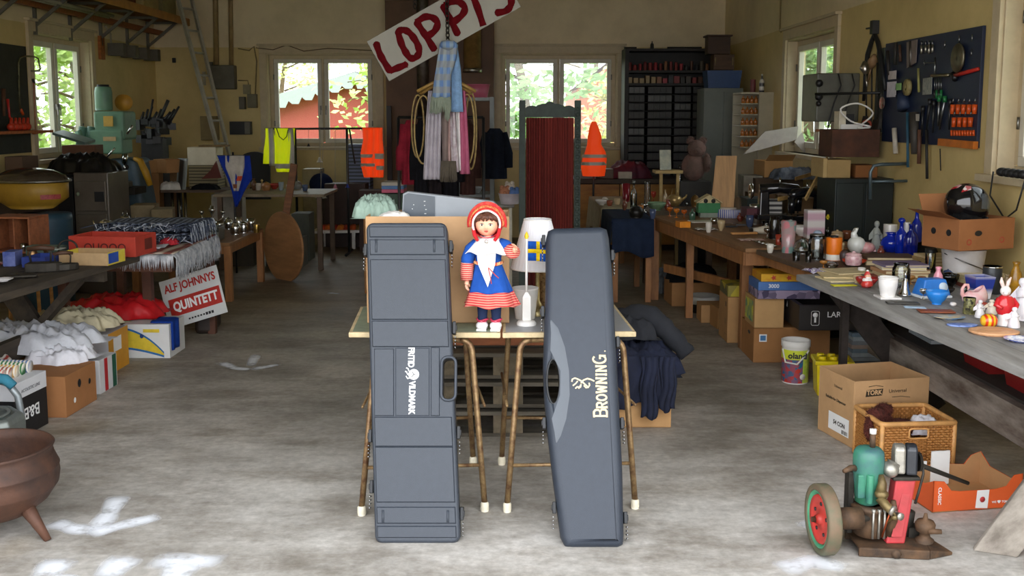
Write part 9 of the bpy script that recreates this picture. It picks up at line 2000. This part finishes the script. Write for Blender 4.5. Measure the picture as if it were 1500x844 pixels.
sp_=TH('dark_monitor','small dark screen with a pale side strip on the back wall','monitor',(0,0,0));bw(339,178,370,197,.1,BLACK,'screen_body','','',sp_);bw(361,179,369,196,.11,mat('6f6a60',ro=.5),'side_strip','','',sp_)
bw(253,85,258,92,.03,BLACK,'wall_switch','tiny black switch near the corner of the back wall','switch');bw(297,105,302,125,.03,mat('a8a088',ro=.5),'label_strip','pale label strip with dark lines left of the fuse box','label')
bw(297,170,322,205,.12,mat('8f7d54',ro=.6,var=.1),'wall_locker','beige panel on the back wall behind the ladder foot','panel')
mb=MB();a=atY(569,155,12.9);mb.box((a.x,12.95,a.z/2),(.06,.06,a.z));SO(mb,'black_post','tall black post standing beside the brown chimney breast','post',[BLACK],bev=.003)
ZB=.80
bt1=WT('far_table','far table with a white crate and cream drawers below the fuse box',[(-3.85,11.2),(-3.12,11.2),(-3.12,11.68),(-3.85,11.68)],ZB,.03,(2,3),DKT,DARK,.05)
mb=MB()
for px in(252,262,271):mb=MB();a=atY(px,282,11.25);mb.tu([(a.x,11.25,ZB-.03),(a.x,11.25,.0)],.016,10);mb.bd('leg',[SILV],bt1)
bt2=WT('far_display_table','far display table of small goods in front of the window',[(-3.1,10.6),(-1.95,10.6),(-1.95,11.42),(-3.1,11.42)],ZB,.03,(0,1,2,3),mat('8a7a60',ro=.6,var=.2),DKT,.05)
def B2(px,w,h,Y,c,name,label,cat='box',z=ZB,d=.25,c2=None,rz=0,kind='noise',sc=6):
 p=atY(px,270,Y);kk=mpp(Y);mb=BX((0,0,h*kk/2),(w*kk,d,h*kk));return SO(mb,name,label,cat,[mat(c,ro=.6,col2=c2,scale=sc,kind=kind)],(p.x,Y+d/2,z+.001),rz,bev=.003)
B2(298,42,34,11.45,'9a8d68','cream_crate','cream crate with rows of dark holes on the far table',d=.3,c2='5a5038',kind='bands',sc=9)
zc2=ZB+34*mpp(11.45)
wbx=B2(297,42,26,11.45,'d8cdb0','white_stereo','white and black stereo front on top of the cream crate','stereo',z=zc2,d=.28,c2='e8dfc4')
mb=BX((0,0,0),(.30,.2,.02));SO(mb,'paper_pile','brown papers and leaves on top of the white stereo','papers',[mat('7a6038',ro=.8,var=.3)],(atY(310,205,11.5).x,11.6,zc2+26*mpp(11.45)+.013))
mb=SL((-.06,0,0),(.07,0,0),(.07,.05,.34),(-.06,.05,.34),(0,.02,0));SO(mb,'mirror_frame','black framed mirror leaning at the end of the far table','mirror',[mat('2a2826',ro=.3,col2='9aa09a',kind='bandsx',scale=2)],(atY(264,270,11.3).x,11.28,ZB+.001),-.5)
mb=heap(.26,.2,.10,111,20,16,.4,5);SO(mb,'white_crumpled_paper','white crumpled lamp cloth on the corner of the far table','paper',[cloth('d6cfc4')],(atY(250,270,11.3).x,11.32,ZB+.001))
mb=heap(.3,.2,.07,112);SO(mb,'flat_hat','flat black cloth hat on the far table in front of the cream crate','hat',[cloth('17171a')],(atY(298,275,11.25).x,11.32,ZB+.001))
mb=AD([(0,0,.05),(.22,0,.06),(.17,0,.25),(.10,0,.14),(0,.1,.05),(.22,.1,.06),(.17,.1,.25),(.10,.1,.14)],[(0,1,2,3),(7,6,5,4),(0,4,5,1),(1,5,6,2),(2,6,7,3),(3,7,4,0)]);SO(mb,'brown_shoe','dark red brown wedge shaped shoe stretcher in front of the stereo','shoe',[pt('6b2a1c')],(atY(293,250,11.2).x,11.24,ZB+.07))
pn=TH('pennant_flag','blue and white pointed pennant flag with an orange square hanging from a stand','flag',(0,0,0));YP_=10.4
def pen(rows,m,name,dy=0,wv=.01):return band_(rows,YP_+dy,0,m,name,pn,wv,2,.003)
pen([(228,318,366),(245,325,368),(262,333,369),(280,339,358),(303,344,347)],cloth('1f3aa0'),'blue_edge',.008)
pen([(228,330,358),(245,330,358),(262,337,354),(280,342,349)],cloth('c6bfb4'),'white_field',-.004)
pen([(258,348,355),(265,346,353)],pt('d0481c'),'orange_square',-.016,.002);pen([(270,341,347),(276,342,347)],pt('8a4a24'),'brown_square',-.016,.002)
a=atY(340,226,YP_);mb=TU([(a.x,YP_+.03,a.z+.02),(a.x,YP_+.03,.0)],.010,8);mb.tu([atY(318,228,YP_+.02),atY(368,228,YP_+.02)],.006,6);mb.bd('flag_stand',[BLACK],pn)
gr=TH('garment_rack','black garment rack with a yellow and an orange vest in front of the window','garment rack',(0,0,0));YR=11.9
a,b=atY(388,189,YR),atY(556,188,YR)
mb=TU([a,b],.012,8);mb.bd('top_bar',[BLACK],gr)
for px in(432,508):p=atY(px,188,YR);mb=TU([(p.x,YR,p.z),(p.x,YR,.02)],.015,8);mb.tu([(p.x,YR-.25,.015),(p.x,YR+.25,.015)],.014,8);mb.bd('post',[BLACK],gr)
mb=TU([atY(512,190,YR),atY(520,240,YR-.1)],.010,6);mb.bd('brace',[BLACK],gr)
YEV=mat('d8e60c',ro=.6,var=.08,scale=6,emit=.3)  # yellow cloth gets added emission too, a faint fluorescent glow
yv=TH('yellow_vest','bright yellow high visibility vest with pale bands on the garment rack','vest',(0,0,0))
def pan(rows,Y,m,name,parent,wv=.015,nf=2,th=.006):return band_(rows,Y,0,m,name,parent,wv,nf,th)
pan([(188,389,399),(200,389,402),(220,386,407),(240,385,408)],YR-.03,[YEV],'side_panel',yv)
pan([(188,402,432),(196,403,431),(212,400,431),(235,401,428),(252,405,425)],YR-.05,[YEV],'front_panel',yv,.02,2)
for l,r_,dy in((393,400,-.06),(422,429,-.07)):pan([(188,l,r_),(215,l+1,r_+2),(243,l+1,r_+2)],YR+dy,[REF],'reflective_band',yv,.012,1)
pan([(240,402,426),(247,403,425)],YR-.072,[REF],'reflective_band',yv,.015,2)
mb=TU([atY(405,188,YR-.07),atY(409,200,YR-.07),atY(415,205,YR-.07),atY(420,200,YR-.07),atY(422,190,YR-.07)],.006,6);mb.bd('neck_binding',[mat('5a6a10',ro=.7)],yv)
ov=TH('orange_vest','folded orange high visibility vest with reflective bands at the end of the rack','vest',(0,0,0));ORV2=ORV
pan([(187,531,560),(205,532,560),(225,528,562),(245,529,562),(260,533,561)],YR-.04,[ORV2],'front_panel',ov,.02,3)
pan([(226,528,546),(231,528,545)],YR-.065,[REF],'reflective_band',ov,.012,1);pan([(225,549,562),(233,549,562)],YR-.06,[REF],'reflective_band',ov,.01,1)
pan([(244,528,549),(239.5,528,549)],YR-.065,[REF],'reflective_band',ov,.012,1);pan([(243,551,562),(249,551,562)],YR-.06,[REF],'reflective_band',ov,.01,1)
for i,(px,y0_,y1_,w,c,nm,lb)in EN(((470,236,286,22,'c9c0b0','white_bell','large white glass bell hanging on strings from the rack'),(491,190,278,11,'c07f92','pink_bell','small pink flower shaped bell hanging from the rack'),(509,210,277,9,'2c3f9a','blue_pendant','small blue cloth pendant hanging from the rack'),(468,188,238,12,'bdb6a8','white_lantern','small white lantern hanging above the large bell'),(452,188,218,7,'2a2622','dark_bird','small dark hanging ornament below the rack bar'))):
 g=TH(nm,lb,nm.split('_')[1],(0,0,0));a=atY(px,y0_ if i else 238,YR-.12);b=atY(px,y1_-(10 if i<1 else 8),YR-.12);kk=mpp(YR)
 mb=TU([atY(px-(1 if i==0 else 0),189,YR-.01),b],.0025,5);
 if i==0:mb.tu([atY(px+5,189,YR-.01),b],.0025,5)
 mb.bd('string',[mat('a09a8c')],g)
 mb=MB();H_=(w*.65)*kk;mb.lt(prof('bell',w*kk/2*.85,H_),20,0,(b.x,b.y,b.z-H_));mb.bd('bell_body' if 'bell' in nm else 'ornament_body',[cer(c)if i<4 else BLACK],g)
rnd=random.Random(31)
fs_=[(362,'bowl',18,9,'b9a078','beige dish'),(378,'cup',10,10,'d2cabb','white cup'),(390,'pot',14,13,'9c6a3c','copper kettle'),(402,'bowl',16,8,'a83c30','red dish'),(412,'tumbler',8,12,'8f9a9c','glass tumbler'),(424,'cup',9,9,'e0d9cc','cream cup'),(436,'pot',14,12,'7a7a72','pewter pot'),(372,'vase',9,17,'6a4a34','brown vase'),(447,'cup',9,9,'4a5a7a','blue mug'),(384,'candle',7,15,'c9b070','brass candlestick')]
pos_=['at the end nearest the pennant','beside the beige dish','in the middle of the row','right of the copper kettle','beside the red dish','near the rack post','behind the tipped round tabletop','behind the white cup','at the outer end','behind the copper kettle']
for i,(px,kd,w,h,c,nm)in EN(fs_):
 V(kd,px,279+(i%3),w,h,cer(c),nm.replace(' ','_'),f'{nm} on the far display table {pos_[i]}',nm.split()[-1],z=ZB,n=16)
for i,(px,w,h,Y,c,nm,lb,z)in EN(((456,26,60,12.7,'8f8060','pale_cabinet','pale bookcase behind the rack under the window',0),(525,34,74,12.9,'4a5560','cassette_rack','rack of grey and blue cassettes behind the orange vest',0),(487,40,40,12.6,'3c2c20','brown_chest','dark brown chest under the rack',0),(545,40,60,12.2,'3a2018','dark_dresser','dark red brown dresser under the orange vest',0),(505,60,46,12.5,'33201a','long_chest','long dark chest behind the low white bench',0))):
 p=atY(px,270,Y);kk=mpp(Y);mb=MB();H_=[.95,1.25,.62,.72,.78][i];mb.box((0,0,H_/2),(w*kk,.3,H_));SO(mb,nm,lb,nm.split('_')[1],[mat(c,ro=.6,var=.25,kind='bands' if i==1 else 'noise',scale=7,col2='7c8ab0' if i==1 else None)],(p.x,Y+.15,.001),0,bev=.004)
for i,(px,py,w,h,Y,c,nm,lb)in EN(((575,300,36,32,8.6,'29402c','green_crate','green plastic crate stacked behind the carton on the left folding table'),(543,308,22,36,9.2,'a8733c','wooden_press','small wooden press with a pale top beside the green crate'))):
 p=atY(px,py,Y);kk=mpp(Y);z1=atY(px,py-h/2,Y).z
 g=TH(nm,lb,nm.split('_')[1],(p.x,Y+.15,.001));mb=BX((0,0,z1/2),(w*kk,.3,z1));mb.bd('body',[mat(c,ro=.6,var=.2)],g,bev=.005)
 if i==0:
  for j in range(3):mb=BX((0,0,z1+.02+j*.03),(w*kk*.9,.26,.028));mb.bd('magazine_layer',[pt(('c04a6a','3a6aa0','b8b0a0')[j])],g)
lb_=TH('low_white_bench','low white slatted bench carrying orange toys near the back','bench',(0,0,0));zl=atY(490,340,12.2).z
e=[atY(456,340,12.2),atY(528,336,12.35)]
mb=SL((e[0].x,12.2,zl-.02),(e[1].x,12.3,zl-.02),(e[1].x,12.62,zl-.02),(e[0].x,12.62,zl-.02),(0,0,.03));mb.bd('seat_board',[WHITE],lb_)
for x,y in((e[0].x+.10,12.24),(e[1].x-.08,12.33),(e[0].x+.10,12.58),(e[1].x-.08,12.58)):mb=BX((x,y,(zl-.02)/2),(.04,.04,zl-.02));mb.bd('leg',[WHITE],lb_)
for i in range(7):
 x=e[0].x+.10+i*.075;c=('c2452a','d06a28','b8382a','d8823a','a8402c','c95a30','8a6a40')[i];mb=heap(.10,.16,.07,120+i,12,10,.4,5);SO(mb,'small_toy',('red','orange','dark red','light orange','brick red','rust orange','brown')[i]+' little toy on the low white bench','toy',[mat(c,ro=.6,var=.3,scale=20)],(x,12.4,zl+.012))
ct=WT('coffee_table','low orange brown coffee table full of silver ware beside the tipped tabletop',[(-3.35,8.82),(-2.44,8.78),(-2.42,9.90),(-3.35,9.95)],.52,.03,(1,2),ORT,ORW,.06,.07,inset=.03)
for(x,y)in((-3.3,8.9),(-3.3,9.85)):mb=BE((x,y,.49),(x,y,.001),.06);mb.bd('leg',[ORW],ct)
cn=TH('silver_candelabra','silver candelabra with curved arms on the low coffee table','candelabra',atZ(310,352,.52)+Vc((0,.05,.001)))
mb=LA(prof('candle',.05,.30),18);mb.bd('stem',[SILV],cn)
for s in(-1,1):mb=TU([(0,0,.19),(s*.05,0,.16),(s*.09,0,.19),(s*.095,0,.23)],.007,8);mb.lt(prof('cup',.02,.03),12,0,(s*.095,0,.225));mb.bd('arm',[SILV],cn)
SB=mat('8f948c',ro=.35,metal=.5,kind='weave',scale=22,bump=.6,col2='4a4e48')
mb=MB();W,D,Hh=.30,.22,.12;mb.add([(-W/2,-D/2,0),(W/2,-D/2,0),(W/2,D/2,0),(-W/2,D/2,0),(-W/2*1.04,-D/2*1.04,Hh),(W/2*1.04,-D/2*1.04,Hh),(W/2*1.04,D/2*1.04,Hh),(-W/2*1.04,D/2*1.04,Hh)],[(3,2,1,0),(0,1,5,4),(1,2,6,5),(2,3,7,6),(3,0,4,7)]);SO(mb,'silver_basket','rectangular woven silver basket on the low coffee table','basket',[SB],(-2.72,8.98,.522),.05,solid=.006)
for i,(px,py,w,h,kd,lb)in EN(((345,346,16,20,'pot','round silver sugar pot right of the woven basket'),(357,343,14,18,'lidjar','silver lidded jar in the middle of the coffee table'),(368,340,12,18,'cup','silver goblet nearest the tipped tabletop'),(335,338,14,18,'pot','silver teapot behind the woven basket'),(322,340,12,14,'cup','small silver cup behind the candelabra'),(350,336,12,16,'jar','grey pewter jar at the back of the coffee table'),(376,342,9,12,'cyl','small brass cylinder at the coffee table corner'))):V(kd,px,py,w,h,SILV if i<6 else met('b09050',.3),('sugar_pot','silver_jar','silver_goblet','silver_teapot','silver_cup','pewter_jar','brass_cylinder')[i],lb,('pot','jar','goblet','teapot','cup','jar','cylinder')[i],z=.52,n=18)
rt=TH('round_tabletop','round brown wooden tabletop tipped upright beside the coffee table','tabletop',(0,0,0));YT=10.0
c=atY(415,362,YT);RV=atY(415,310,YT).z-c.z;RH=(atY(443,362,YT).x-atY(388,362,YT).x)/2
ang=math.acos(min(1,RH/RV))-.22
mb=MB();mb.at((c.x,YT,c.z),(PI/2,0,0));
pts=[(RV*cos(t*PI/30),RV*sin(t*PI/30))for t in range(60)]
mb.prism(pts,-.012,.012);ob=mb.bd('wooden_disc',[mat('a3744a',ro=.5,var=.2,scale=3,stretch=(1,1,5))],rt,bev=.004)
mbv=[v.co.copy()for v in ob.data.vertices]
R_=Matrix.Translation((c.x,YT,c.z))@Matrix.Rotation(-ang,4,'Z')@Matrix.Rotation(.10,4,'Y')@Matrix.Translation((-c.x,-YT,-c.z));ob.data.transform(R_)
mb=MB();a,b=atY(419,315,YT+.05),atY(431,240,YT+.05);mb.beam(a,b,.03,.07,up=(1,0,0));mb.bd('folded_leg',[wood('7a4c28')],rt,bev=.004)
jb(432,378,10.8,22,44,.3,'6c6a60','grey_step_box','grey painted step box behind the tipped tabletop',0,z=.001)
jb(440,330,11.3,26,70,.3,'5f6258','grey_metal_drum','tall grey metal box behind the step box',0,z=.001)
mb=BA((0,0,.14),(.15,.12,.14));mb.tu([(0,0,.28),(0,0,.30)],.02,8);SO(mb,'blue_cushion','round dark blue cushion on the brown chest under the rack','cushion',[cloth('1c2440')],(atY(466,290,12.5).x+.0,12.72,.622))
for i,(px,py,Y,w,h,c,lb)in EN(((350,320,10.9,40,46,'4a4438','dark carton on the floor under the far display table'),(405,330,10.9,36,40,'3a4038','green grey carton on the floor under the far display table'),(330,300,11.5,44,30,'b0a898','white and red printed carton under the far table'),(205,315,10.2,34,28,'9c8a68','grey brown open carton in front of the blue grey machine base'),(232,320,9.9,30,26,'8a7a5a','tan carton beside the open grey one behind the rag rugs'))):
 if i<2:z=.001
 p=atY(px,py,Y);kk=mpp(Y);z=.001 if i<2 else max(.001,p.z-h*kk/2)
 H_=h*kk if i<2 else p.z+h*kk/2
 mb=BX((0,0,H_/2),(w*kk,.3,H_));SO(mb,'floor_carton',lb,'box',[mat(c,ro=.8,var=.15)],(p.x,Y+.15,.001),.06*i,bev=.004)
PLW=mat('6f685c',ro=.9,col2='4a443a',scale=3,stretch=(.6,5,5),bump=.4);PBK=mat('7c6f5c',ro=.95,col2='57503f',scale=18,bump=.5)
ptops=[]
x0_,x1_=-.42,.40;yp=5.02
for j in range(3):
 pt=TH('wooden_pallet',['weathered grey pallet lowest in the stack behind the folding tables','weathered grey pallet in the middle of the stack behind the folding tables','weathered grey pallet topmost in the stack behind the folding tables'][j],'pallet',(0,0,0),group='stacked pallets');z0_=.002+j*.150
 for i in range(2):mb=BX(((x0_+x1_)/2,yp+.06+i*.70,z0_+.009),(x1_-x0_,.11,.018));mb.bd('bottom_board',[PLW],pt)
 for bx_ in(-.36,-.02,.34):
  for by in(.06,.76):mb=BX((bx_,yp+by,z0_+.066),(.15,.12,.094));mb.bd('block',[PBK],pt,bev=.003)
 for i in range(5):mb=BX(((x0_+x1_)/2,yp+.05+i*.18,z0_+.125),(x1_-x0_,.13,.02));mb.bd('top_board',[PLW],pt,bev=.002)
zp=.002+3*.15
dr=TH('shallow_crate','shallow reddish wooden crate on top of the pallets','crate',(0,5.4,zp+.001));DW=wood('9a5a34',st=(1,6,6))
for c,d_ in(((0,-.28,.05),(.66,.02,.10)),((0,.20,.05),(.66,.02,.10)),((-.32,-.04,.05),(.02,.46,.10)),((.32,-.04,.05),(.02,.46,.10)),((0,-.04,.006),(.62,.46,.01))):mb=BX(c,d_);mb.bd('board',[DW],dr,bev=.002)
mb=BX((0,-.285,.115),(.70,.03,.025));mb.bd('front_lip',[mat('c49a5c',ro=.6)],dr)
for i,(x,kd,c,lb,nm)in EN(((-.22,'bowl','c2542c','orange bowl in the shallow crate under the table edge','orange_bowl'),(.02,'cup','e0dcd4','white mug in the shallow crate','white_mug'),(.14,'pot','8f8c86','grey pot in the shallow crate','grey_pot'))):mb=LA(prof(kd,.05,.10),20);SO(mb,nm,lb,nm.split('_')[1],[cer(c)],(x,5.25,zp+.014))
jc=CT('jacket_carton','brown carton with dark jackets heaped over it behind the gun case',.36,.36,.27,'c39868',(.648,5.36,.001),0,False)
JN=mat('1a2036',ro=.9,var=.3,scale=7,bump=.3,bs=70);JG=mat('22242a',ro=.9,var=.25,scale=7,bump=.3,bs=70)
def jacket(name,label,m,body,sleeves,loc,seed):
 g=TH(name,label,'jacket',loc);W,D,H_=body;mb=heap(W,D,H_,seed,40,32,.45,5);mb.bd('jacket_body',[m],g)
 for P,R_ in sleeves:mb=TU(dn3(P),[R_[0]+(R_[1]-R_[0])*i/(len(dn3(P))-1)+.006*sin(i*2.3)for i in range(len(dn3(P)))],14);mb.bd('sleeve',[m],g)
 return g
nj=TH('navy_jacket','navy blue jacket heaped on the brown carton with its hem hanging down in front','jacket',(.66,5.36,.272));mb=heap(.46,.42,.20,141,40,32,.5,5);mb.bd('jacket_body',[JN],nj)
for nm,x0,x1,L_,dy,n_ in(('hanging_hem',-.10,.165,.13,0,3),('sleeve',.0,.085,.20,-.022,1),('sleeve',.10,.18,.16,-.02,1),('hanging_hem',-.20,-.06,.17,.0,2)):
 mb=GR(lambda u,v:(x0+(x1-x0)*(u*(1-.1*v)+.05*v)+.006*sin(v*9+x0*30),-.195+dy-.025*sin(min(1,v*2.2)*PI/2)-.014*sin(u*n_*PI)**2-.006*sin(u*17+v*6),.115-(.115+L_)*v+.012*sin(u*7+x0*20)*v+.0),20,14);mb.bd(nm,[JN],nj,solid=.014)
mb=MB()
jk=jacket('dark_grey_jacket','dark grey jacket behind the navy one with a sleeve stretched towards the aisle',JG,(.30,.34,.13),[([(-.05,.02,.06),(.09,-.02,.10),(.20,-.07,.02),(.30,-.12,-.09)],(.07,.045))],(.63,5.42,.45),142)
